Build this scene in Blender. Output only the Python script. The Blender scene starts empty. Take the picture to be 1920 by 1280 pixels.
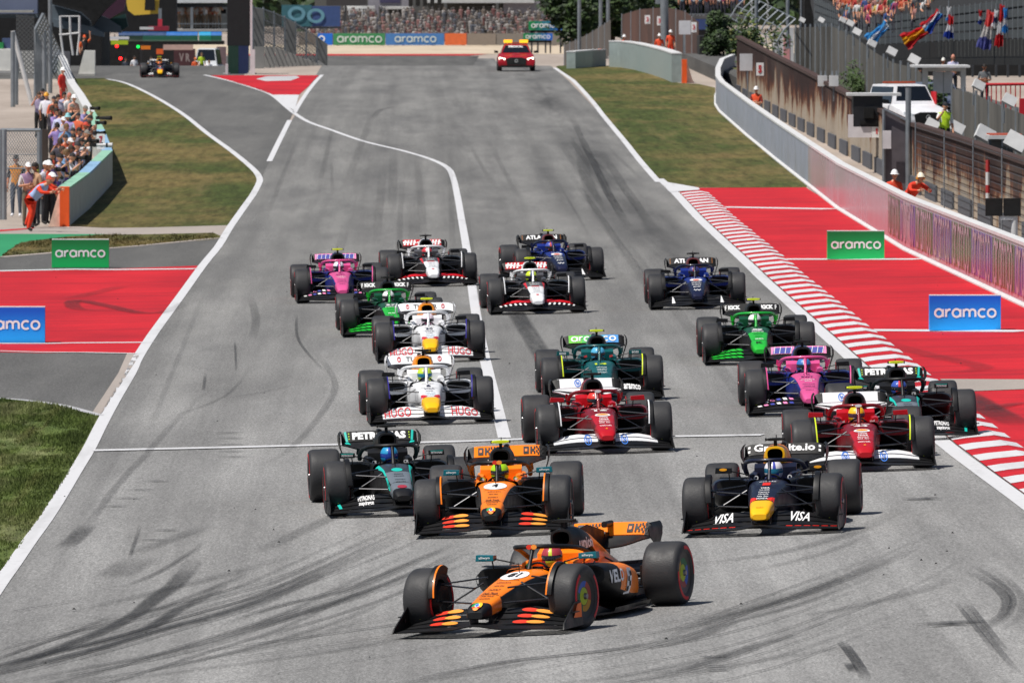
import bpy, bmesh, math, random
from mathutils import Vector, Matrix, Euler
from mathutils.geometry import tessellate_polygon
random.seed(7)
R = math.radians
scene = bpy.context.scene
COL = scene.collection
# ------------------------------------------------------------------ camera, world, sun, exposure
FPX, CAMH, UH, VH = 20000.0, 7.4, 762.0, -86.0      # telephoto: focal length in pixels of a 1920 wide frame
PITCH, YAW = math.atan((640-VH)/FPX), math.atan((960-UH)/FPX)
cam = bpy.data.cameras.new('camera'); camo = bpy.data.objects.new('camera', cam); COL.objects.link(camo)
camo.location = (0, 0, CAMH); camo.rotation_euler = Euler((R(90)-PITCH, 0, -YAW), 'XYZ')
cam.sensor_width = 36; cam.lens = FPX/1920*36; cam.clip_start = 1; cam.clip_end = 9000
cam.dof.use_dof = True; cam.dof.focus_distance = 140; cam.dof.aperture_fstop = 13
scene.camera = camo
scene.render.resolution_x, scene.render.resolution_y = 1024, 682
SUN_EL, SUN_AZ = R(62), R(-122)      # azimuth measured from +Y (down the straight) towards +X; sun stands to the left
w = bpy.data.worlds.new('World'); scene.world = w; w.use_nodes = True
nt = w.node_tree; bg = nt.nodes['Background']
sky = nt.nodes.new('ShaderNodeTexSky'); sky.sky_type = 'NISHITA'; sky.sun_disc = False
sky.sun_elevation = SUN_EL; sky.sun_rotation = SUN_AZ; sky.air_density = 1.0; sky.dust_density = 1.5
nt.links.new(sky.outputs[0], bg.inputs[0]); bg.inputs[1].default_value = 0.066
sun = bpy.data.lights.new('sun', 'SUN'); suno = bpy.data.objects.new('sun', sun); COL.objects.link(suno)
sun.energy = 4.7; sun.angle = R(0.53); sun.color = (1, .955, .89)
sd = Vector((math.sin(SUN_AZ)*math.cos(SUN_EL), math.cos(SUN_AZ)*math.cos(SUN_EL), math.sin(SUN_EL)))
suno.rotation_euler = sd.to_track_quat('Z', 'Y').to_euler(); suno.location = (-60, 60, 120)
vs = scene.view_settings; vs.view_transform = 'Standard'; vs.look = 'None'; vs.exposure = 0.0; vs.gamma = 1; vs.use_curve_mapping = False
# ------------------------------------------------------------------ geometry of the place: terrain height and pixel rays
PROF = [(0,0),(330,0),(395,.34),(455,.60),(540,.97),(600,1.06),(612,1.0),(640,.45),(680,-.4),(760,-1.6),(900,-2.6),(1000,-2.5),(1100,-2.25),(1200,-2.1),(9000,-2.1)]
CROS = [(0,.055),(112,.055),(130,.04),(165,.024),(260,.02),(350,.01),(450,0),(9000,0)]
def lerp_tab(tab, y):
    if y <= tab[0][0]: return tab[0][1]
    for (a, b), (c, d) in zip(tab, tab[1:]):
        if y <= c: return b+(d-b)*(y-a)/(c-a)
    return tab[-1][1]
def terr(x, y):
    return lerp_tab(PROF, y)+lerp_tab(CROS, y)*(min(max(x, -7), 13)-2)
CM = camo.rotation_euler.to_matrix()
def ray(u, v): return CM @ Vector(((u-960)/FPX, (640-v)/FPX, -1))
def at(u, v, Y):                       # the point seen at a pixel, Y metres down the straight
    d = ray(u, v); t = Y/d.y
    return Vector((d.x*t, Y, CAMH+d.z*t))
def G(u, v, h=0.0):                    # the ground point (or the point h above ground) seen at a pixel
    d = ray(u, v); Y = 150.0
    for _ in range(60):
        X = d.x/d.y*Y
        z = terr(X, min(Y, 600))+h
        Yn = (z-CAMH)/(d.z/d.y)
        Y = Y*.5+Yn*.5
    return Vector((d.x/d.y*Y, Y, terr(d.x/d.y*Y, Y)))
def Gx(u, X, h=0.0):                   # ground point at pixel column u on the line x = X
    k = ray(u, 640); Y = X*k.y/k.x
    return Vector((X, Y, terr(X, Y)+h))
# ------------------------------------------------------------------ tagging and object helpers
def tag(o, label=None, cat=None, group=None, kind=None):
    if label: o['label'] = label
    if cat: o['category'] = cat
    if group: o['group'] = group
    if kind: o['kind'] = kind
    return o
def empty(name, loc=(0,0,0), rz=0, label=None, cat=None, group=None):
    o = bpy.data.objects.new(name, None); COL.objects.link(o); o.empty_display_size = .2
    o.location = loc; o.rotation_euler = (0, 0, rz)
    return tag(o, label, cat, group)
def put(name, me, parent=None, loc=None, rot=None, mats=None):
    o = bpy.data.objects.new(name, me); COL.objects.link(o)
    if parent is not None: o.parent = parent
    if loc is not None: o.location = loc
    if rot is not None: o.rotation_euler = rot
    if mats:
        for s, m in zip(o.material_slots, mats):
            s.link = 'OBJECT'; s.material = m
    return o
class MB:                                # collects shapes for ONE mesh
    def __init__(s): s.v, s.f, s.m, s.uv = [], [], [], None
    def add(s, vs, fs, m=0):
        b = len(s.v); s.v += [tuple(p) for p in vs]
        for f in fs: s.f.append([i+b for i in f]); s.m.append(m)
        return s
    def grid(s, P, m=0, cu=False, cv=False, mf=None):
        nu, nv = len(P), len(P[0]); vs = [p for r in P for p in r]; b = len(s.v); s.v += [tuple(p) for p in vs]
        for i in range(nu if cu else nu-1):
            for j in range(nv if cv else nv-1):
                a, c = i*nv+j, ((i+1) % nu)*nv+j
                d, e = ((i+1) % nu)*nv+(j+1) % nv, i*nv+(j+1) % nv
                s.f.append([a+b, c+b, d+b, e+b]); s.m.append(mf(i, j) if mf else m)
        return s
    def loft(s, rings, m=0, caps=True, mf=None):
        s.grid(rings, m, False, True, mf); n = len(rings[0]); b = len(s.v)-len(rings)*n
        if caps:
            s.f.append([b+i for i in range(n)]); s.m.append(mf(0, 0) if mf else m)
            s.f.append([b+(len(rings)-1)*n+i for i in range(n)][::-1]); s.m.append(mf(len(rings)-2, 0) if mf else m)
        return s
    def box(s, c, d, m=0, M=None):
        vs = [Vector((x*d[0]/2, y*d[1]/2, z*d[2]/2)) for x in (-1,1) for y in (-1,1) for z in (-1,1)]
        vs = [(M @ p if M else p)+Vector(c) for p in vs]
        return s.add(vs, [(0,1,3,2),(4,6,7,5),(0,4,5,1),(2,3,7,6),(0,2,6,4),(1,5,7,3)], m)
    def tube(s, pts, r, n=8, m=0, closed=False, sq=1.0, up=(0,0,1)):
        pts = [Vector(p) for p in pts]; rs = r if isinstance(r, (list, tuple)) else [r]*len(pts); rings = []
        for i, p in enumerate(pts):
            t = (pts[min(i+1, len(pts)-1)]-pts[max(i-1, 0)]).normalized()
            a = t.cross(Vector(up)); a = a.normalized() if a.length > 1e-4 else t.orthogonal().normalized()
            b = a.cross(t)
            rings.append([p+a*rs[i]*math.cos(k*2*math.pi/n)+b*rs[i]*sq*math.sin(k*2*math.pi/n) for k in range(n)])
        return s.loft(rings, m, True)
    def poly(s, pts, m=0): return s.add(pts, [list(range(len(pts)))], m)
    def prism(s, pts, off, m=0):         # an outline extruded along a vector
        n = len(pts); off = Vector(off); q = [Vector(p)+off for p in pts]
        return s.add(list(pts)+q, [list(range(n))[::-1], list(range(n, 2*n))]+[(i, (i+1) % n, n+(i+1) % n, n+i) for i in range(n)], m)
    def mesh(s, name, mats, smooth=True, ang=38, recalc=True):
        me = bpy.data.meshes.new(name); me.from_pydata(s.v, [], s.f)
        for m in mats: me.materials.append(m)
        me.polygons.foreach_set('material_index', s.m)
        if recalc:
            bm = bmesh.new(); bm.from_mesh(me); bmesh.ops.recalc_face_normals(bm, faces=bm.faces); bm.to_mesh(me); bm.free()
        if smooth:
            me.polygons.foreach_set('use_smooth', [True]*len(me.polygons)); me.set_sharp_from_angle(angle=R(ang))
        me.update(); return me
    def build(s, name, mats, parent=None, loc=None, rot=None, smooth=True, ang=38, recalc=True):
        if not isinstance(mats, (list, tuple)): mats = [mats]
        return put(name, s.mesh(name, mats, smooth, ang, recalc), parent, loc, rot)
# ------------------------------------------------------------------ materials
def lin(c):
    f = lambda x: x/12.92 if x <= .04045 else ((x+.055)/1.055)**2.4
    return tuple(f(x/255) for x in c)+(1,)
MATS = {}
def nd(t, k, **kw):
    n = t.nodes.new(k)
    for a, b in kw.items():
        if a in n.inputs: n.inputs[a].default_value = b
        else: setattr(n, a, b)
    return n
def mat(name, rgb, rough=.5, metal=0, coat=0, var=.12, scale=3, bump=0, bscale=40, emit=None, spec=.5, stretch=None, crough=.08):
    """Painted or plain surface: base colour with slight grime variation, optional fine relief."""
    if name in MATS: return MATS[name]
    m = bpy.data.materials.new(name); m.use_nodes = True; t = m.node_tree; b = t.nodes['Principled BSDF']; L = t.links.new
    c = lin(rgb); b.inputs['Roughness'].default_value = rough; b.inputs['Metallic'].default_value = metal
    b.inputs['Coat Weight'].default_value = coat; b.inputs['Coat Roughness'].default_value = crough; b.inputs['Specular IOR Level'].default_value = spec
    co = nd(t, 'ShaderNodeTexCoord')
    src = co.outputs['Object']
    if stretch:
        mp = nd(t, 'ShaderNodeMapping'); mp.inputs['Scale'].default_value = stretch; L(src, mp.inputs[0]); src = mp.outputs[0]
    if var:
        n = nd(t, 'ShaderNodeTexNoise', Scale=scale, Detail=4.0, Roughness=.6); L(src, n.inputs['Vector'])
        mr = nd(t, 'ShaderNodeMapRange'); L(n.outputs[0], mr.inputs[0]); mr.inputs[1].default_value = .3; mr.inputs[2].default_value = .7
        mr.inputs[3].default_value = 1-var; mr.inputs[4].default_value = 1+var*.6
        mx = nd(t, 'ShaderNodeMix', data_type='RGBA', blend_type='MULTIPLY'); mx.inputs[0].default_value = 1
        mx.inputs[6].default_value = c; L(mr.outputs[0], mx.inputs[7]); L(mx.outputs[2], b.inputs['Base Color'])
        m2 = nd(t, 'ShaderNodeMapRange'); L(n.outputs[0], m2.inputs[0]); m2.inputs[1].default_value = .3; m2.inputs[2].default_value = .7
        m2.inputs[3].default_value = max(.02, rough*.8); m2.inputs[4].default_value = min(1, rough*1.25); L(m2.outputs[0], b.inputs['Roughness'])
    else: b.inputs['Base Color'].default_value = c
    if bump:
        n2 = nd(t, 'ShaderNodeTexNoise', Scale=bscale, Detail=3.0); L(src, n2.inputs['Vector'])
        bp = nd(t, 'ShaderNodeBump', Strength=bump, Distance=.02); L(n2.outputs[0], bp.inputs['Height']); L(bp.outputs[0], b.inputs['Normal'])
    if emit: b.inputs['Emission Color'].default_value = c; b.inputs['Emission Strength'].default_value = emit
    MATS[name] = m; return m
def ramp(t, pts):
    r = nd(t, 'ShaderNodeValToRGB'); e = r.color_ramp.elements
    while len(e) < len(pts): e.new(.5)
    for x, (p, c) in zip(e, pts): x.position = p; x.color = c if len(c) == 4 else tuple(c)+(1,)
    return r
def ground_mat(name, build, rough=.9):
    m = bpy.data.materials.new(name); m.use_nodes = True; t = m.node_tree; b = t.nodes['Principled BSDF']
    b.inputs['Roughness'].default_value = rough; b.inputs['Specular IOR Level'].default_value = .25
    co = nd(t, 'ShaderNodeTexCoord'); build(t, b, co.outputs['Object'], t.links.new); MATS[name] = m; return m
def scaled(t, src, s):
    mp = nd(t, 'ShaderNodeMapping'); mp.inputs['Scale'].default_value = s; t.links.new(src, mp.inputs[0]); return mp.outputs[0]
def noise(t, src, s, scale=1.0, detail=4.0, rough=.6):
    n = nd(t, 'ShaderNodeTexNoise', Scale=scale, Detail=detail, Roughness=rough); t.links.new(scaled(t, src, s), n.inputs['Vector']); return n.outputs[0]
def mixc(t, f, a, b, mode='MIX'):
    mx = nd(t, 'ShaderNodeMix', data_type='RGBA', blend_type=mode)
    for sock, val in ((mx.inputs[0], f), (mx.inputs[6], a), (mx.inputs[7], b)):
        if hasattr(val, 'is_linked') or hasattr(val, 'links'): t.links.new(val, sock)
        else: sock.default_value = val
    return mx.outputs[2]
def rng(t, src, a, b, c, d):
    mr = nd(t, 'ShaderNodeMapRange'); t.links.new(src, mr.inputs[0])
    for i, x in enumerate((a, b, c, d)): mr.inputs[i+1].default_value = x
    return mr.outputs[0]
def asphalt_build(lo, hi, rubber=1.0, red=None):
    def f(t, b, co, L):
        fine = noise(t, co, (1,1,1), 38, 2, .7)
        mid = noise(t, co, (.6,.05,1), 1, 5, .65)
        streak = noise(t, co, (1.0,.008,1), 1, 5, .65)
        seam = noise(t, co, (.02,.35,1), 1, 4, .6)
        col = mixc(t, rng(t, mid, .3, .7, 0, 1), lo, hi)
        if rubber:                                # the paving of the straight is darker than that of the near corner
            s0 = nd(t, 'ShaderNodeSeparateXYZ'); L(co, s0.inputs[0]); yj = nd(t, 'ShaderNodeMath', operation='ADD'); L(s0.outputs[1], yj.inputs[0]); L(rng(t, noise(t, co, (.2,.05,1), 1, 3, .6), .3, .7, -25, 25), yj.inputs[1])
            col = mixc(t, rng(t, yj.outputs[0], 135, 240, 0, 1), col, mixc(t, rng(t, mid, .3, .7, 0, 1), tuple(x*.68 for x in lo[:3])+(1,), (hi[0]*.74, hi[1]*.735, hi[2]*.715, 1)))
        col = mixc(t, rng(t, streak, .42, .68, 0, .5*rubber), col, tuple(x*.45 for x in lo[:3])+(1,))
        col = mixc(t, rng(t, seam, .62, .8, 0, .08), col, tuple(x*.6 for x in lo[:3])+(1,))
        # rubber laid down by cars on the two wheel tracks of the racing line
        sx = nd(t, 'ShaderNodeSeparateXYZ'); L(co, sx.inputs[0])
        def band(x0, wd, amt, col):
            m1 = nd(t, 'ShaderNodeMath', operation='SUBTRACT'); L(sx.outputs[0], m1.inputs[0]); m1.inputs[1].default_value = x0
            m2 = nd(t, 'ShaderNodeMath', operation='ABSOLUTE'); L(m1.outputs[0], m2.inputs[0])
            k = rng(t, m2.outputs[0], 0, wd, 1, 0)
            yy = rng(t, sx.outputs[1], 150, 300, 0, 1)
            br = rng(t, noise(t, co, (.6,.02,1), 1, 4, .65), .38, .62, .05, 1)
            p = nd(t, 'ShaderNodeMath', operation='MULTIPLY'); L(k, p.inputs[0]); L(br, p.inputs[1])
            q = nd(t, 'ShaderNodeMath', operation='MULTIPLY'); L(p.outputs[0], q.inputs[0]); L(yy, q.inputs[1])
            r = nd(t, 'ShaderNodeMath', operation='MULTIPLY'); L(q.outputs[0], r.inputs[0]); r.inputs[1].default_value = amt
            return mixc(t, r.outputs[0], col, (.028,.028,.03,1))
        if rubber: col = band(6.5, 1.2, .75, col); col = band(4.6, .8, .35, col); col = band(2.2, 1.0, .2, col)
        grain = noise(t, co, (26,2.4,1), 1, 3, .75); col = mixc(t, 1.0, col, rng(t, grain, .32, .68, .80, 1.2), 'MULTIPLY')
        dots = rng(t, fine, .38, .64, .58, 1.36)
        col = mixc(t, 1.0, col, dots, 'MULTIPLY')
        L(col, b.inputs['Base Color'])
        bp = nd(t, 'ShaderNodeBump', Strength=.5, Distance=.012); L(fine, bp.inputs['Height']); L(bp.outputs[0], b.inputs['Normal'])
    return f
A = lambda x: (x*1.0, x*.99, x*.97, 1)
ground_mat('asphalt', asphalt_build(A(.215), A(.35)), .85)
ground_mat('asphalt_pit', asphalt_build(A(.155), A(.22), .6), .85)
ground_mat('asphalt_dark', asphalt_build(A(.135), A(.19), .5), .9)
def red_build(t, b, co, L):
    fine = noise(t, co, (1,1,1), 30, 2, .7); mid = noise(t, co, (.35,.12,1), 1, 5, .65); st = noise(t, co, (.12,1.1,1), 1, 3, .6)
    col = mixc(t, rng(t, mid, .3, .7, 0, 1), lin((176,22,32)), lin((212,32,40)))
    col = mixc(t, rng(t, st, .48, .75, 0, .5), col, lin((122,26,32)))
    col = mixc(t, 1.0, col, rng(t, fine, .4, .66, .85, 1.12), 'MULTIPLY'); L(col, b.inputs['Base Color'])
    bp = nd(t, 'ShaderNodeBump', Strength=.3, Distance=.01); L(fine, bp.inputs['Height']); L(bp.outputs[0], b.inputs['Normal'])
ground_mat('red_paint', red_build, .6)
def white_build(t, b, co, L):
    fine = noise(t, co, (1,.4,1), 7, 5, .75); st = noise(t, co, (1,.06,1), 2, 3, .6)
    col = mixc(t, rng(t, fine, .56, .75, 0, .5), lin((208,208,210)), lin((140,136,134)))
    col = mixc(t, rng(t, st, .55, .8, 0, .4), col, lin((130,128,126))); L(col, b.inputs['Base Color'])
ground_mat('line_paint', white_build, .6)
def grass_build(a, c, d):
    def f(t, b, co, L):
        fine = noise(t, co, (1,1,1), 14, 5, .75); big = noise(t, co, (.16,.035,0), 1, 4, .6); mid = noise(t, co, (.7,.16,1), 1, 4, .65)
        col = mixc(t, rng(t, big, .4, .62, 0, 1), lin(a), lin(c))
        col = mixc(t, rng(t, mid, .5, .72, 0, .75), col, lin(d))
        mot = noise(t, co, (3.2,.2,1), 1, 6, .8); col = mixc(t, 1.0, col, rng(t, mot, .34, .66, .52, 1.4), 'MULTIPLY'); mo2 = noise(t, co, (.8,.03,1), 1, 4, .7); col = mixc(t, rng(t, mo2, .55, .75, 0, .5), col, lin((138,120,82)))
        col = mixc(t, 1.0, col, rng(t, fine, .3, .7, .6, 1.35), 'MULTIPLY'); L(col, b.inputs['Base Color'])
        bp = nd(t, 'ShaderNodeBump', Strength=1, Distance=.06); L(fine, bp.inputs['Height']); L(bp.outputs[0], b.inputs['Normal'])
    return f
ground_mat('grass_dry', grass_build((74,84,42), (118,104,64), (64,76,36)), 1)
ground_mat('grass_green', grass_build((78,98,44), (112,124,66), (158,158,114)), 1)
def conc_build(a, c):
    def f(t, b, co, L):
        fine = noise(t, co, (1,1,1), 16, 4, .7); big = noise(t, co, (.3,.06,1), 1, 5, .6)
        col = mixc(t, rng(t, big, .3, .7, 0, 1), lin(a), lin(c)); col = mixc(t, 1.0, col, rng(t, fine, .3, .7, .85, 1.12), 'MULTIPLY'); L(col, b.inputs['Base Color'])
    return f
ground_mat('concrete_floor', conc_build((150,138,128), (178,166,156)), .9)
ground_mat('concrete_path', conc_build((150,142,136), (170,160,152)), .9)
ground_mat('gravel_far', conc_build((186,170,148), (204,188,166)), .95)
ground_mat('green_paint', conc_build((40,130,86), (52,148,98)), .6)
ground_mat('grey_paint', conc_build((170,170,172), (196,196,198)), .6)
# rubber skid marks: a thin film, broken up by noise and fading at the edges
def skid_mat(name, dark):
    m = bpy.data.materials.new(name); m.use_nodes = True; t = m.node_tree; b = t.nodes['Principled BSDF']; L = t.links.new
    b.inputs['Base Color'].default_value = (.02,.02,.021,1); b.inputs['Roughness'].default_value = .75
    uv = nd(t, 'ShaderNodeUVMap'); uv.uv_map = 'UVMap'; sx = nd(t, 'ShaderNodeSeparateXYZ'); L(uv.outputs[0], sx.inputs[0])
    co = nd(t, 'ShaderNodeTexCoord')
    m1 = nd(t, 'ShaderNodeMath', operation='SUBTRACT'); L(sx.outputs[1], m1.inputs[0]); m1.inputs[1].default_value = .5
    m2 = nd(t, 'ShaderNodeMath', operation='ABSOLUTE'); L(m1.outputs[0], m2.inputs[0])
    edge = rng(t, m2.outputs[0], .34, .5, 1, 0)
    e1 = rng(t, sx.outputs[0], 0, .25, 0, 1); e2 = rng(t, sx.outputs[0], .6, 1, 1, 0)
    nz = rng(t, noise(t, co.outputs['Object'], (1,1,1), 11, 4, .7), .35, .65, .6, 1)
    ns = rng(t, noise(t, uv.outputs[0], (9,1.2,1), 3, 3, .6), .35, .65, .62, 1)
    cur = edge
    for s in (e1, e2, nz, ns):
        p = nd(t, 'ShaderNodeMath', operation='MULTIPLY'); L(cur, p.inputs[0]); L(s, p.inputs[1]); cur = p.outputs[0]
    p = nd(t, 'ShaderNodeMath', operation='MULTIPLY'); L(cur, p.inputs[0]); p.inputs[1].default_value = dark; L(p.outputs[0], b.inputs['Alpha'])
    MATS[name] = m; return m
skid_mat('skid_dark', .82); skid_mat('skid_mid', .55); skid_mat('skid_faint', .3); skid_mat('skid_trace', .17)
# ------------------------------------------------------------------ ground sheets draped on the terrain
YS = [-40+10*i for i in range(13)]+[90+2*i for i in range(1, 131)]+[350+5*i for i in range(1, 71)]+[700+20*i for i in range(1, 31)]+[1400, 2200, 4000, 8500]
XS = [-3000,-300,-60]+[-7+2*i for i in range(11)]+[60,300,3000]
TH = {}
def zgrid(x, y):                           # the height of the faceted ground sheet
    j = max(0, min(len(XS)-2, next((k for k in range(len(XS)-1) if x <= XS[k+1]), len(XS)-2)))
    i = max(0, min(len(YS)-2, next((k for k in range(len(YS)-1) if y <= YS[k+1]), len(YS)-2)))
    a = (x-XS[j])/(XS[j+1]-XS[j]); b = (y-YS[i])/(YS[i+1]-YS[i])
    z = [terr(XS[j+p], YS[i+q]) for q in (0,1) for p in (0,1)]
    return (z[0]*(1-a)+z[1]*a)*(1-b)+(z[2]*(1-a)+z[3]*a)*b
def clip(poly, ax, val, keep_less):
    out = []; s = 1 if keep_less else -1
    for i in range(len(poly)):
        p, q = poly[i-1], poly[i]; dp, dq = (val-p[ax])*s, (val-q[ax])*s
        if dp >= 0: out.append(p) if not out or out[-1] != p else None
        if (dp > 0 and dq < 0) or (dp < 0 and dq > 0):
            k = dp/(dp-dq); r = [p[0]+(q[0]-p[0])*k, p[1]+(q[1]-p[1])*k]; r[ax] = val; out.append(tuple(r))
    return out
def drape(mb, pts, h, m=0):
    pts = [(p[0], p[1]) for p in pts]
    tris = tessellate_polygon([[Vector((x, y, 0)) for x, y in pts]])
    idx = {}
    def vid(p):
        k = (round(p[0], 4), round(p[1], 4))
        if k not in idx: idx[k] = len(mb.v); mb.v.append((p[0], p[1], zgrid(p[0], p[1])+h))
        return idx[k]
    for tr in tris:
        T = [pts[i] for i in tr]; y0, y1 = min(p[1] for p in T), max(p[1] for p in T)
        for i in range(len(YS)-1):
            if YS[i+1] <= y0 or YS[i] >= y1: continue
            a = T
            if YS[i] > y0: a = clip(a, 1, YS[i], False)
            if len(a) >= 3 and YS[i+1] < y1: a = clip(a, 1, YS[i+1], True)
            if len(a) < 3: continue
            x0, x1 = min(p[0] for p in a), max(p[0] for p in a)
            for j in range(len(XS)-1):
                if XS[j+1] <= x0 or XS[j] >= x1: continue
                b = a
                if XS[j] > x0: b = clip(b, 0, XS[j], False)
                if len(b) >= 3 and XS[j+1] < x1: b = clip(b, 0, XS[j+1], True)
                if len(b) < 3: continue
                f = []
                for p in b:
                    q = vid(p)
                    if q not in f: f.append(q)
                if len(f) >= 3: mb.f.append(f); mb.m.append(m)
    return mb
def patch(name, pts, h, mname, parent=None, kind='structure'):
    mb = MB(); drape(mb, pts, h); o = mb.build(name, MATS[mname], parent, smooth=False)
    if parent is None: o['kind'] = kind
    return o
def px(*uv): return [G(u, v) for u, v in uv]
def line_pts(pts, wd):                      # both edges of a painted line of width wd round a centre line
    pts = [Vector((p[0], p[1], 0)) for p in pts]; l, r = [], []
    for i, p in enumerate(pts):
        t = pts[min(i+1, len(pts)-1)]-pts[max(i-1, 0)]; n = Vector((-t.y, t.x, 0)).normalized()*wd/2
        l.append(p+n); r.append(p-n)
    return l+r[::-1]
def smooth_path(pts, k=4):
    out = []
    for i in range(len(pts)-1):
        p0, p1, p2, p3 = pts[max(i-1,0)], pts[i], pts[i+1], pts[min(i+2,len(pts)-1)]
        for q in range(k):
            s = q/k
            out.append((2*p1+(p2-p0)*s+(2*p0-5*p1+4*p2-p3)*s*s+(3*p1-p0-3*p2+p3)*s**3)*.5)
    return out+[pts[-1]]
def line(name, uv, wd, h=.014, mname='line_paint', parent=None, world=False, k=3):
    pts = [Vector(p) for p in uv] if world else px(*uv)
    if len(pts) > 2 and k > 1: pts = smooth_path(pts, k)
    mb = MB(); e = line_pts(pts, wd); n = len(pts)
    for i in range(n-1): drape(mb, [e[i], e[i+1], e[2*n-2-i], e[2*n-1-i]], h)
    o = mb.build(name, MATS[mname], parent, smooth=False)
    if parent is None: o['kind'] = 'structure'
    return o
mb = MB(); P = [[(x, y, terr(x, y)) for x in XS] for y in YS]; mb.grid(P)
ground = mb.build('ground', MATS['concrete_floor'], smooth=False); ground['kind'] = 'structure'
XL, XR = -4.85, 8.3
# track asphalt: from behind the photographer's corner up the straight and over the crest
TRK = [(-30,20),(60,20),(40,95),(XR+.9,100),(XR+.1,200),(XR,345),(XR-.1,600),(XR,1010),(-4.6,1010),(-4.8,600)]+[tuple(G(u,v)[:2]) for u,v in ((560,205),(505,300),(489,338),(459,387),(409,463),(340,555),(258,672),(188,800),(113,931),(54,1017),(0,1094),(-200,1390))]
track = patch('track', TRK, .006, 'asphalt')
pit_lane = patch('pit_exit_lane', px((197,149),(240,158),(290,182),(341,213),(389,251),(437,286),(474,317),(488,338),(505,303),(552,208),(510,179),(437,154),(383,142),(330,136),(230,138),(196,142)), .010, 'asphalt_pit')
patch('pit_lane_floor', [(-40,548),(-8.6,548),(-8.6,760),(-40,760)], .007, 'asphalt_dark')
# left side, from far to near
patch('grass_verge', px((138,148),(197,147),(240,158),(290,182),(341,213),(389,251),(437,286),(470,313),(484,336),(478,352),(455,388),(428,424),(210,428),(131,424),(211,345),(190,292),(165,240),(140,190),(132,156)), .009, 'grass_dry')
patch('concrete_path', px((-60,428),(128,427),(210,428),(428,423),(416,444),(400,437),(140,441),(-60,440)), .011, 'concrete_path')
patch('green_strip', px((-60,439),(206,440),(130,444),(60,452),(38,456),(16,470),(0,484),(-60,500)), .013, 'green_paint')
patch('red_strip_edge', px((-60,436),(66,428),(60,430),(-60,440)), .017, 'red_paint')
patch('grass_strip', px((38,456),(60,452),(130,444),(206,440),(400,437),(418,442),(409,449),(300,459),(120,474),(-60,486),(0,484),(16,470)), .009, 'grass_dry')
patch('runoff_asphalt', px((-90,489),(0,484),(120,474),(300,459),(410,448),(428,440),(368,505),(0,510),(-90,512)), .009, 'asphalt_dark')
line('asphalt_edge_line', [(0,483),(120,473),(300,458),(409,447)], .35, .016, 'concrete_path')
left_red = patch('red_runoff', px((-200,510),(0,510),(200,505),(368,499),(382,500),(336,562),(268,664),(160,662),(-200,658)), .013, 'red_paint')
line('runoff_line', [(-200,509),(0,509),(140,506),(368,505)], .75, .018, parent=left_red, k=1)
line('runoff_line', [(-200,645),(0,645),(140,644),(284,643)], .42, .018, parent=left_red, k=1)
line('runoff_line', [(-200,657),(0,659),(160,662),(264,664)], .22, .018, parent=left_red, k=1)
patch('runoff_asphalt', px((-90,657),(0,660),(160,663),(262,665),(256,676),(186,781),(150,769),(80,756),(0,748),(-90,744)), .010, 'asphalt_dark')
patch('track_shoulder', px((238,664),(262,665),(256,676),(190,778),(172,776),(222,700)), .014, 'concrete_path')
patch('grass_verge', px((-90,744),(0,748),(60,753),(120,763),(186,781),(130,890),(100,935),(50,1010),(-12,1092),(-90,1200)), .009, 'grass_green')
line('asphalt_edge_line', [(-60,746),(0,748),(60,753),(120,762),(187,780)], .16, .017, 'grey_paint')
# white lines of the track
line('left_edge_line', [(202,149),(240,158),(290,182),(341,213),(389,251),(437,286),(473,316),(486,333),(484,348),(459,387),(431,427),(409,463),(381,497),(337,558),(288,625),(258,672),(245,700),(213,754),(188,800),(168,840),(140,886),(113,931),(84,976),(54,1017),(23,1062),(0,1094),(-60,1185),(-200,1400)], .21)
line('pit_exit_line', [(383,141),(437,154),(479,167),(510,179),(538,202),(552,213),(578,229),(620,244),(683,266),(754,283),(807,299),(839,315),(850,335),(858,370),(865,410),(872,450),(880,500),(886,545),(894,597),(904,650),(916,702),(931,762),(946,822)], .2)
line('edge_line', [(552,212),(560,198),(577,172),(604,141)], .2)
line('edge_dash', [(505,303),(543,226)], .2, k=1)
red_tri = patch('red_triangle', px((395,142),(440,155),(480,167),(513,179),(561,178),(578,163),(598,142)), .014, 'red_paint')
patch('white_tip', px((513,178.5),(561,178.5),(552,208),(540,201)), .018, 'line_paint', red_tri)
patch('painted_mark', px((480,149),(500,144),(555,143),(562,146),(545,152),(498,153)), .019, 'grey_paint', red_tri)
line('transverse_line', [(176,846),(440,840),(870,829),(1005,824),(1430,817)], .5, .02, k=1)
RE = [(1040,128),(1075,152),(1110,190),(1130,216),(1165,258),(1200,302),(1235,342)]
line('right_edge_line', RE, .22)
EDGE = [G(u,v) for u,v in ((1230,336),(1258,362),(1298,406),(1349,455),(1400,503),(1421,524),(1500,597),(1580,670),(1660,744),(1757,834),(1830,890),(1920,957),(2020,1040))]
line('right_edge_line', [(p.x+.12, p.y, 0) for p in EDGE], .26, .015, world=True)
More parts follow.
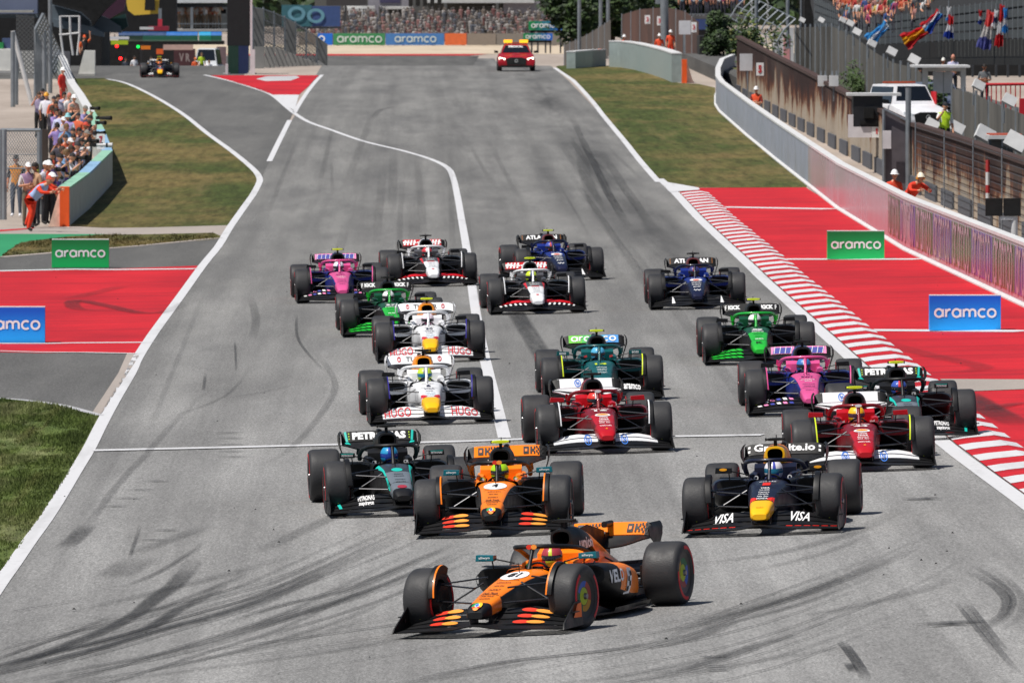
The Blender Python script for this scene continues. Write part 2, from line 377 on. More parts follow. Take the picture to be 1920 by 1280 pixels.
# right side: grass, kerb, painted run-off
patch('grass_verge', px((1042,126),(1078,150),(1112,188),(1133,216),(1168,257),(1204,300),(1238,340),(1310,352),(1511,352),(1515,347),(1402,256),(1349,209),(1341,197),(1341,165),(1310,158),(1272,156),(1232,140),(1180,122),(1110,118),(1050,120)), .009, 'grass_dry')
KL = [(p.x+.27, p.y) for p in EDGE[1:]]; KW = .86
mb = MB(); pr = [(0,.004),(.2,.03),(.62,.06),(KW,.012)]; rows = []
kp = [Vector((a, b, 0)) for a, b in KL]; dense = []
for i in range(len(kp)-1):
    n = max(2, int((kp[i]-kp[i+1]).length/1.2))
    dense += [kp[i].lerp(kp[i+1], q/n) for q in range(n)]
dense.append(kp[-1])
mb.grid([[(p.x+dx, p.y, zgrid(p.x+dx, p.y)+.02+dz) for dx, dz in pr] for p in dense])
kerb = mb.build('kerb', MATS['red_paint'], smooth=False); kerb['kind'] = 'structure'
def kx(y):
    for a, b in zip(dense, dense[1:]):
        if b.y <= y <= a.y: return a.x+(b.x-a.x)*(a.y-y)/(a.y-b.y+1e-6)
    return dense[-1].x
y = dense[0].y-1.5; i = 0
while y > dense[-1].y+2:
    mb = MB(); n = 4; jit = random.uniform(-.12, .12)
    mb.grid([[(kx(y-1.75*q/n)+dx*(1+jit*.15), y-1.75*q/n, zgrid(kx(y-1.75*q/n)+dx, y-1.75*q/n)+.025+dz) for dx, dz in pr] for q in range(n+1)])
    mb.build('kerb_stripe', MATS['line_paint'], kerb, smooth=False); y -= 3.45; i += 1
patch('kerb_start', px((1236,340),(1310,353),(1312,357),(1258,361)), .022, 'line_paint')
right_red = patch('red_runoff', [(kx(330)+KW-.02, 335.5)]+[tuple(G(u,v)[:2]) for u,v in ((1310,353),(1511,352),(1575,392))]+[(12.95,268),(12.78,212),(12.86,150),(13.2,128)]+[(kx(yy)+KW-.05, yy) for yy in (134,145,160,190,220,250,280,310)], .012, 'red_paint')
for q in (((1345,389),(1562,393)), ((1455,487),(1728,487)), ((1608,620),(1925,622))): line('runoff_line', q, .85, .018, parent=right_red, k=1)
patch('grey_band', px((1762,712),(1925,713),(2100,713),(2100,730),(1925,731),(1795,736)), .020, 'concrete_path')
# far end of the straight beyond the crest
patch('gravel_trap', [(-40,1042),(60,1042),(60,1130),(-40,1130)], .02, 'gravel_far')
patch('far_kerb', [(-16,1030),(6,1030),(8,1042),(-18,1042)], .03, 'red_paint')
patch('far_asphalt', [(-30,880),(5,880),(7,1028),(-30,1028)], .012, 'asphalt_dark')
# tyre marks on the asphalt: thin rubber films
def skid(uv, wd, mname, h=.024, parent=None, tap=None):
    pts = smooth_path(px(*uv), 6); n = len(pts); mb = MB(); L = []; uvs = []
    for i, p in enumerate(pts):
        t = pts[min(i+1, n-1)]-pts[max(i-1, 0)]; nn = Vector((-t.y, t.x, 0)).normalized()*wd/2
        for q in range(5):
            s = q/4; x = p+nn*(1-2*s); L.append((x.x, x.y, zgrid(x.x, x.y)+h)); uvs.append((i/(n-1), s))
    fs = [(i*5+j, i*5+j+1, i*5+j+6, i*5+j+5) for i in range(n-1) for j in range(4)]
    me = bpy.data.meshes.new('tyre_mark'); me.from_pydata(L, [], fs); me.materials.append(MATS[mname])
    ul = me.uv_layers.new(name='UVMap')
    for lp in me.loops: ul.data[lp.index].uv = uvs[lp.vertex_index]
    return put('tyre_mark', me, parent or track)
for uv, wd, mn in [
    ([(-60,1284),(0,1266),(68,1246),(136,1230),(204,1212),(272,1191),(344,1171),(400,1157),(483,1129),(567,1094),(629,1062),(692,1035),(758,1002)], .26, 'skid_dark'),
    ([(-60,1276),(0,1259),(91,1228),(181,1207),(249,1189),(290,1173),(335,1144),(376,1124),(420,1096),(470,1070)], .2, 'skid_dark'),
    ([(-60,1268),(0,1250),(68,1232),(136,1207),(204,1180),(254,1153),(294,1121),(326,1099),(358,1062)], .24, 'skid_dark'),
    ([(262,1148),(294,1121),(326,1099),(350,1072),(366,1045)], .3, 'skid_mid'),
    ([(-40,1250),(60,1214),(140,1186),(215,1153)], .08, 'skid_dark'), ([(254,1153),(317,1135),(400,1103),(460,1080)], .1, 'skid_mid'),
    ([(-40,1272),(60,1252),(150,1230),(240,1203)], .07, 'skid_dark'), ([(-40,1258),(50,1236),(130,1214),(200,1190)], .06, 'skid_mid'),
    ([(-40,1294),(120,1262),(330,1222),(480,1180),(640,1128),(780,1075),(900,1032)], .18, 'skid_mid'),
    ([(0,1290),(150,1264),(300,1236),(420,1206),(520,1170)], .10, 'skid_mid'), ([(60,1290),(260,1262),(430,1226),(620,1172),(760,1112)], .14, 'skid_mid'),
    ([(400,1179),(525,1137),(650,1108),(775,1054),(858,1021)], .16, 'skid_mid'), ([(400,1196),(520,1164),(608,1137),(733,1096)], .12, 'skid_mid'),
    ([(300,1250),(450,1225),(600,1190),(720,1150)], .25, 'skid_faint'), ([(120,1290),(330,1262),(600,1226),(760,1196),(930,1150)], .3, 'skid_faint'),
    ([(226,1103),(294,1076),(353,1040),(385,1017)], .1, 'skid_mid'), ([(0,1152),(91,1137),(177,1121)], .05, 'skid_mid'), ([(0,1178),(80,1163),(170,1150)], .05, 'skid_faint'),
    ([(140,1010),(170,978),(205,930),(240,888),(275,852),(320,800),(360,760),(395,728)], .14, 'skid_faint'), ([(120,1030),(150,1002),(165,985)], .3, 'skid_mid'),
    ([(205,1087),(236,1066),(268,1047)], .6, 'skid_faint'), ([(242,1050),(252,1020),(264,985)], .06, 'skid_mid'),
    ([(590,660),(628,720),(600,780),(545,842),(480,880)], .14, 'skid_faint'),
    ([(985,620),(960,560),(930,530)], .3, 'skid_faint'), ([(1030,690),(1000,640),(968,590),(955,575)], .42, 'skid_mid'),
    ([(480,1040),(560,1000),(640,965),(720,940)], .3, 'skid_faint'), ([(250,1040),(330,1010),(400,985)], .3, 'skid_faint'),
    ([(758,1282),(942,1244),(1108,1225),(1200,1212),(1290,1190)], .22, 'skid_dark'), ([(700,1292),(860,1268),(1010,1240),(1150,1222)], .3, 'skid_faint'),
    ([(1237,1201),(1350,1160),(1462,1130),(1537,1104),(1650,1059),(1725,1025)], .22, 'skid_mid'), ([(1250,1212),(1360,1172),(1470,1143),(1560,1112),(1660,1072)], .16, 'skid_mid'),
    ([(1260,1190),(1380,1150),(1480,1122),(1580,1086),(1690,1036)], .5, 'skid_faint'), ([(1200,1220),(1294,1201),(1387,1167)], .15, 'skid_mid'),
    ([(1200,1269),(1294,1254),(1425,1209),(1500,1190)], .22, 'skid_mid'), ([(1000,1290),(1150,1272),(1300,1244),(1420,1214)], .3, 'skid_faint'),
    ([(1100,1288),(1300,1262),(1480,1230),(1700,1200)], .3, 'skid_faint'), ([(1480,1160),(1600,1140),(1720,1110),(1800,1080)], .3, 'skid_faint'),
    ([(1560,1185),(1620,1182),(1700,1178),(1780,1172)], .04, 'skid_mid'),
    ([(1570,1203),(1590,1228),(1606,1252),(1618,1278)], .07, 'skid_dark'), ([(1582,1205),(1602,1230),(1618,1254),(1630,1278)], .07, 'skid_dark'), ([(1590,1245),(1602,1262)], .12, 'skid_dark'),
    ([(1800,1130),(1840,1180),(1880,1230),(1910,1265)], .09, 'skid_mid'), ([(1812,1130),(1852,1180),(1892,1230)], .08, 'skid_mid'), ([(1790,1130),(1830,1180),(1868,1228)], .07, 'skid_mid'),
    ([(1815,1072),(1860,1098),(1886,1125),(1880,1152),(1852,1175),(1830,1188)], .14, 'skid_mid'), ([(1822,1062),(1872,1092),(1898,1122),(1890,1154),(1860,1178)], .10, 'skid_mid'),
    ([(1850,1065),(1900,1100),(1918,1130),(1905,1165),(1860,1190)], .12, 'skid_faint'),
    ([(1312,1235),(1370,1231)], .3, 'skid_dark'), ([(1320,1252),(1365,1250)], .22, 'skid_dark'), ([(1322,1259),(1373,1258)], .2, 'skid_dark'),
    ([(1764,1173),(1785,1171),(1805,1172)], .9, 'skid_dark'), ([(1718,936),(1735,937),(1752,936)], .6, 'skid_dark'),
    ([(1130,420),(1112,370),(1098,330),(1090,290),(1075,235)], .5, 'skid_faint'), ([(1225,430),(1190,380),(1150,320),(1120,280)], .35, 'skid_faint'), ([(1180,430),(1150,380),(1120,320),(1095,270),(1070,215)], .3, 'skid_mid'),
    ([(700,222),(712,208),(735,202),(760,200)], .3, 'skid_faint'), ([(470,560),(480,600),(472,640)], .2, 'skid_faint'), ([(556,590),(560,640),(610,700)], .07, 'skid_mid'),
    ([(130,1150),(300,1110),(420,1080),(560,1040)], .3, 'skid_faint'), ([(1290,1060),(1450,1040),(1600,1000),(1700,950)], .3, 'skid_faint'), ([(1400,1075),(1540,1040),(1640,1000)], .15, 'skid_faint'),
    ([(420,750),(500,735),(570,720)], .1, 'skid_faint'), ([(300,790),(420,745),(470,690)], .08, 'skid_faint'), ([(440,640),(443,700)], .05, 'skid_mid'), ([(381,735),(385,700)], .06, 'skid_mid'),
    ]: skid(uv, wd, mn)
BASES = [[(-60,1284),(68,1246),(204,1212),(344,1171),(483,1129),(629,1062),(758,1002)], [(-60,1268),(68,1232),(204,1180),(294,1121),(358,1062)], [(400,1180),(650,1108),(858,1021)], [(758,1282),(1108,1225),(1290,1190),(1462,1130),(1650,1059),(1800,985)], [(1000,1290),(1300,1244),(1500,1190),(1700,1110)], [(300,1275),(700,1215),(1000,1165)]]
rs = random.Random(3)
for k in range(40):
    b = rs.choice(BASES[:1]*2+BASES[2:]); dv = rs.gauss(0, 30); a0 = rs.uniform(0,.4); du = rs.uniform(-60,60)
    skid([(u+du, v+dv*(1-.4*i/len(b))) for i, (u, v) in enumerate(b)], rs.uniform(.03,.10), rs.choice(('skid_faint','skid_mid','skid_mid')))
for k in range(26):                                   # long rubber lines up the straight
    x = rs.uniform(-4,8); y0 = rs.uniform(150,380); ln = rs.uniform(60,170); dx = rs.uniform(-.6,.6)
    pts = [Vector((x+dx*q/4, y0+ln*q/4, 0)) for q in range(5)]; skid([(762+p.x*20000/p.y, 148000/p.y-86) for p in pts], rs.uniform(.1,.35), 'skid_trace')
for u, v in ((432,813),(436,823),(437,835),(437,848),(438,858),(296,904),(266,920),(243,936),(217,951),(315,996),(290,1014)): skid([(u-13,v+1),(u,v),(u+15,v-1)], .5, 'skid_mid')
for uv, wd, mn in [([(372,560),(290,590),(200,575),(150,565),(135,570),(150,582),(230,585),(330,590)], .4, 'skid_mid'), ([(130,562),(190,548),(240,536)], .5, 'skid_faint')]: skid(uv, wd, mn, .03, left_red)
for uv, wd, mn in [([(1800,738),(1830,755),(1870,778),(1925,802)], .6, 'skid_dark'), ([(1640,640),(1730,665),(1840,690),(1790,700),(1700,702)], .5, 'skid_faint'), ([(1850,772),(1890,762),(1925,756)], .4, 'skid_mid')]: skid(uv, wd, mn, .034, right_red)
# clumps of rubber and stones lying about
mb = MB()
for _ in range(60):
    u, v = random.uniform(60,1860), random.uniform(520,1270)
    p = G(u, v); r = random.uniform(.01,.024); q = [(p.x+r*math.cos(a)*random.uniform(.6,1.3), p.y+r*math.sin(a)*random.uniform(.6,2.2), zgrid(p.x,p.y)+.03) for a in (0,1.2,2.5,3.7,5)]
    mb.add(q+[(p.x,p.y,zgrid(p.x,p.y)+.03+r)], [(0,1,5),(1,2,5),(2,3,5),(3,4,5),(4,0,5)])
o = mb.build('rubber_crumbs', mat('rubber_crumb', (24,24,24), .9)); tag(o, 'scattered dark rubber crumbs lying on the track', 'rubber', kind='stuff')
# ------------------------------------------------------------------ lettering
TXT = {}
def text_geo(s, bold=.012, shear=0.0, lsp=1.0):
    """2D lettering as (verts, faces), cap height about 0.7, origin at the centre."""
    k = (s, bold, shear, lsp)
    if k in TXT: return TXT[k]
    cu = bpy.data.curves.new('lettering', 'FONT'); cu.body = s; cu.size = 1; cu.align_x = 'CENTER'; cu.align_y = 'CENTER'
    cu.offset = bold; cu.shear = shear; cu.resolution_u = 2; cu.space_character = lsp
    o = bpy.data.objects.new('lettering', cu); COL.objects.link(o)
    dg = bpy.context.evaluated_depsgraph_get(); dg.update(); me = bpy.data.meshes.new_from_object(o.evaluated_get(dg))
    vs = [(v.co.x, v.co.y) for v in me.vertices]; fs = [tuple(p.vertices) for p in me.polygons]
    bpy.data.objects.remove(o); bpy.data.curves.remove(cu); bpy.data.meshes.remove(me)
    x0, x1 = min(v[0] for v in vs), max(v[0] for v in vs); y0, y1 = min(v[1] for v in vs), max(v[1] for v in vs)
    cx, cy, h, w = (x0+x1)/2, (y0+y1)/2, y1-y0, x1-x0
    vs = [((x-cx)/h, (y-cy)/h) for x, y in vs]                    # height 1, centred
    TXT[k] = (vs, fs, w/h); return TXT[k]
def decal(mb, fn, s, c, h, wd=None, m=0, bold=.012, shear=0.0, lsp=1.0):
    """Map lettering through fn(a, b) -> 3D; c centre (a, b), h height in b units, wd width in a units."""
    vs, fs, asp = text_geo(s, bold, shear, lsp)
    kx_ = (wd/asp if wd else h)
    mb.add([fn(c[0]+x*kx_, c[1]+y*h) for x, y in vs], fs, m)
def disc(mb, fn, c, ra, rb, m=0, n=20, r0=0.0, a0=0, a1=360):
    A0, A1 = R(a0), R(a1)
    ps = [(math.cos(A0+(A1-A0)*i/n), math.sin(A0+(A1-A0)*i/n)) for i in range(n+1)]
    P = [[fn(c[0]+x*ra*q, c[1]+y*rb*q) for x, y in ps] for q in ([r0, 1] if r0 else [0.001, .5, 1])]
    mb.grid(P, m)
def quad(mb, fn, pts, m=0, n=3):
    a, b, c, d = [Vector((p[0], p[1])) for p in pts]
    mb.grid([[fn(*((a.lerp(d, i/n)).lerp(b.lerp(c, i/n), j/n))) for j in range(n+1)] for i in range(n+1)], m)
# rounded single-stroke letters for the aramco boards: strokes in a 0..1 high x-height box
def arc(cx, cy, r, a0, a1, n=12, ry=None): return [(cx+r*math.cos(R(a0+(a1-a0)*i/n)), cy+(ry or r)*math.sin(R(a0+(a1-a0)*i/n))) for i in range(n+1)]
def stroke_word():
    S = []; x = 0; r = .5
    def a_(x): return [arc(x+r, r, r, -90, 270, 20)[:21], [(x+2*r, 1.0), (x+2*r, 0.0)]], 2*r+.42
    def r_(x): return [[(x, 0), (x, 1)], arc(x+.5, .45, .5, 180, 82, 8)], .5+.36
    def m_(x): return [[(x, 0), (x, 1)], arc(x+.38, .58, .38, 180, 0, 10)+[(x+.76, 0)], arc(x+1.14, .58, .38, 180, 0, 10)+[(x+1.52, 0)]], 1.52+.40
    def c_(x): return [arc(x+r, r, r, 48, 312, 18)], .86+.34
    def o_(x): return [arc(x+r, r, r, 0, 360, 22)], 2*r+.34
    for ch in 'aramco':
        st, adv = {'a': a_, 'r': r_, 'm': m_, 'c': c_, 'o': o_}[ch](x); S += st; x += adv
    return S, x-.34
def aramco(mb, fn, c, wd, m=0, wt=.27):
    S, W = stroke_word(); k = wd/W
    c0, cx_, cy_ = Vector(fn(*c)), Vector(fn(c[0]+.01, c[1])), Vector(fn(c[0], c[1]+.01)); N = (cx_-c0).cross(cy_-c0).normalized()
    if N.y+N.x*.5 > 0: N = -N
    fn0 = fn
    for si, st in enumerate(S):
        fn = lambda a, b, si=si: Vector(fn0(a, b))+N*(.0016*(si % 4)*max(1, wd/3))
        n = len(st); l = []; r = []
        for i, p in enumerate(st):
            p = Vector(p); t = (Vector(st[min(i+1, n-1)])-Vector(st[max(i-1, 0)]))
            if st[0] == st[-1] and i in (0, n-1): t = Vector(st[1])-Vector(st[-2])
            t.normalize(); nn = Vector((-t.y, t.x))*wt/2; l.append(p+nn); r.append(p-nn)
        mb.grid([[fn(c[0]+(q.x-W/2)*k, c[1]+(q.y-.5)*k) for q in (a, b)] for a, b in zip(l, r)], m)
# ------------------------------------------------------------------ the single-seater: shapes shared by every car, nose towards -y
def tab(T, y, k):
    if y <= T[0][0]: return T[0][k]
    for a, b in zip(T, T[1:]):
        if y <= b[0]:
            s = (y-a[0])/(b[0]-a[0]); return a[k]+(b[k]-a[k])*s
    return T[-1][k]
NOSE = [(-2.72,.17,.275,.205),(-2.68,.225,.31,.19),(-2.58,.255,.35,.185),(-2.4,.28,.39,.20),(-2.1,.325,.45,.235),(-1.7,.375,.52,.27),(-1.3,.44,.577,.24),(-1.0,.50,.60,.20),(-.76,.56,.612,.14)]
SN = 3.6
def ring(cx, w, zt, zb, y, n=24, e=SN):
    out = []
    for i in range(n):
        a = 2*math.pi*i/n+math.pi/n; c, s = math.cos(a), math.sin(a)
        out.append((cx+w/2*math.copysign(abs(c)**(2/e), c), y, (zt+zb)/2+(zt-zb)/2*math.copysign(abs(s)**(2/e), s)))
    return out
def nose_top(x, y, off=.006):
    w, zt, zb = tab(NOSE, y, 1), tab(NOSE, y, 2), tab(NOSE, y, 3)
    k = max(0.0, 1-min(1, abs(2*x/w))**SN)**(1/SN)
    return (x, y-off*.2, (zt+zb)/2+(zt-zb)/2*k+off)
# front wing: element e (0 main plane .. 3 top flap), chord t
def fw(x, s, off=0.0):
    e = min(3, int(s)); t = s-e; ax = min(1, abs(x)/.97)
    k = 1-max(0, min(1, (ax-.38)/.62))**1.35
    k = k*k*(3-2*k)*.35+k*.65
    inb = [(.09,.112),(.122,.165),(.176,.222),(.232,.282)][e]; outb = [(.07,.08),(.086,.10),(.106,.12),(.128,.145)][e]
    z0 = outb[0]+(inb[0]-outb[0])*k; z1 = outb[1]+(inb[1]-outb[1])*k
    ys = [(-2.80,-2.56),(-2.545,-2.40),(-2.39,-2.26),(-2.25,-2.13)][e]
    y = ys[0]+(ys[1]-ys[0])*t+.20*ax**2
    z = z0+(z1-z0)*(t**1.25)
    if e == 0: z += .045*math.exp(-(x/.2)**2)                     # raised under the nose
    return (x, y-off*.75, z+off*.7)
# rear wing
def rwf(x, t, off=0.0):                    # upper flap, t from lower to upper edge
    s = abs(x)/.52; return (x, 2.10+.13*t-off*.9, .795+.135*t-.035*s**10+off*.45)
def rwm(x, t, off=0.0):                    # main plane below it, spoon shaped
    s = min(1, abs(x)/.52); zl = .665+.115*s**2.2; return (x, 1.90+.19*t-.03*(1-s)-off*.5, zl+(.785-zl)*t**1.3-.02*s**10+off*.8)
def thin(mb, fn, xs, ts, th, m=0, mf=None):
    up = [[Vector(fn(x, t)) for t in ts] for x in xs]; dn = [[p+Vector((0, th*.3, -th)) for p in r] for r in up]
    mb.loft([u+d[::-1] for u, d in zip(up, dn)], m, True, mf)
def fr(a, b, n): return [a+(b-a)*i/n for i in range(n+1)]
PART = []      # (name, mesh, roles, parent index or None)
def part(name, mb, roles, par=None, ang=38):
    me = mb.mesh('car_'+name, [None]*len(roles), True, ang); PART.append((name, me, roles, par)); return len(PART)-1
ROLES_DONE = False
def make_car_parts():
    # nose cone
    m = MB(); ys = fr(-2.72, -.76, 28); n = 24
    def role(i, j):
        y = (ys[i]+ys[i+1])/2; a = 2*math.pi*(j+1)/n; top = math.sin(a) > .5
        if y < -2.50: return 0
        if y < -2.2 and math.sin(a) > -.5: return 4
        if not top: return 3
        return 1 if y < -1.55 else 2
    ry = [ring(0, tab(NOSE,y,1), tab(NOSE,y,2), tab(NOSE,y,3), y) for y in ys]
    m.loft(ry, 0, True, role); nose = part('nose', m, ['nose_tip','nose_top','nose_rear','nose_side','nose_band'])
    m = MB(); m.tube([(0,-1.12,.59),(0,-1.12,.70)], .006, 6); m.tube([(0,-1.13,.695),(0,-1.2,.697)], .005, 6); part('pitot_tube', m, ['carbon'], nose)
    # cockpit tub: outer wall, rim, inner wall
    m = MB(); T = [(-.76,.56,.612,.14),(-.5,.60,.605,.12),(0,.66,.60,.1),(.35,.68,.62,.1),(.6,.66,.67,.1)]; P = []
    for y in fr(-.76, .6, 12):
        w_, zt, zb = tab(T,y,1)/2, tab(T,y,2), tab(T,y,3); d = .06 if -.7 < y < .42 else .2
        half = [(w_*.55, zb), (w_*.92, zb+.08), (w_, zb+.22), (w_, zt-.06), (w_-.02, zt), (w_-.05, zt+.008), (w_-.07, zt-.02), (w_-.09, zb+.2), (0, zb+.18)] if -.72 < y < .45 else [(w_*.55, zb), (w_*.92, zb+.08), (w_, zb+.22), (w_, zt-.06), (w_-.02, zt-.015), (w_-.05, zt), (w_-.12, zt+.004), (w_-.2, zt+.005), (0, zt+.006)]
        P.append([(x, y, z) for x, z in half]+[(-x, y, z) for x, z in half[-2::-1]])
    m.grid(P, 0, False, False, lambda i, j: 2 if 6 <= j <= 9 and 0 < i < 10 else (1 if j in (3,4,5,10,11,12) else 0)); part('cockpit', m, ['nose_side','tub','black'])
    m = MB()
    for s in (-1,1):
        P = []
        for y in fr(-.12, .36, 6):
            b = .105*(1-((y-.12)/.3)**4*.4); P.append([(s*(.30-d*.9), y, z) for d, z in ((0,.55),(0,.55+b),(.05,.565+b),(.10,.55+b),(.125,.51))])
        m.loft(P)
    P = [[(x, .36-.05*math.cos(x*5)+dy, z) for dy, z in ((0,.55),(.0,.71),(.12,.76),(.14,.55))] for x in fr(-.27,.27,8)]; m.loft(P); hr = part('headrest', m, ['pad'])
    m = MB()
    for i in range(24):
        a = 2*math.pi*i/24; b = 2*math.pi*(i+1)/24
        m.tube([(.12*math.cos(a),-.46,.57+.09*math.sin(a)),(.12*math.cos(b),-.46,.57+.09*math.sin(b))], .013, 6)
    m.box((0,-.465,.57),(.12,.03,.1)); part('steering_wheel', m, ['black'])
    # halo
    m = MB(); half = [(.375,.50,.625),(.385,.32,.695),(.36,.02,.778),(.315,-.26,.818),(.235,-.47,.84),(.12,-.585,.848),(0,-.615,.85)]
    path = [Vector(p) for p in half]+[Vector((-x,y,z)) for x,y,z in half[-2::-1]]; path = smooth_path(path, 3)
    m.tube(path, .031, 10, 0, False, .85)
    m.tube([(0,-.615,.83),(0,-.655,.77),(0,-.72,.69),(0,-.78,.60)], [.030,.022,.022,.032], 10); halo = part('halo', m, ['halo'])
    m = MB()
    for s in (-1,1): m = MB(); m.grid([[(s*(.385-.005*k), .36-.1*k, .685+.04*k), (s*(.43), .38-.1*k, .695+.05*k)] for k in range(3)]); part('halo_fin', m, ['halo'], halo)
    # engine cover and airbox
    m = MB(); EC = [(.40,.25,.972,.772),(.52,.30,.98,.66),(.75,.36,.99,.46),(1.1,.36,.90,.34),(1.5,.29,.76,.30),(1.9,.22,.62,.28),(2.3,.15,.50,.30),(2.55,.10,.44,.32)]
    ys = fr(.40, 2.55, 18); m.loft([ring(0, tab(EC,y,1), tab(EC,y,2), tab(EC,y,3), y, 24, 2.7) for y in ys], 0, False, lambda i, j: 0 if i == 0 else (1 if ys[i] < .9 else 2))
    ec = part('engine_cover', m, ['airbox','cover','cover_rear'])
    m = MB(); r0 = ring(0,.25,.972,.772,.40,24,2.7); r1 = ring(0,.20,.948,.796,.398,24,2.7); r2 = ring(0,.15,.92,.82,.9,24,2.7); m.loft([r0, r1, r2], 0, False, lambda i,j: i); b = [len(m.v)-24+i for i in range(24)]; m.f.append(b); m.m.append(1)
    part('air_intake', m, ['airbox','black'], ec)
    m = MB(); pts = [(0,.95,.93),(0,1.35,.965),(0,1.95,.86),(0,2.0,.58),(0,1.5,.72)]; m.prism([(-.006,y,z) for _,y,z in pts], (.012,0,0)); part('fin', m, ['fin'], ec)
    m = MB(); m.loft([ring(0,w_,1.078,1.045,y,16,3) for y,w_ in ((.44,.20),(.47,.24),(.58,.24),(.62,.21))], 0); tc = part('camera_pod', m, ['tcam'], None)
    m = MB(); m.prism([(-.018,.46,.96),(-.018,.62,.96),(-.018,.60,1.05),(-.018,.48,1.05)], (.036,0,0)); part('camera_stalk', m, ['black'], tc)
    m = MB(); m.tube([(0,.72,.95),(0,.74,1.11)], .006, 6)
    for s in (-1,1): m.box((s*.122,.53,1.061),(.012,.13,.036))
    part('antenna', m, ['black'], tc)
    # sidepods
    for s in (-1,1):
        m = MB(); SP = [(-.36,.30,.74,.605,.40),(-.30,.28,.78,.618,.34),(.0,.26,.80,.615,.24),(.5,.24,.785,.585,.14),(1.0,.2,.70,.51,.12),(1.45,.15,.50,.42,.12),(1.9,.08,.28,.34,.14)]
        ys = fr(-.36, 1.9, 16); rr = []
        for y in ys:
            a, b, zt, zb = (tab(SP,y,k) for k in (1,2,3,4)); rr.append([(s*p[0], p[1], p[2]) for p in ring((a+b)/2, b-a, zt, zb, y, 22, 3.2)])
        def role(i, j, ys=ys):
            a = 2*math.pi*(j+1)/22
            if math.sin(a) < -.35: return 2
            return 0 if ys[i] < .0 else 1
        m.loft(rr, 0, True, role); sp = part('sidepod', m, ['pod','pod_rear','carbon'])
        m = MB(); a = ring(.52,.37,.585,.47,-.362,18,3.2); b = ring(.52,.34,.575,.48,-.2,18,3.2); a = [(s*x,y,z) for x,y,z in a]; b = [(s*x,y,z) for x,y,z in b]
        m.loft([a, b], 0, False); m.f.append([len(m.v)-18+i for i in range(18)]); m.m.append(0)
        m.f.append([len(m.v)-36+i for i in range(18)]); m.m.append(0); part('radiator_inlet', m, ['black'], sp)
    # floor, bargeboards and diffuser
    m = MB(); out = [(.16,-.95),(.34,-.92),(.55,-.72),(.72,-.35),(.78,.1),(.78,1.0),(.70,1.38),(.52,1.5),(.5,2.2),(.0,2.25)]
    o2 = [(x,y,.055) for x,y in out]+[(-x,y,.055) for x,y in out[-2::-1]]; m.prism(o2, (0,0,.02)); fl = part('floor', m, ['carbon'], ang=20)
    m = MB()
    for s in (-1,1):
        for k, x in enumerate((.30,.42,.54,.66)): m.grid([[(s*(x+.02*t), -.95+.12*k+.5*t, .07), (s*(x+.03*t), -.9+.12*k+.5*t, .25-.02*k-.1*t)] for t in fr(0,1,4)])
        m.grid([[(s*(.78+.02*math.sin(t*6)), -.2+1.3*t, .07), (s*.80, -.2+1.3*t, .12)] for t in fr(0,1,6)])
    part('floor_fence', m, ['carbon'], fl)
    m = MB(); m.grid([[(x, 2.2, .06), (x, 2.5, .26)] for x in fr(-.5,.5,6)]); m.box((0,1.9,.2),(.8,.7,.16)); part('diffuser', m, ['carbon'], fl)
    # front wing with separate flaps and endplates
    m = MB(); xs = fr(-.97,.97,32); thin(m, fw, xs, fr(0,.96,4), .014, 0); fwp = part('front_wing', m, ['carbon'])
    for e in (1,2,3):
        for s in (-1,1):
            m = MB(); xs = [s*x for x in fr(.125,.955,18)]; thin(m, fw, xs, [e+t for t in fr(.05,.94,3)], .010, 0, lambda i, j: 1 if i > 13 else 0); part('flap', m, ['fw%d' % e,'fwtip'], fwp)
    for s in (-1,1):
        m = MB(); pts = [(-2.66,.055),(-2.60,.12),(-2.42,.20),(-2.18,.315),(-2.02,.335),(-1.98,.30),(-1.96,.06)]
        g = lambda y, z, d: (s*(.965+d+.035*(1-min(1,z/.2))**2), y, z)
        m.loft([[g(y,z,0) for y,z in pts],[g(y,z,.014) for y,z in pts]], 0); ep = part('endplate', m, ['fwend'], fwp)
        m = MB(); m.box((s*1.0,-2.25,.22),(.05,.16,.01)); m.tube([(s*.955,-2.3,.16),(s*.955,-2.3,.2)], .012, 6); part('winglet', m, ['carbon'], fwp)
        m = MB(); m.tube([(s*.84,-2.1,.17),(s*.84,-2.08,.22)], .014, 6); part('sensor', m, ['tcam2'], fwp)
        m = MB(); m.prism([(s*.10,-2.60,.10),(s*.10,-2.3,.12),(s*.115,-2.3,.30),(s*.115,-2.55,.24)], (s*.012,0,0)); part('wing_pylon', m, ['carbon'], fwp)
    # rear wing
    m = MB(); xs = fr(-.52,.52,24); thin(m, rwm, xs, fr(0,1,5), .016, 0); rw = part('rear_wing', m, ['rwlow'])
    m = MB(); thin(m, rwf, xs, fr(0,1,4), .014, 0, lambda i, j: 1 if i in (0,1,22,23) else 0); part('flap', m, ['rw','rwend'], rw)
    for s in (-1,1):
        m = MB(); prof = [(.925,.515),(.90,.535),(.86,.548),(.78,.548),(.70,.53),(.58,.49),(.46,.462),(.30,.455)]
        R_ = []
        for z, x in prof:
            t = (z-.3)/.63; y0 = 1.88+.12*(1-t)+(.16 if z > .89 else 0); y1 = 2.42-.12*(1-t)-(.0 if t > .5 else .05)
            if .45 < z < .72: y0 += .20
            R_.append([(s*x,y0,z),(s*(x+.012),y0,z),(s*(x+.012),y1,z),(s*x,y1,z)])
        m.loft(R_, 0, True); part('endplate', m, ['rwend'], rw)
    m = MB(); m.prism([(-.012,1.95,.42),(-.012,2.1,.42),(-.012,2.16,.82),(-.012,1.98,.84),(-.012,1.92,.74)], (.024,0,0)); m.loft([ring(0,.07,.955,.885,y,12,2.5) for y in (1.98,2.04,2.16,2.24)]); part('actuator', m, ['carbon'], rw)
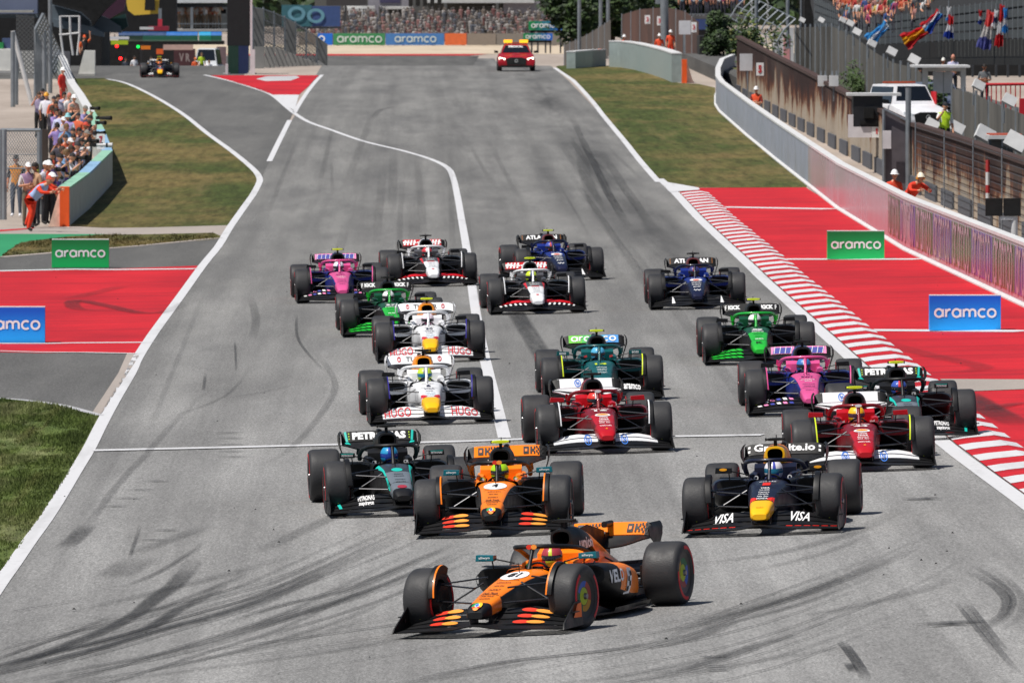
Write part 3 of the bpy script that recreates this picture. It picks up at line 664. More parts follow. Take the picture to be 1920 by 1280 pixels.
    m = MB(); thin(m, lambda x, t: (x, 2.15+.25*t, .36+.10*t+.03*abs(x)), fr(-.46,.46,10), fr(0,1,3), .012); part('beam_wing', m, ['carbon'], rw)
    # wheels
    def lathe(prof, n=36):
        return [[(x, r*math.cos(2*math.pi*k/n), r*math.sin(2*math.pi*k/n)) for x, r in prof] for k in range(n)]
    global WH
    WH = {}
    for nm, wd in (('front',.315),('rear',.415)):
        h = wd/2
        tp = [(-h+.01,.232),(-h-.006,.27),(-h-.002,.318),(-h+.008,.337),(-h+.024,.350),(-h+.048,.3575),(-h*.5,.3605),(0,.361),(h*.5,.3605),(h-.048,.3575),(h-.024,.350),(h-.008,.337),(h+.002,.318),(h+.006,.27),(h-.01,.232)]
        m = MB(); m.grid(lathe(tp, 40), 0, True, False); ty = m.mesh('tyre_'+nm, [None], True, 60)
        m = MB(); n = 40
        st = []
        for sd in (-1,1):
            for a0, a1 in ((35,140),(215,320)):
                m = MB(); m.grid([[(sd*(h+q), r*math.cos(R(a)), r*math.sin(R(a))) for r, q in ((.268,.0085),(.288,.0085),(.306,.006))] for a in fr(a0,a1,20)]); st.append(m.mesh('stripe_'+nm, [None], True))
        m = MB(); rp = [(h-.012,.236),(h-.025,.168),(h-.03,.135),(h-.033,.105)]
        m.grid(lathe(rp, 40), 0, True, False); m.grid(lathe([(h-.033,.105),(h-.033,.098)],40),0,True,False); m.grid(lathe([(h-.033,.098),(h-.02,.05),(h-.02,.001)],40),0,True,False)
        nf = 40
        for idx in range(len(m.f)):
            if idx < nf*3:
                k = (idx//3) % nf; q = idx % 3; m.m[idx] = 0 if q < 1 else 1+[0,1,2,3][int(((k+2) % nf)/10)]
            elif idx < nf*4: m.m[idx] = 0
            else: m.m[idx] = 5
        m.grid(lathe([(-h+.012,.236),(-h+.05,.22),(-h+.08,.05),(-h+.08,.001)],32),0,True,False)
        m.tube([(h-.025,0,0),(h+.008,0,0)], [.04,.03], 10, 6)
        ri = m.mesh('rim_'+nm, [None]*7, True)
        WH[nm] = (ri, ty, st)
    # suspension, brake drums, wheel winglets, mirrors
    for s in (-1,1):
        rods = [((.19,-2.12,.50),(.70,-1.84,.535)),((.26,-1.45,.575),(.70,-1.78,.535)),((.17,-2.1,.26),(.70,-1.84,.20)),((.22,-1.4,.24),(.70,-1.76,.20)),((.22,-1.72,.53),(.70,-1.80,.25)),((.17,-2.22,.34),(.70,-1.97,.36))]
        for a, b in rods: m = MB(); m.tube([(s*a[0],*a[1:]),(s*b[0],*b[1:])], [.021,.018], 8, 0, False, .5); part('wishbone', m, ['susp'])
        rods = [((.12,1.3,.52),(.60,1.78,.52)),((.10,2.2,.46),(.60,1.84,.50)),((.14,1.35,.24),(.60,1.76,.22)),((.10,2.2,.24),(.60,1.86,.22)),((.15,1.5,.58),(.60,1.8,.26))]
        for a, b in rods: m = MB(); m.tube([(s*a[0],*a[1:]),(s*b[0],*b[1:])], .019, 8, 0, False, .6); part('wishbone', m, ['susp'])
        m = MB(); m.tube([(s*.60,1.8,.36),(s*.26,1.82,.33)], .028, 8); part('driveshaft', m, ['carbon'])
        for yy, wd, x0 in ((-1.8,.15,.69),(1.8,.16,.59)):
            m = MB(); n = 20; m.loft([[(s*x, yy+r*math.cos(2*math.pi*k/n), .36+r*math.sin(2*math.pi*k/n)) for k in range(n)] for x, r in ((x0-.04,.12),(x0-.03,.19),(x0+.06,.215))]); m.box((s*(x0-.05),yy-.12,.36),(.04,.14,.22)); part('brake_duct', m, ['carbon'])
        m = MB(); P = []; Q = []
        for a in fr(8, 118, 14):
            aa = R(a); r = .392; cy, cz = -1.8-r*math.cos(aa), .36+r*math.sin(aa); ry_, rz_ = -1.8-(r-.10)*math.cos(aa), .36+(r-.10)*math.sin(aa); x = .678-.02*(1-math.sin(aa))
            P.append([(s*(x+.05),cy,cz-.006),(s*x,cy,cz),(s*(x-.018),cy+.0,cz-.004),(s*(x-.012),ry_,rz_),(s*(x-.004),ry_,rz_),(s*(x+.008),cy,cz-.016),(s*(x+.05),cy,cz-.014)])
        m.loft(P, 0, True, lambda i, j: 1 if j == 1 else 0); part('wheel_winglet', m, ['carbon','winglet'])
        m = MB(); P = [[(s*x, y, z) for x, z in ((.50,.70-d),(.50,.755+d*.3),(.70,.765+d*.3),(.71,.70-d))] for y, d in ((-.52,0),(-.50,.008),(-.40,.0))]; m.loft(P); mi = part('mirror', m, ['mirror'])
        m = MB(); m.tube([(s*.54,-.44,.70),(s*.53,-.43,.60)], .008, 6); m.tube([(s*.53,-.45,.72),(s*.29,-.40,.66)], .009, 6); m.prism([(s*.30,-.5,.615),(s*.66,-.46,.628),(s*.66,-.3,.628),(s*.30,-.3,.62)], (0,0,.01)); part('mirror_stalk', m, ['carbon'], mi)
make_car_parts()
# helmet and driver body (upright sitting, arms on the wheel)
def helmet_mesh():
    m = MB(); nu, nv = 18, 14; P = []
    for i in range(nv+1):
        th = math.pi*i/nv; row = []
        for j in range(nu):
            a = 2*math.pi*j/nu; r = math.sin(th); z = math.cos(th)
            k = 1+(.07 if (math.sin(a) < -.2 and z < -.1) else 0)            # chin bar
            row.append((.123*r*math.cos(a), .142*r*math.sin(a)*k, .132*z-.01*(z < -.4)))
        P.append(row)
    def mf(i, j):
        a = 2*math.pi*(j+.5)/nu; zz = math.cos(math.pi*(i+.5)/nv)
        if math.sin(a) < -.12 and -.22 < zz < .22: return 2
        if abs(math.cos(a)) < .34 and zz > .2: return 1
        return 1 if (zz < -.3 and j % 6 < 3) else 0
    m.grid(P, 0, False, True, mf); return m.mesh('helmet', [None]*3, True, 80)
HELM = helmet_mesh()
# ------------------------------------------------------------------ people: one skinned body mesh per pose, clothes by region
SK, TORSO, SLEEVE, FORE, LEG, SHIN, SHOE, DARK = range(8)
BASE = dict(pelvis=(0,0,.95,.145), spine=(0,.01,1.14,.13), chest=(0,0,1.34,.16), neck=(0,0,1.49,.062), head0=(0,-.015,1.56,.06),
    sL=(-.185,.01,1.41,.068), eL=(-.245,.04,1.13,.05), wL=(-.25,-.06,.89,.034), hL=(-.25,-.085,.82,.036),
    sR=(.185,.01,1.41,.068), eR=(.245,.04,1.13,.05), wR=(.25,-.06,.89,.034), hR=(.25,-.085,.82,.036),
    pL=(-.095,0,.90,.10), kL=(-.105,-.02,.49,.068), aL=(-.11,.02,.09,.047), tL=(-.125,-.13,.045,.042),
    pR=(.095,0,.90,.10), kR=(.105,-.02,.49,.068), aR=(.11,.02,.09,.047), tR=(.125,-.13,.045,.042))
EDG = [('pelvis','spine',TORSO),('spine','chest',TORSO),('chest','neck',TORSO),('neck','head0',SK),('chest','sL',TORSO),('sL','eL',SLEEVE),('eL','wL',FORE),('wL','hL',SK),
    ('chest','sR',TORSO),('sR','eR',SLEEVE),('eR','wR',FORE),('wR','hR',SK),('pelvis','pL',LEG),('pL','kL',LEG),('kL','aL',SHIN),('aL','tL',SHOE),('pelvis','pR',LEG),('pR','kR',LEG),('kR','aR',SHIN),('aR','tR',SHOE)]
def head_shape(Mx):
    m = MB(); nu, nv = 14, 10; P = []
    for i in range(nv+1):
        th = math.pi*i/nv; row = []
        for j in range(nu):
            a = 2*math.pi*j/nu; r = math.sin(th); z = math.cos(th); x = .077*r*math.cos(a); y = .098*r*math.sin(a)
            if z < -.1: x *= 1+.28*z; y *= 1+(.12*z if math.sin(a) < 0 else .45*z)
            row.append(Mx @ Vector((x, y, .118*z)))
        P.append(row)
    m.grid(P, SK, False, True)
    q = lambda *p: [Mx @ Vector(v) for v in p]
    m.add(q((0,-.095,.025),(-.017,-.088,-.022),(.017,-.088,-.022),(0,-.122,-.02)), [(0,1,3),(0,3,2),(1,2,3)], SK)     # nose
    for s in (-1,1):
        m.add(q((s*.018,-.0945,.026),(s*.044,-.087,.026),(s*.044,-.087,.012),(s*.018,-.0955,.012)), [(0,1,2,3)], DARK)       # eyes
        m.add(q((s*.075,0,.02),(s*.092,.012,.03),(s*.09,.012,-.02),(s*.074,0,-.03),(s*.075,.03,0)), [(0,1,2,3),(1,4,2)], SK)  # ears
    m.add(q((-.024,-.090,-.05),(.024,-.090,-.05),(.02,-.086,-.06),(-.02,-.086,-.06)), [(0,1,2,3)], DARK)                 # mouth
    return m
HEADM = {}
def make_pose(name, over=None, head=(0,-.03,1.655), yaw=0, pitch=0, with_head=True):
    J = dict(BASE); J.update(over or {})
    ks = list(J); me = bpy.data.meshes.new('body_'+name)
    me.from_pydata([J[k][:3] for k in ks], [(ks.index(a), ks.index(b)) for a, b, _ in EDG], [])
    o = bpy.data.objects.new('tmp_body', me); COL.objects.link(o)
    md = o.modifiers.new('s', 'SKIN'); md.use_smooth_shade = True
    o.modifiers.new('d', 'SUBSURF').levels = 1
    for i, k in enumerate(ks):
        sv = me.skin_vertices[0].data[i]; sv.radius = (J[k][3], J[k][3]); sv.use_root = k == 'pelvis'
    dg = bpy.context.evaluated_depsgraph_get(); dg.update(); ev = bpy.data.meshes.new_from_object(o.evaluated_get(dg))
    segs = [(Vector(J[a][:3]), Vector(J[b][:3]), l) for a, b, l in EDG]
    m = MB(); fm = []
    for p in ev.polygons:
        c = p.center; best = (9, 0)
        for a, b, l in segs:
            ab = b-a; t = max(0, min(1, (c-a).dot(ab)/ab.length_squared)); d = (c-a-ab*t).length
            if d < best[0]: best = (d, l)
        fm.append(best[1])
    b0 = len(m.v); m.v += [tuple(v.co) for v in ev.vertices]
    for p, l in zip(ev.polygons, fm): m.f.append([i+b0 for i in p.vertices]); m.m.append(l)
    Mx = Matrix.Translation(Vector(head)) @ Matrix.Rotation(yaw, 4, 'Z') @ Matrix.Rotation(pitch, 4, 'X')
    if with_head:
        h = head_shape(Mx); b0 = len(m.v); m.v += h.v; m.f += [[i+b0 for i in f] for f in h.f]; m.m += h.m
    for s in 'LR':                                                      # five fingers on each hand
        w_, h_ = Vector(J['w'+s][:3]), Vector(J['h'+s][:3]); d = (h_-w_).normalized(); sd = d.cross(Vector((0,1,0))); sd = (sd if sd.length > .1 else Vector((1,0,0))).normalized(); nn = d.cross(sd)
        for k, ln in enumerate((.06,.072,.076,.066,.05)):
            if k == 0: a = w_+d*.05+sd*.03; pts = [a, a+sd*.025+d*.03, a+sd*.03+d*.06-nn*.01]
            else: a = h_+d*.01+sd*(.027-.018*(k-1)); pts = [a, a+d*ln*.6-nn*.006, a+d*ln-nn*.03]
            m.tube(pts, [.010,.009,.007], 5, SK)
    out = m.mesh('body_'+name, [None]*8, True, 70, recalc=False)
    bpy.data.objects.remove(o); bpy.data.meshes.remove(me); bpy.data.meshes.remove(ev)
    HEADM[name] = Mx; return out
POSE = {}
POSE['stand'] = make_pose('stand')
POSE['stride'] = make_pose('stride', dict(kL=(-.10,-.16,.50,.068), aL=(-.10,-.20,.09,.047), tL=(-.11,-.34,.05,.042), kR=(.10,.02,.49,.068), aR=(.11,.22,.12,.047), tR=(.12,.10,.04,.042), wL=(-.25,.06,.88,.034), hL=(-.25,.07,.81,.036), wR=(.24,-.16,.92,.034), hR=(.24,-.2,.86,.036)))
CAMARM = dict(eL=(-.27,-.16,1.26,.05), wL=(-.12,-.30,1.45,.034), hL=(-.07,-.36,1.50,.036), eR=(.27,-.14,1.26,.05), wR=(.12,-.22,1.50,.034), hR=(.06,-.24,1.55,.036))
POSE['camera'] = make_pose('camera', CAMARM, yaw=0, pitch=R(4))
POSE['camera_lean'] = make_pose('camera_lean', dict(CAMARM, pelvis=(0,.06,.93,.145), spine=(0,-.02,1.11,.13), chest=(0,-.10,1.29,.16), neck=(0,-.17,1.43,.062), head0=(0,-.2,1.5,.06), sL=(-.185,-.11,1.36,.068), sR=(.185,-.11,1.36,.068), eL=(-.28,-.30,1.20,.05), wL=(-.13,-.45,1.36,.034), hL=(-.08,-.52,1.41,.036), eR=(.28,-.28,1.20,.05), wR=(.13,-.38,1.40,.034), hR=(.07,-.42,1.46,.036)), head=(0,-.225,1.585))
POSE['lean'] = make_pose('lean', dict(pelvis=(0,.02,.90,.15), spine=(0,-.18,1.04,.14), chest=(0,-.38,1.17,.165), neck=(0,-.52,1.28,.064), head0=(0,-.57,1.34,.06), sL=(-.19,-.40,1.22,.07), eL=(-.30,-.62,1.08,.054), wL=(-.20,-.84,1.08,.036), hL=(-.16,-.91,1.09,.036), sR=(.19,-.40,1.22,.07), eR=(.28,-.66,1.06,.054), wR=(.12,-.86,1.08,.036), hR=(.08,-.93,1.09,.036), pL=(-.10,.03,.86,.105), kL=(-.12,-.10,.48,.075), aL=(-.13,.02,.09,.05), pR=(.10,.03,.86,.105), kR=(.12,.10,.50,.075), aR=(.13,.28,.10,.05), tR=(.14,.14,.045,.042), tL=(-.14,-.13,.045,.042)), head=(0,-.62,1.405), pitch=R(-6))
POSE['folded'] = make_pose('folded', dict(eL=(-.26,-.02,1.13,.05), wL=(-.06,-.20,1.17,.034), hL=(.03,-.21,1.18,.036), eR=(.26,-.02,1.13,.05), wR=(.06,-.22,1.12,.034), hR=(-.03,-.22,1.11,.036)))
POSE['phone'] = make_pose('phone', dict(eL=(-.28,-.12,1.25,.05), wL=(-.16,-.24,1.45,.034), hL=(-.13,-.27,1.52,.036)), yaw=R(25))
POSE['wave'] = make_pose('wave', dict(eR=(.33,.0,1.58,.05), wR=(.30,-.03,1.84,.034), hR=(.29,-.04,1.91,.036)))
POSE['sit'] = make_pose('sit', dict(pelvis=(0,0,.50,.145), spine=(0,.02,.69,.13), chest=(0,0,.89,.16), neck=(0,0,1.04,.062), head0=(0,-.015,1.11,.06), sL=(-.185,.01,.96,.068), eL=(-.24,-.06,.70,.05), wL=(-.17,-.28,.62,.034), hL=(-.15,-.35,.60,.036), sR=(.185,.01,.96,.068), eR=(.24,-.06,.70,.05), wR=(.17,-.28,.62,.034), hR=(.15,-.35,.60,.036), pL=(-.1,-.05,.48,.1), kL=(-.14,-.44,.50,.068), aL=(-.14,-.44,.09,.047), tL=(-.15,-.58,.045,.042), pR=(.1,-.05,.48,.1), kR=(.14,-.44,.50,.068), aR=(.14,-.44,.09,.047), tR=(.15,-.58,.045,.042)), head=(0,-.03,1.205))
POSE['driver'] = make_pose('driver', dict(pelvis=(0,.22,.27,.13), spine=(0,.31,.37,.12), chest=(0,.27,.49,.145), neck=(0,.15,.57,.06), head0=(0,.11,.61,.06), sL=(-.175,.22,.525,.062), eL=(-.235,-.08,.46,.046), wL=(-.15,-.36,.55,.034), hL=(-.12,-.44,.575,.034), sR=(.175,.22,.525,.062), eR=(.235,-.08,.46,.046), wR=(.15,-.36,.55,.034), hR=(.12,-.44,.575,.034), pL=(-.09,.16,.27,.09), kL=(-.11,-.36,.38,.065), aL=(-.09,-.78,.33,.045), tL=(-.09,-.84,.42,.04), pR=(.09,.16,.27,.09), kR=(.11,-.36,.38,.065), aR=(.09,-.78,.33,.045), tR=(.09,-.84,.42,.04)), head=(0,.07,.685), with_head=False)
def dome(kind):
    m = MB(); nu, nv = 16, 7; sc = dict(hair=(1.08,1.09,1.08), cap=(1.1,1.1,1.1), hardhat=(1.30,1.32,1.24), bucket=(1.14,1.14,1.1))[kind]; P = []
    for i in range(nv+1):
        th = math.pi*.5*i/nv*(1.12 if kind == 'hair' else 1.0); row = []
        for j in range(nu):
            a = 2*math.pi*j/nu; r = math.sin(th)
            z = .118*math.cos(th)*sc[2]; x, y = .077*r*math.cos(a)*sc[0], .098*r*math.sin(a)*sc[1]
            if kind == 'hair' and i == nv: z += (.035 if math.sin(a) < -.3 else -.045)
            if i == nv and kind != 'hair': z += .022
            row.append((x, y, z+.012))
        P.append(row)
    m.grid(P, 0, False, True)
    if kind in ('hardhat','bucket'):
        k = 1.22 if kind == 'hardhat' else 1.45; z0 = P[-1][0][2]
        m.grid([[(x, y, z) for x, y, z in P[-1]], [(x*k, y*k*(1.08 if kind == 'hardhat' else 1), z0-(.012 if kind == 'hardhat' else .04)) for x, y, z in P[-1]]], 0, False, True)
    if kind == 'cap':
        z0 = P[-1][0][2]; m.grid([[(.07*math.cos(a), -.095*abs(math.sin(a))-.02, z0), (.062*math.cos(a), -.115*abs(math.sin(a))-.065, z0-.018)] for a in fr(R(180), R(360), 8)])
    return m.mesh('headwear_'+kind, [None], True, 60)
HAT = {k: dome(k) for k in ('hair','cap','hardhat','bucket')}
m = MB(); m.tube([(-.098,0,.0),(-.098,0,.0)],.001)
for s in (-1,1): m.tube([(s*.075,0,0),(s*.118,0,0)], [.045,.038], 12)
for i in range(8):
    a, b = math.pi*i/8, math.pi*(i+1)/8; m.tube([(.1*math.cos(a),0,.15*math.sin(a)),(.1*math.cos(b),0,.15*math.sin(b))], .012, 6)
HAT['ear_defenders'] = m.mesh('headwear_ear', [None], True)
def cl(*rgb, r=.85): return mat('cloth_%d_%d_%d' % rgb, rgb, r, var=.18, scale=9, bump=.25, bscale=26)
SKIN = [mat('skin_%d' % i, c, .55, var=.06) for i, c in enumerate(((206,150,120),(186,128,98),(150,98,72),(110,72,54)))]
BLK = mat('dark_detail', (28,24,24), .6)
HAIRS = [mat('hair_%d' % i, c, .7, var=.2, scale=30) for i, c in enumerate(((30,24,20),(58,42,30),(110,84,54),(120,116,112)))]
TUPLE = tuple
def person(loc, rz, pose, label, torso, sleeve=None, fore=None, leg=(40,44,56), shin=None, shoe=(36,34,34), hat='hair', hatc=None, skin=0, h=1.0, group=None, cat='person', extra=None):
    c = lambda x: cl(*x)
    rt = empty('person', loc, rz, label, cat, group); rt.scale = (h, h, h)
    sl = c(sleeve or torso); fo = SKIN[skin] if fore is None else c(fore)
    put('body', POSE[pose], rt, mats=[SKIN[skin], c(torso), sl, fo, c(leg), c(shin) if shin else (SKIN[skin] if shin is False else c(leg)), c(shoe), BLK])
    hm = HAIRS[hatc] if isinstance(hatc, int) else (mat('headwear_%d_%d_%d' % hatc, hatc, .45 if hat == 'hardhat' else .8, var=.08) if hatc else HAIRS[0])
    o = put({'hair':'hair','cap':'cap','hardhat':'hard_hat','bucket':'bucket_hat'}[hat], HAT[hat], rt, mats=[hm]); o.matrix_local = HEADM[pose]
    if extra == 'ear':
        o = put('ear_defenders', HAT['ear_defenders'], rt, mats=[mat('ear_yellow', (230,150,30), .5)]); o.matrix_local = HEADM[pose]
    return rt
# ------------------------------------------------------------------ liveries
def paint(*rgb, r=.38, coat=.15): return mat('paint_%d_%d_%d' % rgb, rgb, r, coat=coat, var=.07, scale=2.5, spec=.35)
def wingp(*rgb): return mat('wing_%d_%d_%d' % rgb, rgb, .6, coat=0, var=.07, scale=2.5, spec=.15)
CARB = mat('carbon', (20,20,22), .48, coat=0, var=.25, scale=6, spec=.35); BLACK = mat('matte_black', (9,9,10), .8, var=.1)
TYRE = mat('tyre_rubber', (50,50,52), .58, var=.16, scale=5, bump=.15, bscale=60, spec=.4)
STRIPE_RED = mat('tyre_red', (205,32,42), .6, var=.2, scale=14); SUSP = mat('suspension', (40,40,44), .3, metal=.4, var=.15)
RIMD = mat('rim_dark', (26,26,28), .4, metal=.3); VIS = mat('visor', (22,24,34), .06, coat=.6, var=0)
WHITE = paint(235,236,238); LIME = mat('lime', (214,232,30), .5, var=.04)
WTXT = mat('white_print', (240,240,240), .6, var=.05); BTXT = mat('black_print', (14,14,16), .6, var=.05)
def prt(*rgb): return mat('print_%d_%d_%d' % rgb, rgb, .55, var=.05)
def livery(**k):
    d = dict(carbon=CARB, black=BLACK, susp=SUSP, tyre=TYRE, stripe=STRIPE_RED, nose_side=CARB, tub=CARB, halo=CARB, airbox=CARB, cover=CARB, cover_rear=CARB, pod=CARB, pod_rear=CARB,
        fw1=CARB, fw2=CARB, fw3=CARB, fwtip=CARB, fwend=CARB, rw=CARB, rwlow=CARB, rwend=CARB, mirror=CARB, tcam=BLACK, tcam2=LIME, winglet=CARB, pad=CARB,
        rim0=RIMD, rimA=RIMD, rimB=RIMD, rimC=RIMD, rimD=RIMD, rimcen=RIMD, nut=mat('nut', (120,120,122), .3, metal=.8))
    d.update(k); d.setdefault('nose_rear', d['nose_top']); d.setdefault('nose_tip', d['nose_top']); d.setdefault('nose_band', d['nose_top']); d.setdefault('fin', d['cover_rear']); return d
ORANGE = paint(255,132,16); NAVY = paint(20,24,46); FRED = paint(184,12,28); FREDD = paint(128,10,26); YEL = paint(250,186,12); TEAL = paint(0,150,140)
PINK = paint(218,84,144); ABLUE = paint(28,46,130); SGREEN = paint(36,180,54); DGREEN = paint(10,74,46); AGREEN = paint(10,86,88); WBLUE = paint(20,42,124); WNAVY = paint(18,22,54); SILV = paint(112,120,128); DSILV = paint(54,58,66)
LV = dict(
 mcl = livery(nose_top=ORANGE, nose_rear=ORANGE, nose_tip=CARB, tub=ORANGE, pod=CARB, pod_rear=ORANGE, airbox=CARB, cover=CARB, cover_rear=ORANGE, fin=CARB, rw=wingp(255,132,16), rwend=CARB, mirror=paint(10,110,124), winglet=ORANGE, pad=ORANGE,
   rimA=prt(44,86,180), rimB=prt(20,100,60), rimC=prt(180,130,24), rimD=prt(150,50,40), rimcen=prt(170,186,30)),
 rbr = livery(nose_top=NAVY, nose_rear=NAVY, nose_tip=YEL, nose_band=YEL, nose_side=NAVY, tub=NAVY, pod=NAVY, pod_rear=NAVY, airbox=YEL, cover=paint(255,140,10), cover_rear=paint(200,30,36), halo=NAVY, pad=NAVY, fwtip=CARB, rw=CARB),
 fer = livery(nose_top=FRED, nose_rear=FREDD, nose_tip=FRED, nose_side=FREDD, tub=FREDD, pod=FREDD, pod_rear=FRED, airbox=CARB, cover=FREDD, cover_rear=FRED, halo=FREDD, pad=FRED, fw2=WHITE, fw3=WHITE, rw=WHITE, rwlow=WHITE, mirror=FRED, winglet=WHITE),
 mer = livery(nose_top=SILV, nose_rear=DSILV, nose_tip=CARB, tub=CARB, pod=CARB, pod_rear=paint(20,60,62), mirror=CARB, airbox=CARB, pad=CARB, winglet=CARB),
 vcr = livery(nose_top=WHITE, nose_rear=WHITE, nose_tip=YEL, nose_band=YEL, nose_side=WHITE, tub=WHITE, pod=WHITE, pod_rear=WHITE, airbox=paint(250,150,20), cover=paint(250,150,20), cover_rear=WHITE, halo=WHITE, pad=WHITE, fw1=WHITE, fw2=WHITE, fw3=WHITE, rw=WHITE, rwend=WHITE, winglet=paint(50,40,140)),
 ast = livery(nose_top=AGREEN, nose_rear=AGREEN, nose_side=AGREEN, tub=AGREEN, pod=AGREEN, pod_rear=AGREEN, cover=AGREEN, cover_rear=AGREEN, halo=AGREEN, pad=AGREEN, mirror=AGREEN, winglet=LIME),
 haa = livery(nose_top=WHITE, nose_rear=paint(70,70,74), nose_tip=WHITE, tub=paint(70,70,74), pod=paint(60,60,64), pod_rear=WHITE, halo=WHITE, cover=WHITE, fw1=CARB, fw2=CARB, fw3=paint(200,24,36), rw=wingp(200,24,36), rwlow=CARB, winglet=WHITE, pad=paint(80,80,84)),
 wil = livery(nose_top=WNAVY, nose_rear=WBLUE, nose_tip=WNAVY, nose_side=WNAVY, tub=WBLUE, pod=WBLUE, pod_rear=WBLUE, cover=WNAVY, cover_rear=WBLUE, halo=paint(16,20,44), pad=WBLUE, airbox=paint(120,60,60)),
 sau = livery(nose_top=SGREEN, nose_rear=DGREEN, nose_tip=SGREEN, tub=DGREEN, pod=CARB, pod_rear=SGREEN, halo=paint(30,170,60), cover=CARB, cover_rear=SGREEN, pad=DGREEN),
 alp = livery(nose_top=PINK, nose_rear=PINK, nose_tip=PINK, nose_side=ABLUE, tub=ABLUE, pod=ABLUE, pod_rear=PINK, halo=PINK, cover=ABLUE, cover_rear=PINK, pad=PINK, winglet=PINK, rw=CARB),
)
WHEELS = [('front',-.8425,-1.8),('front',.8425,-1.8),('rear',-.7925,1.8),('rear',.7925,1.8)]
def race_car(u, v, yaw, team, label, helmet, tcam=None, winglet=None, steer=0, marks=None, extra=None, hl=None, yoff=0):
    L = dict(LV[team]); L['tcam'] = tcam or BLACK
    if winglet: L['winglet'] = winglet
    if extra: L.update(extra)
    Pf = G(u, v); th = -R(yaw); c, s = math.cos(th), math.sin(th)
    wp = lambda x, y: Vector((Pf.x+c*x-s*(y+1.8), Pf.y+s*x+c*(y+1.8), 0))
    Z = lambda x, y: zgrid(wp(x,y).x, wp(x,y).y)+.008
    z = {(x,y): Z(x,y) for x in (-.84,.84) for y in (-1.8,1.8)}
    o = wp(0,0); zc = sum(z.values())/4
    ex = Vector((c*1.68, s*1.68, (z[.84,-1.8]+z[.84,1.8]-z[-.84,-1.8]-z[-.84,1.8])/2)).normalized()
    ey = Vector((-s*3.6, c*3.6, (z[.84,1.8]+z[-.84,1.8]-z[.84,-1.8]-z[-.84,-1.8])/2)).normalized()
    ez = ex.cross(ey); ey = ez.cross(ex)
    rt = empty('race_car', (o.x, o.y, zc), 0, label, 'race car', 'open-wheel racing cars')
    rt.rotation_euler = Matrix((ex, ey, ez)).transposed().to_euler()
    objs = []
    for name, me, roles, par in PART:
        ob = put(name, me, rt if par is None else objs[par], mats=[L[r] for r in roles]); objs.append(ob)
    named = {}
    for ob, p in zip(objs, PART): named.setdefault(p[0], ob)
    for kind, x, y in WHEELS:
        ri, ty, st = WH[kind]
        wh = put('wheel', ri, rt, (x, y, .361), (R(random.uniform(0,360)), 0, (R(steer)*-1 if kind == 'front' else 0)+(math.pi if x < 0 else 0)), [L[k] for k in ('rim0','rimA','rimB','rimC','rimD','rimcen','nut')])
        put('tyre', ty, wh, mats=[TYRE]); [put('sidewall_stripe', q, wh, mats=[L['stripe']]) for q in st]
    for yg, xg in ((-2.205,.14),(-1.535,.185),(-.82,.25)): dz(named['nose'], [BTXT], lambda m: quad(m, lambda x,y: nose_top(x,y,.004), [(-xg,yg),(xg,yg),(xg,yg+.012),(-xg,yg+.012)], 0, 6), 'panel_gap')
    # driver
    dl = empty('person', rt.location, 0, hl or ('driver in the cockpit of the '+label), 'person', 'drivers'); dl.rotation_euler = rt.rotation_euler
    hc = helmet; suit = helmet[3] if len(helmet) > 3 else (30,30,34)
    put('body', POSE['driver'], dl, mats=[cl(30,30,32)]+[cl(*suit)]*5+[BLK]*2)
    hp = put('helmet', HELM, dl, (0,.06,.69), (R(4),0,R(random.uniform(-6,6))+(R(8) if steer else 0)), [paint(*hc[0]), paint(*hc[1]), hc[2] if len(hc) > 2 and hc[2] else VIS])
    if marks: marks(rt, named)
    return rt
# ---- decal helpers in car coordinates
NF = lambda x, y: nose_top(x, y, .006)
RWF = lambda x, t: rwf(x, t, .008)
RWM = lambda x, t: rwm(x, t, .008)
FWF = lambda x, s: fw(x, s, .008)
def cover_side(sgn):
    EC = [(.40,.25,.972,.772),(.52,.30,.98,.66),(.75,.36,.99,.46),(1.1,.36,.90,.34),(1.5,.29,.76,.30),(1.9,.22,.62,.28)]
    def f(y, z):
        w_, zt, zb = tab(EC,y,1), tab(EC,y,2), tab(EC,y,3); k = max(0, 1-min(1, abs(2*(z-(zt+zb)/2)/(zt-zb)))**2.7)**(1/2.7); return (sgn*(w_/2*k+.008), y, z)
    return f
def pod_side(sgn):
    SP = [(-.36,.30,.74,.605,.40),(-.30,.28,.78,.618,.34),(.0,.26,.80,.615,.24),(.5,.24,.785,.585,.14),(1.0,.2,.70,.51,.12),(1.45,.15,.50,.42,.12),(1.9,.08,.28,.34,.14)]
    def f(y, z):
        a, b, zt, zb = (tab(SP,y,k) for k in (1,2,3,4)); k = max(0, 1-min(1, abs(2*(z-(zt+zb)/2)/(zt-zb)))**3.2)**(1/3.2); return (sgn*((a+b)/2+(b-a)/2*k+.008), y, z)
    return f
def dz(parent, mats, fn, name='lettering'):
    m = MB(); fn(m)
    if m.v and min(abs(v[0]) for v in m.v) > .035 and min(v[0] for v in m.v) < 0 < max(v[0] for v in m.v):      # a mark on either side: one part each
        for sg in (-1, 1):
            n = MB(); idx = {}
            for f, mi in zip(m.f, m.m):
                if m.v[f[0]][0]*sg > 0:
                    for i in f:
                        if i not in idx: idx[i] = len(n.v); n.v.append(m.v[i])
                    n.f.append([idx[i] for i in f]); n.m.append(mi)
            n.build(name, mats, parent, smooth=False, recalc=False)
        return None
    return m.build(name, mats, parent, smooth=False, recalc=False)
def nose_lines(m, rows, mi=0):               # small sponsor lines: (text, y, height, width)
    for s, y, h, w_ in rows: decal(m, NF, s, (0, y), h, w_, mi, .02)
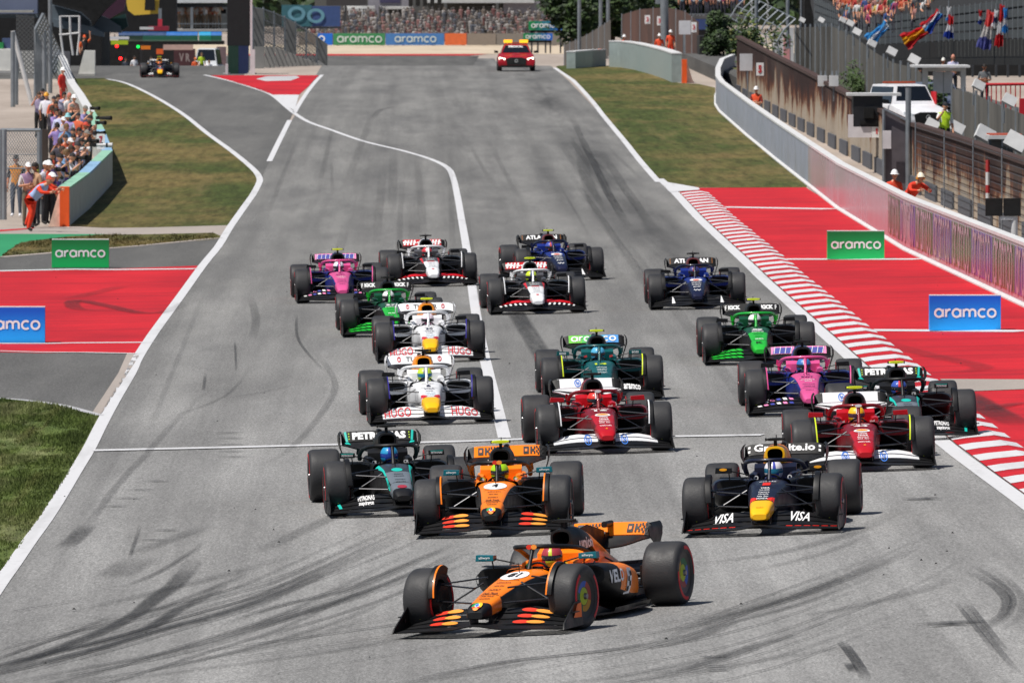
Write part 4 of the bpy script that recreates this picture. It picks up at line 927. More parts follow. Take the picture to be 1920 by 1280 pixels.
def fw_word(m, s, mi, s0=1.3, s1=3.7, x0=.30, x1=.78, bold=.012, shear=0):
    for sg in (-1,1): decal(m, FWF, s, (sg*(x0+x1)/2, (s0+s1)/2), (s1-s0), x1-x0, mi, bold, shear)
def rw_word(m, s, mi, wd=.78, t0=.18, t1=.82, bold=.03, cx=0): decal(m, RWF, s, (cx, (t0+t1)/2), t1-t0, wd, mi, bold)
def mk_mcl(num):
    def f(rt, nm):
        RED, OR2, YL, GR, BL = prt(225,55,30), prt(250,160,60), prt(240,200,40), prt(40,150,80), prt(60,120,230)
        def a(m):
            disc(m, NF, (0,-1.28), .15, .26, 0, 24)
        dz(nm['nose'], [WTXT], a, 'number_disc')
        dz(nm['nose'], [BTXT], lambda m: (decal(m, lambda x,y: nose_top(x,y,.010), num, (0,-1.28), .26, .13 if len(num) > 1 else .08, 0, .04), nose_lines(m, [('allwyn',-1.68,.06,.17),('NEW ERA',-1.83,.05,.12),('DeWALT',-2.0,.07,.13),('Dell Tech',-2.15,.07,.17),('DARKTRACE',-2.27,.05,.15),('ANDREA',-2.37,.045,.13)])))
        def ch(m):
            c = (0,-2.62); f2 = lambda x, y: nose_top(x, y, .012)
            for k in range(3): disc(m, lambda x,y: nose_top(x,y,.012), c, .058, .085, [0,1,2][k], 8, .45, 90+120*k, 210+120*k)
            disc(m, f2, c, .027, .042, 4, 10); disc(m, lambda x,y: nose_top(x,y,.015), c, .02, .032, 3, 10); disc(m, f2, (0,-2.69), .03, .02, 5, 10)
        dz(nm['nose'], [GR, RED, YL, BL, WTXT, OR2], ch, 'emblem')
        def fl(m):
            for s in (-1,1):
                [disc(m, lambda x,y: fw(x,e+.5+y,.008+.001*q), (s*.50+(-.05,.10)[q]+.012*(e-2)*s,0), .10+.012*(2-abs(e-2))*0, .34, q, 14) for e in (1,2,3) for q in (0,1)]
        dz(nm['front_wing'], [RED, OR2], fl, 'emblem')
        def rw(m):
            for s in (-1,1):
                quad(m, RWF, [(s*.30-.08,.16),(s*.30-.01,.16),(s*.30-.01,.84),(s*.30-.08,.84)], 0); quad(m, lambda x,t: rwf(x,t,.012), [(s*.30-.06,.38),(s*.30-.03,.38),(s*.30-.03,.62),(s*.30-.06,.62)], 1)
                x = s*.30+.01; quad(m, RWF, [(x,.16),(x+.022,.16),(x+.022,.84),(x,.84)], 0); quad(m, RWF, [(x+.022,.4),(x+.05,.4),(x+.05,.62),(x+.022,.62)], 0); quad(m, RWF, [(x+.045,.16),(x+.065,.16),(x+.065,.42),(x+.045,.42)], 0); quad(m, RWF, [(x+.045,.6),(x+.065,.6),(x+.065,.84),(x+.045,.84)], 0)
                for i in range(5):
                    for j in range(4):
                        if (i+j) % 2: quad(m, RWF, [(x+.075+.02*i,.10+.2*j),(x+.095+.02*i,.10+.2*j),(x+.095+.02*i,.30+.2*j),(x+.075+.02*i,.30+.2*j)], 0, 1)
        dz(nm['rear_wing'], [BTXT, prt(255,130,30)], rw)
        dz(nm['halo'], [RED, OR2], lambda m: (disc(m, lambda x,y: (x,-.66,y), (-.025,.848), .035, .028, 0, 12), disc(m, lambda x,y: (x,-.663,y), (.03,.848), .035, .028, 1, 12)), 'emblem')
        dz(nm['front_wing'], [prt(240,110,30)], lambda m: [m.poly([(s*1.0,-2.30,.16),(s*1.0,-2.02,.15),(s*1.0,-2.02,.31),(s*1.0,-2.16,.30)]) for s in (-1,1)], 'endplate_panel')
        for s in (-1,1):
            fp = pod_side(s); q = 1 if s > 0 else -1
            dz(rt, [WTXT], lambda m: decal(m, lambda a,b: fp(q*a,b), 'VELO', (q*-.07,.47), .15, .46, 0, .03))
            dz(rt, [WTXT, BTXT], lambda m: (quad(m, fp, [(.22,.24),(.38,.24),(.50,.52),(.34,.53)], 0), [quad(m, lambda y,z: (fp(y,z)[0]+s*.004,y,z), [(.25+.06*(i%2)+.025*i,.27+.055*i),(.31+.06*(i%2)+.025*i,.27+.055*i),(.325+.06*(i%2)+.025*i,.325+.055*i),(.265+.06*(i%2)+.025*i,.325+.055*i)], 1, 2) for i in range(4)]), 'flag_pattern')
            fc = cover_side(s); dz(nm['engine_cover'], [WTXT, RED], lambda m: decal(m, lambda a,b: fc(q*a,b), 'union', (q*.78,.80), .13, .44, 0, .03))
            dz(rt, [WTXT], lambda m: decal(m, lambda x,z: (x,-.527,z), 'allwyn', (s*.605,.731), .034, .13, 0, .02))
            def pc(m):
                c = (s*.215,.605)
                for k in range(3): disc(m, lambda x,z: (x,-.126,z), c, .036, .036, k, 8, .5, 90+120*k, 210+120*k)
                disc(m, lambda x,z: (x,-.128,z), c, .018, .018, 3, 10)
            dz(nm['headrest'], [GR, RED, YL, WTXT], pc, 'emblem')
    return f
def mk_rbr(rt, nm):
    RD, ORG = prt(225,40,30), prt(240,110,30)
    dz(nm['nose'], [RD], lambda m: (decal(m, NF, '1', (0,-1.28), .22, .10, 0, .06), quad(m, NF, [(-.150,-2.26),(-.06,-2.20),(-.06,-2.16),(-.152,-2.02)], 0), quad(m, NF, [(.150,-2.26),(.06,-2.20),(.06,-2.16),(.152,-2.02)], 0)), 'number')
    dz(nm['nose'], [WTXT], lambda m: nose_lines(m, [('VISA',-1.55,.08,.12),('TAG HEUER',-1.68,.06,.13),('Castore',-1.80,.06,.14),('Oracle',-1.91,.06,.13),('Neat  Esso',-2.03,.06,.14),('HONDA',-2.15,.07,.14),('oracle',-1.06,.06,.22)]))
    dz(nm['nose'], [prt(180,90,10)], lambda m: nose_lines(m, [('ROKT',-2.58,.03,.09)]))
    dz(nm['front_wing'], [WTXT, RD], lambda m: (fw_word(m, 'VISA', 0, 1.9, 3.75, .36, .60, .02, .3), [quad(m, lambda x,s: fw(x,s,.006), [(g*(.32+.11*i),.75),(g*(.40+.11*i),.75),(g*(.40+.11*i),.95),(g*(.32+.11*i),.95)], 1, 2) for g in (-1,1) for i in range(6)]))
    dz(nm['rear_wing'], [WTXT], lambda m: (rw_word(m, 'Graphite.io', 0, .80, .06, .94, .03), [decal(m, RWF, '=', (s*.46,.5), .6, .03, 0, .02) for s in (-1,1)]))
    for s in (-1,1):
        dz(nm['mirror'], [prt(250,170,20)], lambda m: disc(m, lambda x,z: (x,-.527,z), (s*.605,.742), .05, .018, 0, 14), 'emblem')
        dz(nm['headrest'], [WTXT], lambda m: disc(m, lambda x,z: (x,-.126,z), (s*.215,.605), .03, .03, 0, 12, .55), 'emblem')
def mk_fer(num):
    def f(rt, nm):
        HB, YW, RD = prt(60,120,210), prt(245,190,30), prt(220,40,30)
        def circ(m, fn, c, ra, rb): disc(m, fn, c, ra, rb, 0, 18, .78); decal(m, fn, 'hp', c, rb*1.2, ra*1.15, 0, .02, .2)
        dz(nm['front_wing'], [HB], lambda m: [circ(m, FWF, (s*.27,2.5), .055, 1.3) for s in (-1,1)], 'emblem')
        dz(nm['rear_wing'], [HB, BTXT], lambda m: ([circ(m, RWF, (s*.125,.5), .05, .42) for s in (-1,1)], [quad(m, RWF, [(s*.40,.05),(s*.44,.05),(s*.44,.95),(s*.40,.95)], 1) for s in (-1,1)], [quad(m, RWM, [(-.5,.35),(.5,.35),(.5,.6),(-.5,.6)], 1, 10)]), 'emblem')
        dz(nm['nose'], [WTXT], lambda m: (disc(m, NF, (0,-1.62), .115, .115, 0, 20), decal(m, NF, num, (0,-1.24), .15, .2, 0, .05), nose_lines(m, [('VGW',-1.06,.07,.28),('ceva',-1.82,.06,.13),('IBM',-1.93,.06,.13),('BINGX',-2.04,.06,.16),('RIVA  Ferr',-2.15,.06,.16),('UniCredit',-2.32,.07,.17)])))
        dz(nm['nose'], [prt(240,150,40), RD], lambda m: (disc(m, lambda x,y: nose_top(x,y,.010), (0,-1.64), .085, .10, 0, 16, 0, 0, 180), disc(m, lambda x,y: nose_top(x,y,.010), (0,-1.63), .085, .035, 0, 16), disc(m, NF, (0,-2.5), .018, .03, 0, 8)), 'emblem')
        dz(nm['halo'], [WTXT], lambda m: disc(m, lambda x,z: (x,-.662,z), (0,.848), .05, .022, 0, 14), 'emblem')
        for s in (-1,1): dz(nm['headrest'], [WTXT], lambda m: decal(m, lambda x,z: (x,-.126,z), 'shell', (s*.215,.605), .03, .07, 0, .02))
    return f
def mk_mer(rt, nm):
    TQ = prt(10,190,175); YG = prt(190,225,30)
    dz(nm['rear_wing'], [WTXT, TQ, YG], lambda m: (rw_word(m, 'PETRONAS', 0, .74, .14, .86, .06), [quad(m, RWF, [(s*.43,.0),(s*.46,.0),(s*.48,1),(s*.45,1)], 1) for s in (-1,1)], [disc(m, RWF, (s*.415,.25+.25*k), .009, .06, 2, 8) for s in (-1,1) for k in range(3)], [quad(m, RWM, [(s*.40,.5),(s*.47,.5),(s*.48,.95),(s*.43,.95)], 1) for s in (-1,1)]))
    dz(nm['nose'], [TQ], lambda m: (disc(m, NF, (0,-1.44), .075, .12, 0, 18), [quad(m, NF, [(s*.150,-2.3),(s*.163,-2.2),(s*.185,-1.4),(s*.165,-1.4)], 0, 8) for s in (-1,1)], [quad(m, NF, [(s*.165,-1.4),(s*.185,-1.4),(s*.25,-.8),(s*.20,-.8)], 0, 8) for s in (-1,1)]), 'emblem')
    dz(nm['nose'], [prt(160,40,60)], lambda m: disc(m, NF, (0,-2.44), .065, .08, 0, 16), 'emblem')
    dz(nm['nose'], [BTXT], lambda m: nose_lines(m, [('ineos',-1.72,.05,.12),('CROWD',-1.85,.05,.14),('snapdragon',-2.05,.05,.14),('akkodis',-2.18,.05,.13)]))
    dz(nm['front_wing'], [WTXT, TQ], lambda m: (fw_word(m, 'PETRONAS', 0, 2.75, 3.75, .36, .58, .03), fw_word(m, 'snapdragon', 0, 1.5, 2.6, .38, .58, .03, .2), [quad(m, FWF, [(s*.80,1.4),(s*.84,1.4),(s*.86,3.5),(s*.82,3.5)], 1) for s in (-1,1)]))
    for s in (-1,1):
        dz(nm['mirror'], [WTXT, TQ], lambda m: (decal(m, lambda x,z: (x,-.527,z), 'PETRONAS', (s*.605,.728), .026, .15, 0, .02), quad(m, lambda x,z: (x,-.526,z), [(s*.52,.748),(s*.69,.748),(s*.69,.756),(s*.52,.756)], 1)))
        dz(nm['headrest'], [WTXT], lambda m: decal(m, lambda x,z: (x,-.126,z), 'CR', (s*.215,.605), .05, .07, 0, .04))
def mk_vcr(num):
    def f(rt, nm):
        RD = prt(196,28,46)
        dz(nm['front_wing'], [RD], lambda m: fw_word(m, 'HUGO', 0, 1.35, 3.75, .32, .74, .008))
        dz(nm['rear_wing'], [prt(70,66,66), RD], lambda m: (rw_word(m, 'TUDOR', 0, .44, .22, .78, .01), [disc(m, RWF, (s*.33,.5), .033, .32, 1, 12, .65) for s in (-1,1)], [decal(m, RWF, 'Y', (s*.33,.55), .4, .03, 1, .02) for s in (-1,1)]))
        dz(nm['nose'], [RD], lambda m: [quad(m, NF, [(s*.148,-2.28),(s*.05,-2.20),(s*.06,-2.15),(s*.152,-2.0)], 0) for s in (-1,1)], 'emblem')
        dz(nm['nose'], [prt(30,30,60)], lambda m: (decal(m, NF, num, (0,-1.36), .2, .13 if len(num) > 1 else .075, 0, .03), nose_lines(m, [('VISA',-1.63,.08,.18),('cash app',-1.12,.06,.2),('neft',-1.80,.05,.12)])))
        dz(nm['nose'], [prt(120,160,180)], lambda m: nose_lines(m, [('Cash App',-1.94,.06,.17),('orlen',-2.06,.06,.16)]))
        for s in (-1,1): dz(nm['headrest'], [BTXT], lambda m: decal(m, lambda x,z: (x,-.126,z), 'sn', (s*.215,.605), .03, .05, 0, .02))
    return f
def mk_ast(rt, nm):
    YG = prt(200,220,40)
    def rw(m):
        for i, (a, b, k) in enumerate(((-.42,-.2,0),(-.2,0,1),(0,.2,2),(.2,.42,3))): quad(m, RWF, [(a,.04),(b,.04),(b,.96),(a,.96)], k)
        aramco(m, lambda x,t: rwf(x,t,.013), (0,.5), .76, 4, .3)
    def rwb(m):
        S, W = stroke_word(); fn = lambda x, y: rwf(x, .5+(y)*5.2, .014); aramco(m, fn, (0,0), .74, 0, .28)
    dz(nm['rear_wing'], [prt(110,205,60), prt(80,190,90), prt(70,170,210), prt(70,150,220), WTXT], lambda m: [quad(m, RWF, [(a,.04),(b,.04),(b,.96),(a,.96)], k) for a, b, k in ((-.42,-.2,0),(-.2,0,1),(0,.2,2),(.2,.42,3))], 'panel')
    dz(nm['rear_wing'], [WTXT], rwb)
    dz(nm['nose'], [YG], lambda m: decal(m, NF, '14', (0,-1.32), .17, .2, 0, .03), 'number')
    dz(nm['nose'], [WTXT], lambda m: nose_lines(m, [('valvoline',-1.62,.06,.17),('cognizant',-1.78,.07,.17),('TikTok',-1.9,.05,.16),('NexGen',-2.05,.06,.15)]))
    dz(nm['front_wing'], [WTXT], lambda m: fw_word(m, 'aramco', 0, 2.3, 3.8, .34, .62, .03))
    for s in (-1,1):
        dz(nm['mirror'], [WTXT], lambda m: decal(m, lambda x,z: (x,-.527,z), 'BOSS', (s*.605,.73), .035, .11, 0, .03))
        dz(nm['headrest'], [prt(220,70,70)], lambda m: quad(m, lambda x,z: (x,-.126,z), [(s*.215-.03,.63),(s*.215+.03,.65),(s*.215+.02,.68),(s*.215-.03,.67)], 0, 1), 'emblem')
def mk_haa(rt, nm):
    RD = prt(205,30,44)
    dz(nm['rear_wing'], [WTXT], lambda m: ([quad(m, RWF, [(s*.28-.14+.07*k,.1),(s*.28-.10+.07*k,.1),(s*.28-.07+.07*k,.9),(s*.28-.11+.07*k,.9)], 0) for s in (-1,1) for k in range(4)], rw_word(m, 'MoneyGram', 0, .86, .25, .75, .02)))
    dz(nm['front_wing'], [WTXT], lambda m: [quad(m, FWF, [(s*(.22+.1*i),2.05),(s*(.26+.1*i),2.05),(s*(.28+.1*i),2.85),(s*(.24+.1*i),2.85)], 0, 2) for s in (-1,1) for i in range(6)])
    dz(nm['nose'], [RD], lambda m: (disc(m, NF, (0,-2.4), .03, .05, 0, 10), [quad(m, NF, [(s*.165,-1.75),(s*.185,-1.55),(s*.22,-.9),(s*.17,-.9)], 0, 6) for s in (-1,1)], quad(m, NF, [(-.18,-1.62),(.18,-1.62),(.185,-1.56),(-.185,-1.56)], 0)), 'emblem')
    dz(nm['nose'], [WTXT], lambda m: nose_lines(m, [('Haas',-1.2,.1,.2),('palm',-1.4,.08,.2)]))
    dz(nm['nose'], [BTXT], lambda m: nose_lines(m, [('haas f1',-1.8,.06,.14),('Chipotle',-1.95,.06,.15),('tricorp',-2.1,.05,.14)]))
def mk_wil(rt, nm):
    dz(nm['rear_wing'], [WTXT, prt(200,120,40)], lambda m: (rw_word(m, 'ATLASSIAN', 0, .72, .16, .84, .05), [disc(m, RWF, (s*.44,.2+.2*k), .008, .06, 1, 8) for s in (-1,1) for k in range(4)]))
    dz(nm['nose'], [WTXT, prt(230,110,80)], lambda m: (nose_lines(m, [('duracell',-1.08,.05,.2),('KOMATSU',-1.7,.09,.19),('kraken',-1.9,.09,.18),('gulf',-2.12,.08,.16),('W',-2.4,.12,.16)]), disc(m, NF, (0,-1.38), .13, .14, 0, 14), disc(m, lambda x,y: nose_top(x,y,.01), (0,-1.42), .07, .08, 1, 12)))
    dz(nm['front_wing'], [WTXT], lambda m: [quad(m, FWF, [(s*.50-.03,1.2),(s*.50+.04,1.2),(s*.50+.02,2.6),(s*.50-.01,3.8)], 0, 2) for s in (-1,1)], 'emblem')
    for s in (-1,1): dz(nm['headrest'], [WTXT], lambda m: decal(m, lambda x,z: (x,-.126,z), 'A', (s*.215,.605), .06, .05, 0, .05))
def mk_sau(num):
    def f(rt, nm):
        dz(nm['rear_wing'], [WTXT], lambda m: ([decal(m, RWF, 'KICK', (s*.30,.5), .55, .22, 0, .06) for s in (-1,1)], [decal(m, RWF, 'F', (s*.455,.5), .6, .03, 0, .02) for s in (-1,1)]))
        dz(nm['front_wing'], [SGREEN], lambda m: [quad(m, FWF, [(s*(.28+.11*i),e+.1),(s*(.37+.11*i),e+.1),(s*(.42+.11*i),e+.8),(s*(.33+.11*i),e+.8)], 0, 2) for s in (-1,1) for i in range(5) for e in (1,2,3)], 'pattern')
        dz(nm['nose'], [WTXT], lambda m: (decal(m, NF, num, (0,-1.3), .17, .2, 0, .03), nose_lines(m, [('stake',-1.5,.07,.22),('AUDI',-2.15,.07,.15)])))
        dz(nm['nose'], [BTXT], lambda m: nose_lines(m, [('everest',-1.72,.06,.17),('LIBERTY',-1.95,.06,.13),('K',-2.42,.16,.12)]))
        dz(nm['halo'], [WTXT], lambda m: decal(m, lambda x,z: (x,-.662,z), 'KICK', (0,.835), .03, .12, 0, .03))
    return f
def mk_alp(num):
    def f(rt, nm):
        PB = prt(60,70,160); PK = prt(245,140,190)
        dz(nm['rear_wing'], [PK, PB, WTXT], lambda m: [(quad(m, RWF, [(s*.26-.19,.08),(s*.26+.19,.08),(s*.26+.19,.92),(s*.26-.19,.92)], 0), quad(m, lambda x,t: rwf(x,t,.011), [(s*.26-.17,.12),(s*.26+.13,.12),(s*.26+.16,.80),(s*.26-.13,.80)], 1), [quad(m, lambda x,t: rwf(x,t,.014), [(s*.26-.15+.09*k,.1),(s*.26-.14+.09*k,.1),(s*.26-.115+.09*k,.9),(s*.26-.125+.09*k,.9)], 2) for k in range(4)]) for s in (-1,1)], 'panel')
        dz(nm['front_wing'], [PK, WTXT, PB], lambda m: [quad(m, FWF, [(s*(.25+.1*i),e+.3),(s*(.31+.1*i),e+.3),(s*(.33+.1*i),e+.85),(s*(.27+.1*i),e+.85)], (e+i) % 3, 2) for s in (-1,1) for i in range(6) for e in (2,3)], 'pattern')
        dz(nm['nose'], [prt(40,30,70)], lambda m: (nose_lines(m, [('BWT',-1.38,.1,.19),('microsoft',-1.95,.05,.2),('castrol',-2.1,.05,.18),('binance',-2.35,.05,.13)]), decal(m, NF, num, (0,-1.1), .09, .1, 0, .03)))
        dz(nm['nose'], [WTXT], lambda m: nose_lines(m, [('mapfre',-1.62,.08,.22),('eni',-1.74,.05,.12)]))
    return f
# ------------------------------------------------------------------ the field
H = lambda a, b, v=None, s=(30,30,34): (a, b, v, s)
DRV = {(942,1184):'driver in red and lime helmet in the leading orange car', (928,1000):'driver in bright lime helmet in the second orange car', (1435,998):'driver in white and blue helmet in the navy car on track', (750,962):'driver in sky-blue helmet in the left black and silver car', (1133,847):'driver in red and white helmet in red car number 16', (1619,880):'driver in yellow helmet in red car number 44', (807,793):'driver in lime and grey helmet in the nearer white car', (807,677):'driver in pink and white helmet in the farther white car', (1130,750):'driver in light blue helmet in the dark green car', (1704,823):'driver in blue and red helmet in the right black and silver car', (1517,776):'driver in blue and white helmet in the right pink car', (1423,681):'driver in white and green helmet in the right green car', (1307,578):'driver in dark violet helmet in the right blue car', (1006,587):'driver in yellow-green helmet in the nearer white and red car', (1048,525):'driver in blue and orange helmet in the left blue car', (810,536):'driver in red helmet in the farther white and red car', (641,566):'driver in white and blue helmet in the left pink car', (735,629):'driver in white and black helmet in the left green car', (300,146):'driver in orange helmet in the navy car at the pit exit'}
CARS = [
 (942,1184,19,'mcl','leading orange and black racing car turning in, ahead of all others', H((168,58,70),(200,216,60),None,(240,110,20)), BLACK, None, 7, mk_mcl('81'), None),
 (928,1000,3.2,'mcl','orange and black racing car number 4, second behind the leader', H((170,220,30),(40,50,40),None,(240,110,20)), LIME, None, 2, mk_mcl('4'), None),
 (1435,998,6,'rbr','navy racing car with yellow nose and airbox at the front right', H((230,226,232),(60,70,170),mat('visor_teal',(30,110,140),.08,var=0),(30,36,80)), BLACK, None, 3, mk_rbr, None),
 (750,962,-3.8,'mer','black and silver racing car with grey nose, left beside the second orange car', H((40,150,200),(30,60,160),mat('visor_blue',(30,60,150),.08,var=0)), BLACK, None, 0, mk_mer, None),
 (1133,847,-2.7,'fer','red racing car with white wings, number 16, in the middle of the track', H((222,50,40),(235,235,235),None,(170,20,30)), BLACK, None, 0, mk_fer('16'), None),
 (1619,880,0,'fer','red racing car with white wings, number 44, by the right kerb', H((248,190,30),(240,240,240),mat('visor_purple',(70,40,60),.08,var=0),(170,20,30)), LIME, LIME, 0, mk_fer('44'), None),
 (807,793,-2.2,'vcr','white racing car with yellow nose tip and red wing lettering, nearer of the two', H((196,226,60),(120,120,140),mat('visor_teal',(30,110,140),.08,var=0),(230,230,235)), BLACK, None, 0, mk_vcr('6'), None),
 (807,677,-1,'vcr','white racing car with yellow nose tip and red wing lettering, farther of the two', H((240,220,230),(235,120,170),None,(230,230,235)), LIME, None, 0, mk_vcr('30'), None),
 (1130,750,-.9,'ast','dark green racing car behind the middle red one', H((90,180,220),(40,60,120),None,(20,80,80)), LIME, LIME, 0, mk_ast, None),
 (1704,823,-1.4,'mer','black and silver racing car half hidden behind the right red one, running over the kerb', H((60,90,180),(215,60,60),None), LIME, None, 0, mk_mer, None),
 (1517,776,0,'alp','pink and blue racing car on the right behind the red and navy cars', H((60,120,190),(220,230,240),None,(40,50,120)), BLACK, None, 0, mk_alp('10'), None),
 (1423,681,0,'sau','green and black racing car at the right edge of the track', H((230,232,230),(50,200,60),None), LIME, None, 0, mk_sau('5'), None),
 (1307,578,0,'wil','blue racing car with black wings, right of the two', H((60,60,120),(160,50,60),None,(30,60,150)), BLACK, None, 0, mk_wil, None),
 (1006,587,-2.2,'haa','white, black and red racing car with yellow-green helmet, in front of the left blue car', H((206,226,50),(40,60,130),None), LIME, None, 0, mk_haa, None),
 (1048,525,-4.8,'wil','blue racing car with black wings, left of the two and farthest back', H((60,80,170),(220,90,60),None,(30,60,150)), LIME, None, 0, mk_wil, None),
 (810,536,-2.9,'haa','white, black and red racing car with red helmet at the back left of the field', H((205,60,70),(230,230,230),None), BLACK, None, 0, mk_haa, None),
 (641,566,-2.1,'alp','pink and blue racing car at the far left of the field', H((230,232,240),(60,80,160),None,(40,50,120)), LIME, None, 0, mk_alp('43'), None),
 (735,629,-1.8,'sau','green and black racing car behind the farther white car on the left', H((240,240,240),(30,30,34),None), BLACK, None, 0, mk_sau('27'), None),
 (300,146,-2,'rbr','navy racing car with yellow nose waiting at the pit lane exit', H((235,120,50),(220,210,60),None,(30,36,80)), LIME, None, 0, mk_rbr, None),
]
for u, v, yaw, team, lab, hel, tc, wl, st, mk, ex in CARS: race_car(u, v, yaw, team, lab, hel, tc, wl, st, mk, ex, hl=DRV[(u, v)])
# ------------------------------------------------------------------ barriers, boards, fences and buildings
def T(name, label, cat, loc, group=None, rz=0): return empty(name, loc, rz, label, cat, group)
def loc_of(mb, o):                      # shift world coordinates into the thing's own frame
    mb.v = [tuple(Vector(p)-o) for p in mb.v]; return mb
def slab_pts(u0, u1, v0, v1, Y, dep):
    a, b, c, d = at(u0,v1,Y), at(u1,v1,Y), at(u1,v0,Y), at(u0,v0,Y); return [a,b,c,d]
def slab(mb, u0, u1, v0, v1, Y, dep, m=0): return mb.prism(slab_pts(u0,u1,v0,v1,Y,dep), (0,dep,0), m)
def down(p): return Vector((p.x, p.y, terr(p.x, p.y)))
def thing_slabs(name, label, cat, base, parts, group=None):
    """base: world point; parts: list of (part name, material, [slab args...]) each becoming one mesh part."""
    rt = T(name, label, cat, base, group)
    for pn, mt, sl in parts:
        m = MB()
        for s in sl: slab(m, *s)
        loc_of(m, Vector(base)).build(pn, mt, rt, smooth=False)
    return rt
CONC = mat('wall_concrete', (176,174,172), .8, var=.2, scale=1.2, bump=.2, bscale=12)
WALLW = mat('wall_white', (186,172,182), .24, var=.06, scale=.12, spec=.7, coat=.12, crough=.15)
WALLB = mat('wall_grey_blue', (160,166,182), .38, var=.12, scale=.5)
CAPW = mat('cap_white', (208,208,208), .7, var=.12, scale=3)
METAL = mat('galvanised', (140,146,152), .45, metal=.5, var=.15); METALD = mat('steel_dark', (62,66,72), .5, metal=.4, var=.2)
PGREEN = mat('panel_green_red_cast', (92,110,72), .35, var=.06, coat=.6, crough=.25); PBLUE = mat('panel_blue_red_cast', (118,84,164), .35, var=.06, coat=.6, crough=.25)  # red cast reflected from the run-off is mixed into both panel colours
BGRN, BBLU, BORG = mat('board_green', (20,140,70), .5, var=.05), mat('board_blue', (20,110,215), .5, var=.05), mat('end_orange', (240,92,28), .55, var=.12)
def rust_build(t, b, co, L):
    sx = nd(t, 'ShaderNodeSeparateXYZ'); L(co, sx.inputs[0])
    drip = noise(t, co, (.5,.10,.10), 2.4, 5, .75); big = noise(t, co, (.1,.05,.2), 1.2, 4, .6); fine = noise(t, co, (1,1,1), 9, 4, .7)
    zz = rng(t, sx.outputs[2], .3, 2.3, 0, 1)
    ad = nd(t, 'ShaderNodeMath', operation='ADD'); L(zz, ad.inputs[0]); L(rng(t, drip, .28, .72, -.62, .55), ad.inputs[1])
    r = ramp(t, [(.0, lin((172,160,144))), (.24, lin((158,140,118))), (.34, lin((122,74,48))), (.48, lin((72,42,34))), (.72, lin((50,32,29)))]); L(ad.outputs[0], r.inputs[0])
    col = mixc(t, rng(t, big, .5, .75, 0, .35), r.outputs[0], lin((110,98,90)))
    col = mixc(t, 1.0, col, rng(t, fine, .3, .7, .75, 1.2), 'MULTIPLY'); L(col, b.inputs['Base Color'])
    bp = nd(t, 'ShaderNodeBump', Strength=.5, Distance=.03); L(fine, bp.inputs['Height']); L(bp.outputs[0], b.inputs['Normal'])
RUST = ground_mat('rusty_wall', rust_build, .9)
GREYW = mat('weathered_grey', (96,93,87), .9, var=.45, scale=.8, bump=.5, bscale=6, stretch=(1,1,.25))
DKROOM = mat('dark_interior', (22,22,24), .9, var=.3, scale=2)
def wall_line(name, label, cat, pts, h, th, mats_fn, block=6.0, cap=None, basemat=None, group=None, joints=.015):
    """A low wall along ground points, built of separate blocks, with an optional coping and base strip."""
    o = Vector(pts[0]); rt = T(name, label, cat, o, group); acc = 0; k = 0
    for a, b in zip(pts, pts[1:]):
        a, b = Vector(a), Vector(b); ln = (b-a).length; n = max(1, round(ln/block)); t = (b-a).normalized(); nn = Vector((t.y, -t.x, 0)).normalized()*th
        for i in range(n):
            p, q = a.lerp(b, i/n)+t*joints, a.lerp(b, (i+1)/n)-t*joints
            m = MB(); P = [[p+d+Vector((0,0,z)) for d, z in ((Vector(),-.05),(Vector(),h),(nn,h),(nn,-.05))], [q+d+Vector((0,0,z)) for d, z in ((Vector(),-.05),(Vector(),h),(nn,h),(nn,-.05))]]
            m.loft(P); loc_of(m, o).build('wall_block', mats_fn(k, (p+q)/2), rt, smooth=False); k += 1
        if cap:
            m = MB(); e = nn.normalized()*.02; m.loft([[x-e+Vector((0,0,h+.003)), x-e+Vector((0,0,h+.07)), x+nn+e+Vector((0,0,h+.07)), x+nn+e+Vector((0,0,h+.003))] for x in (a, b)]); loc_of(m, o).build('coping', cap, rt, smooth=False)
        if basemat:
            m = MB(); e = nn.normalized(); m.loft([[x-e*.07, x-e*.07+Vector((0,0,.04)), x-e*.02+Vector((0,0,.09)), x-e*.003+Vector((0,0,.09)), x-e*.003] for x in (a, b)]); loc_of(m, o).build('base_strip', basemat, rt, smooth=False)
    return rt
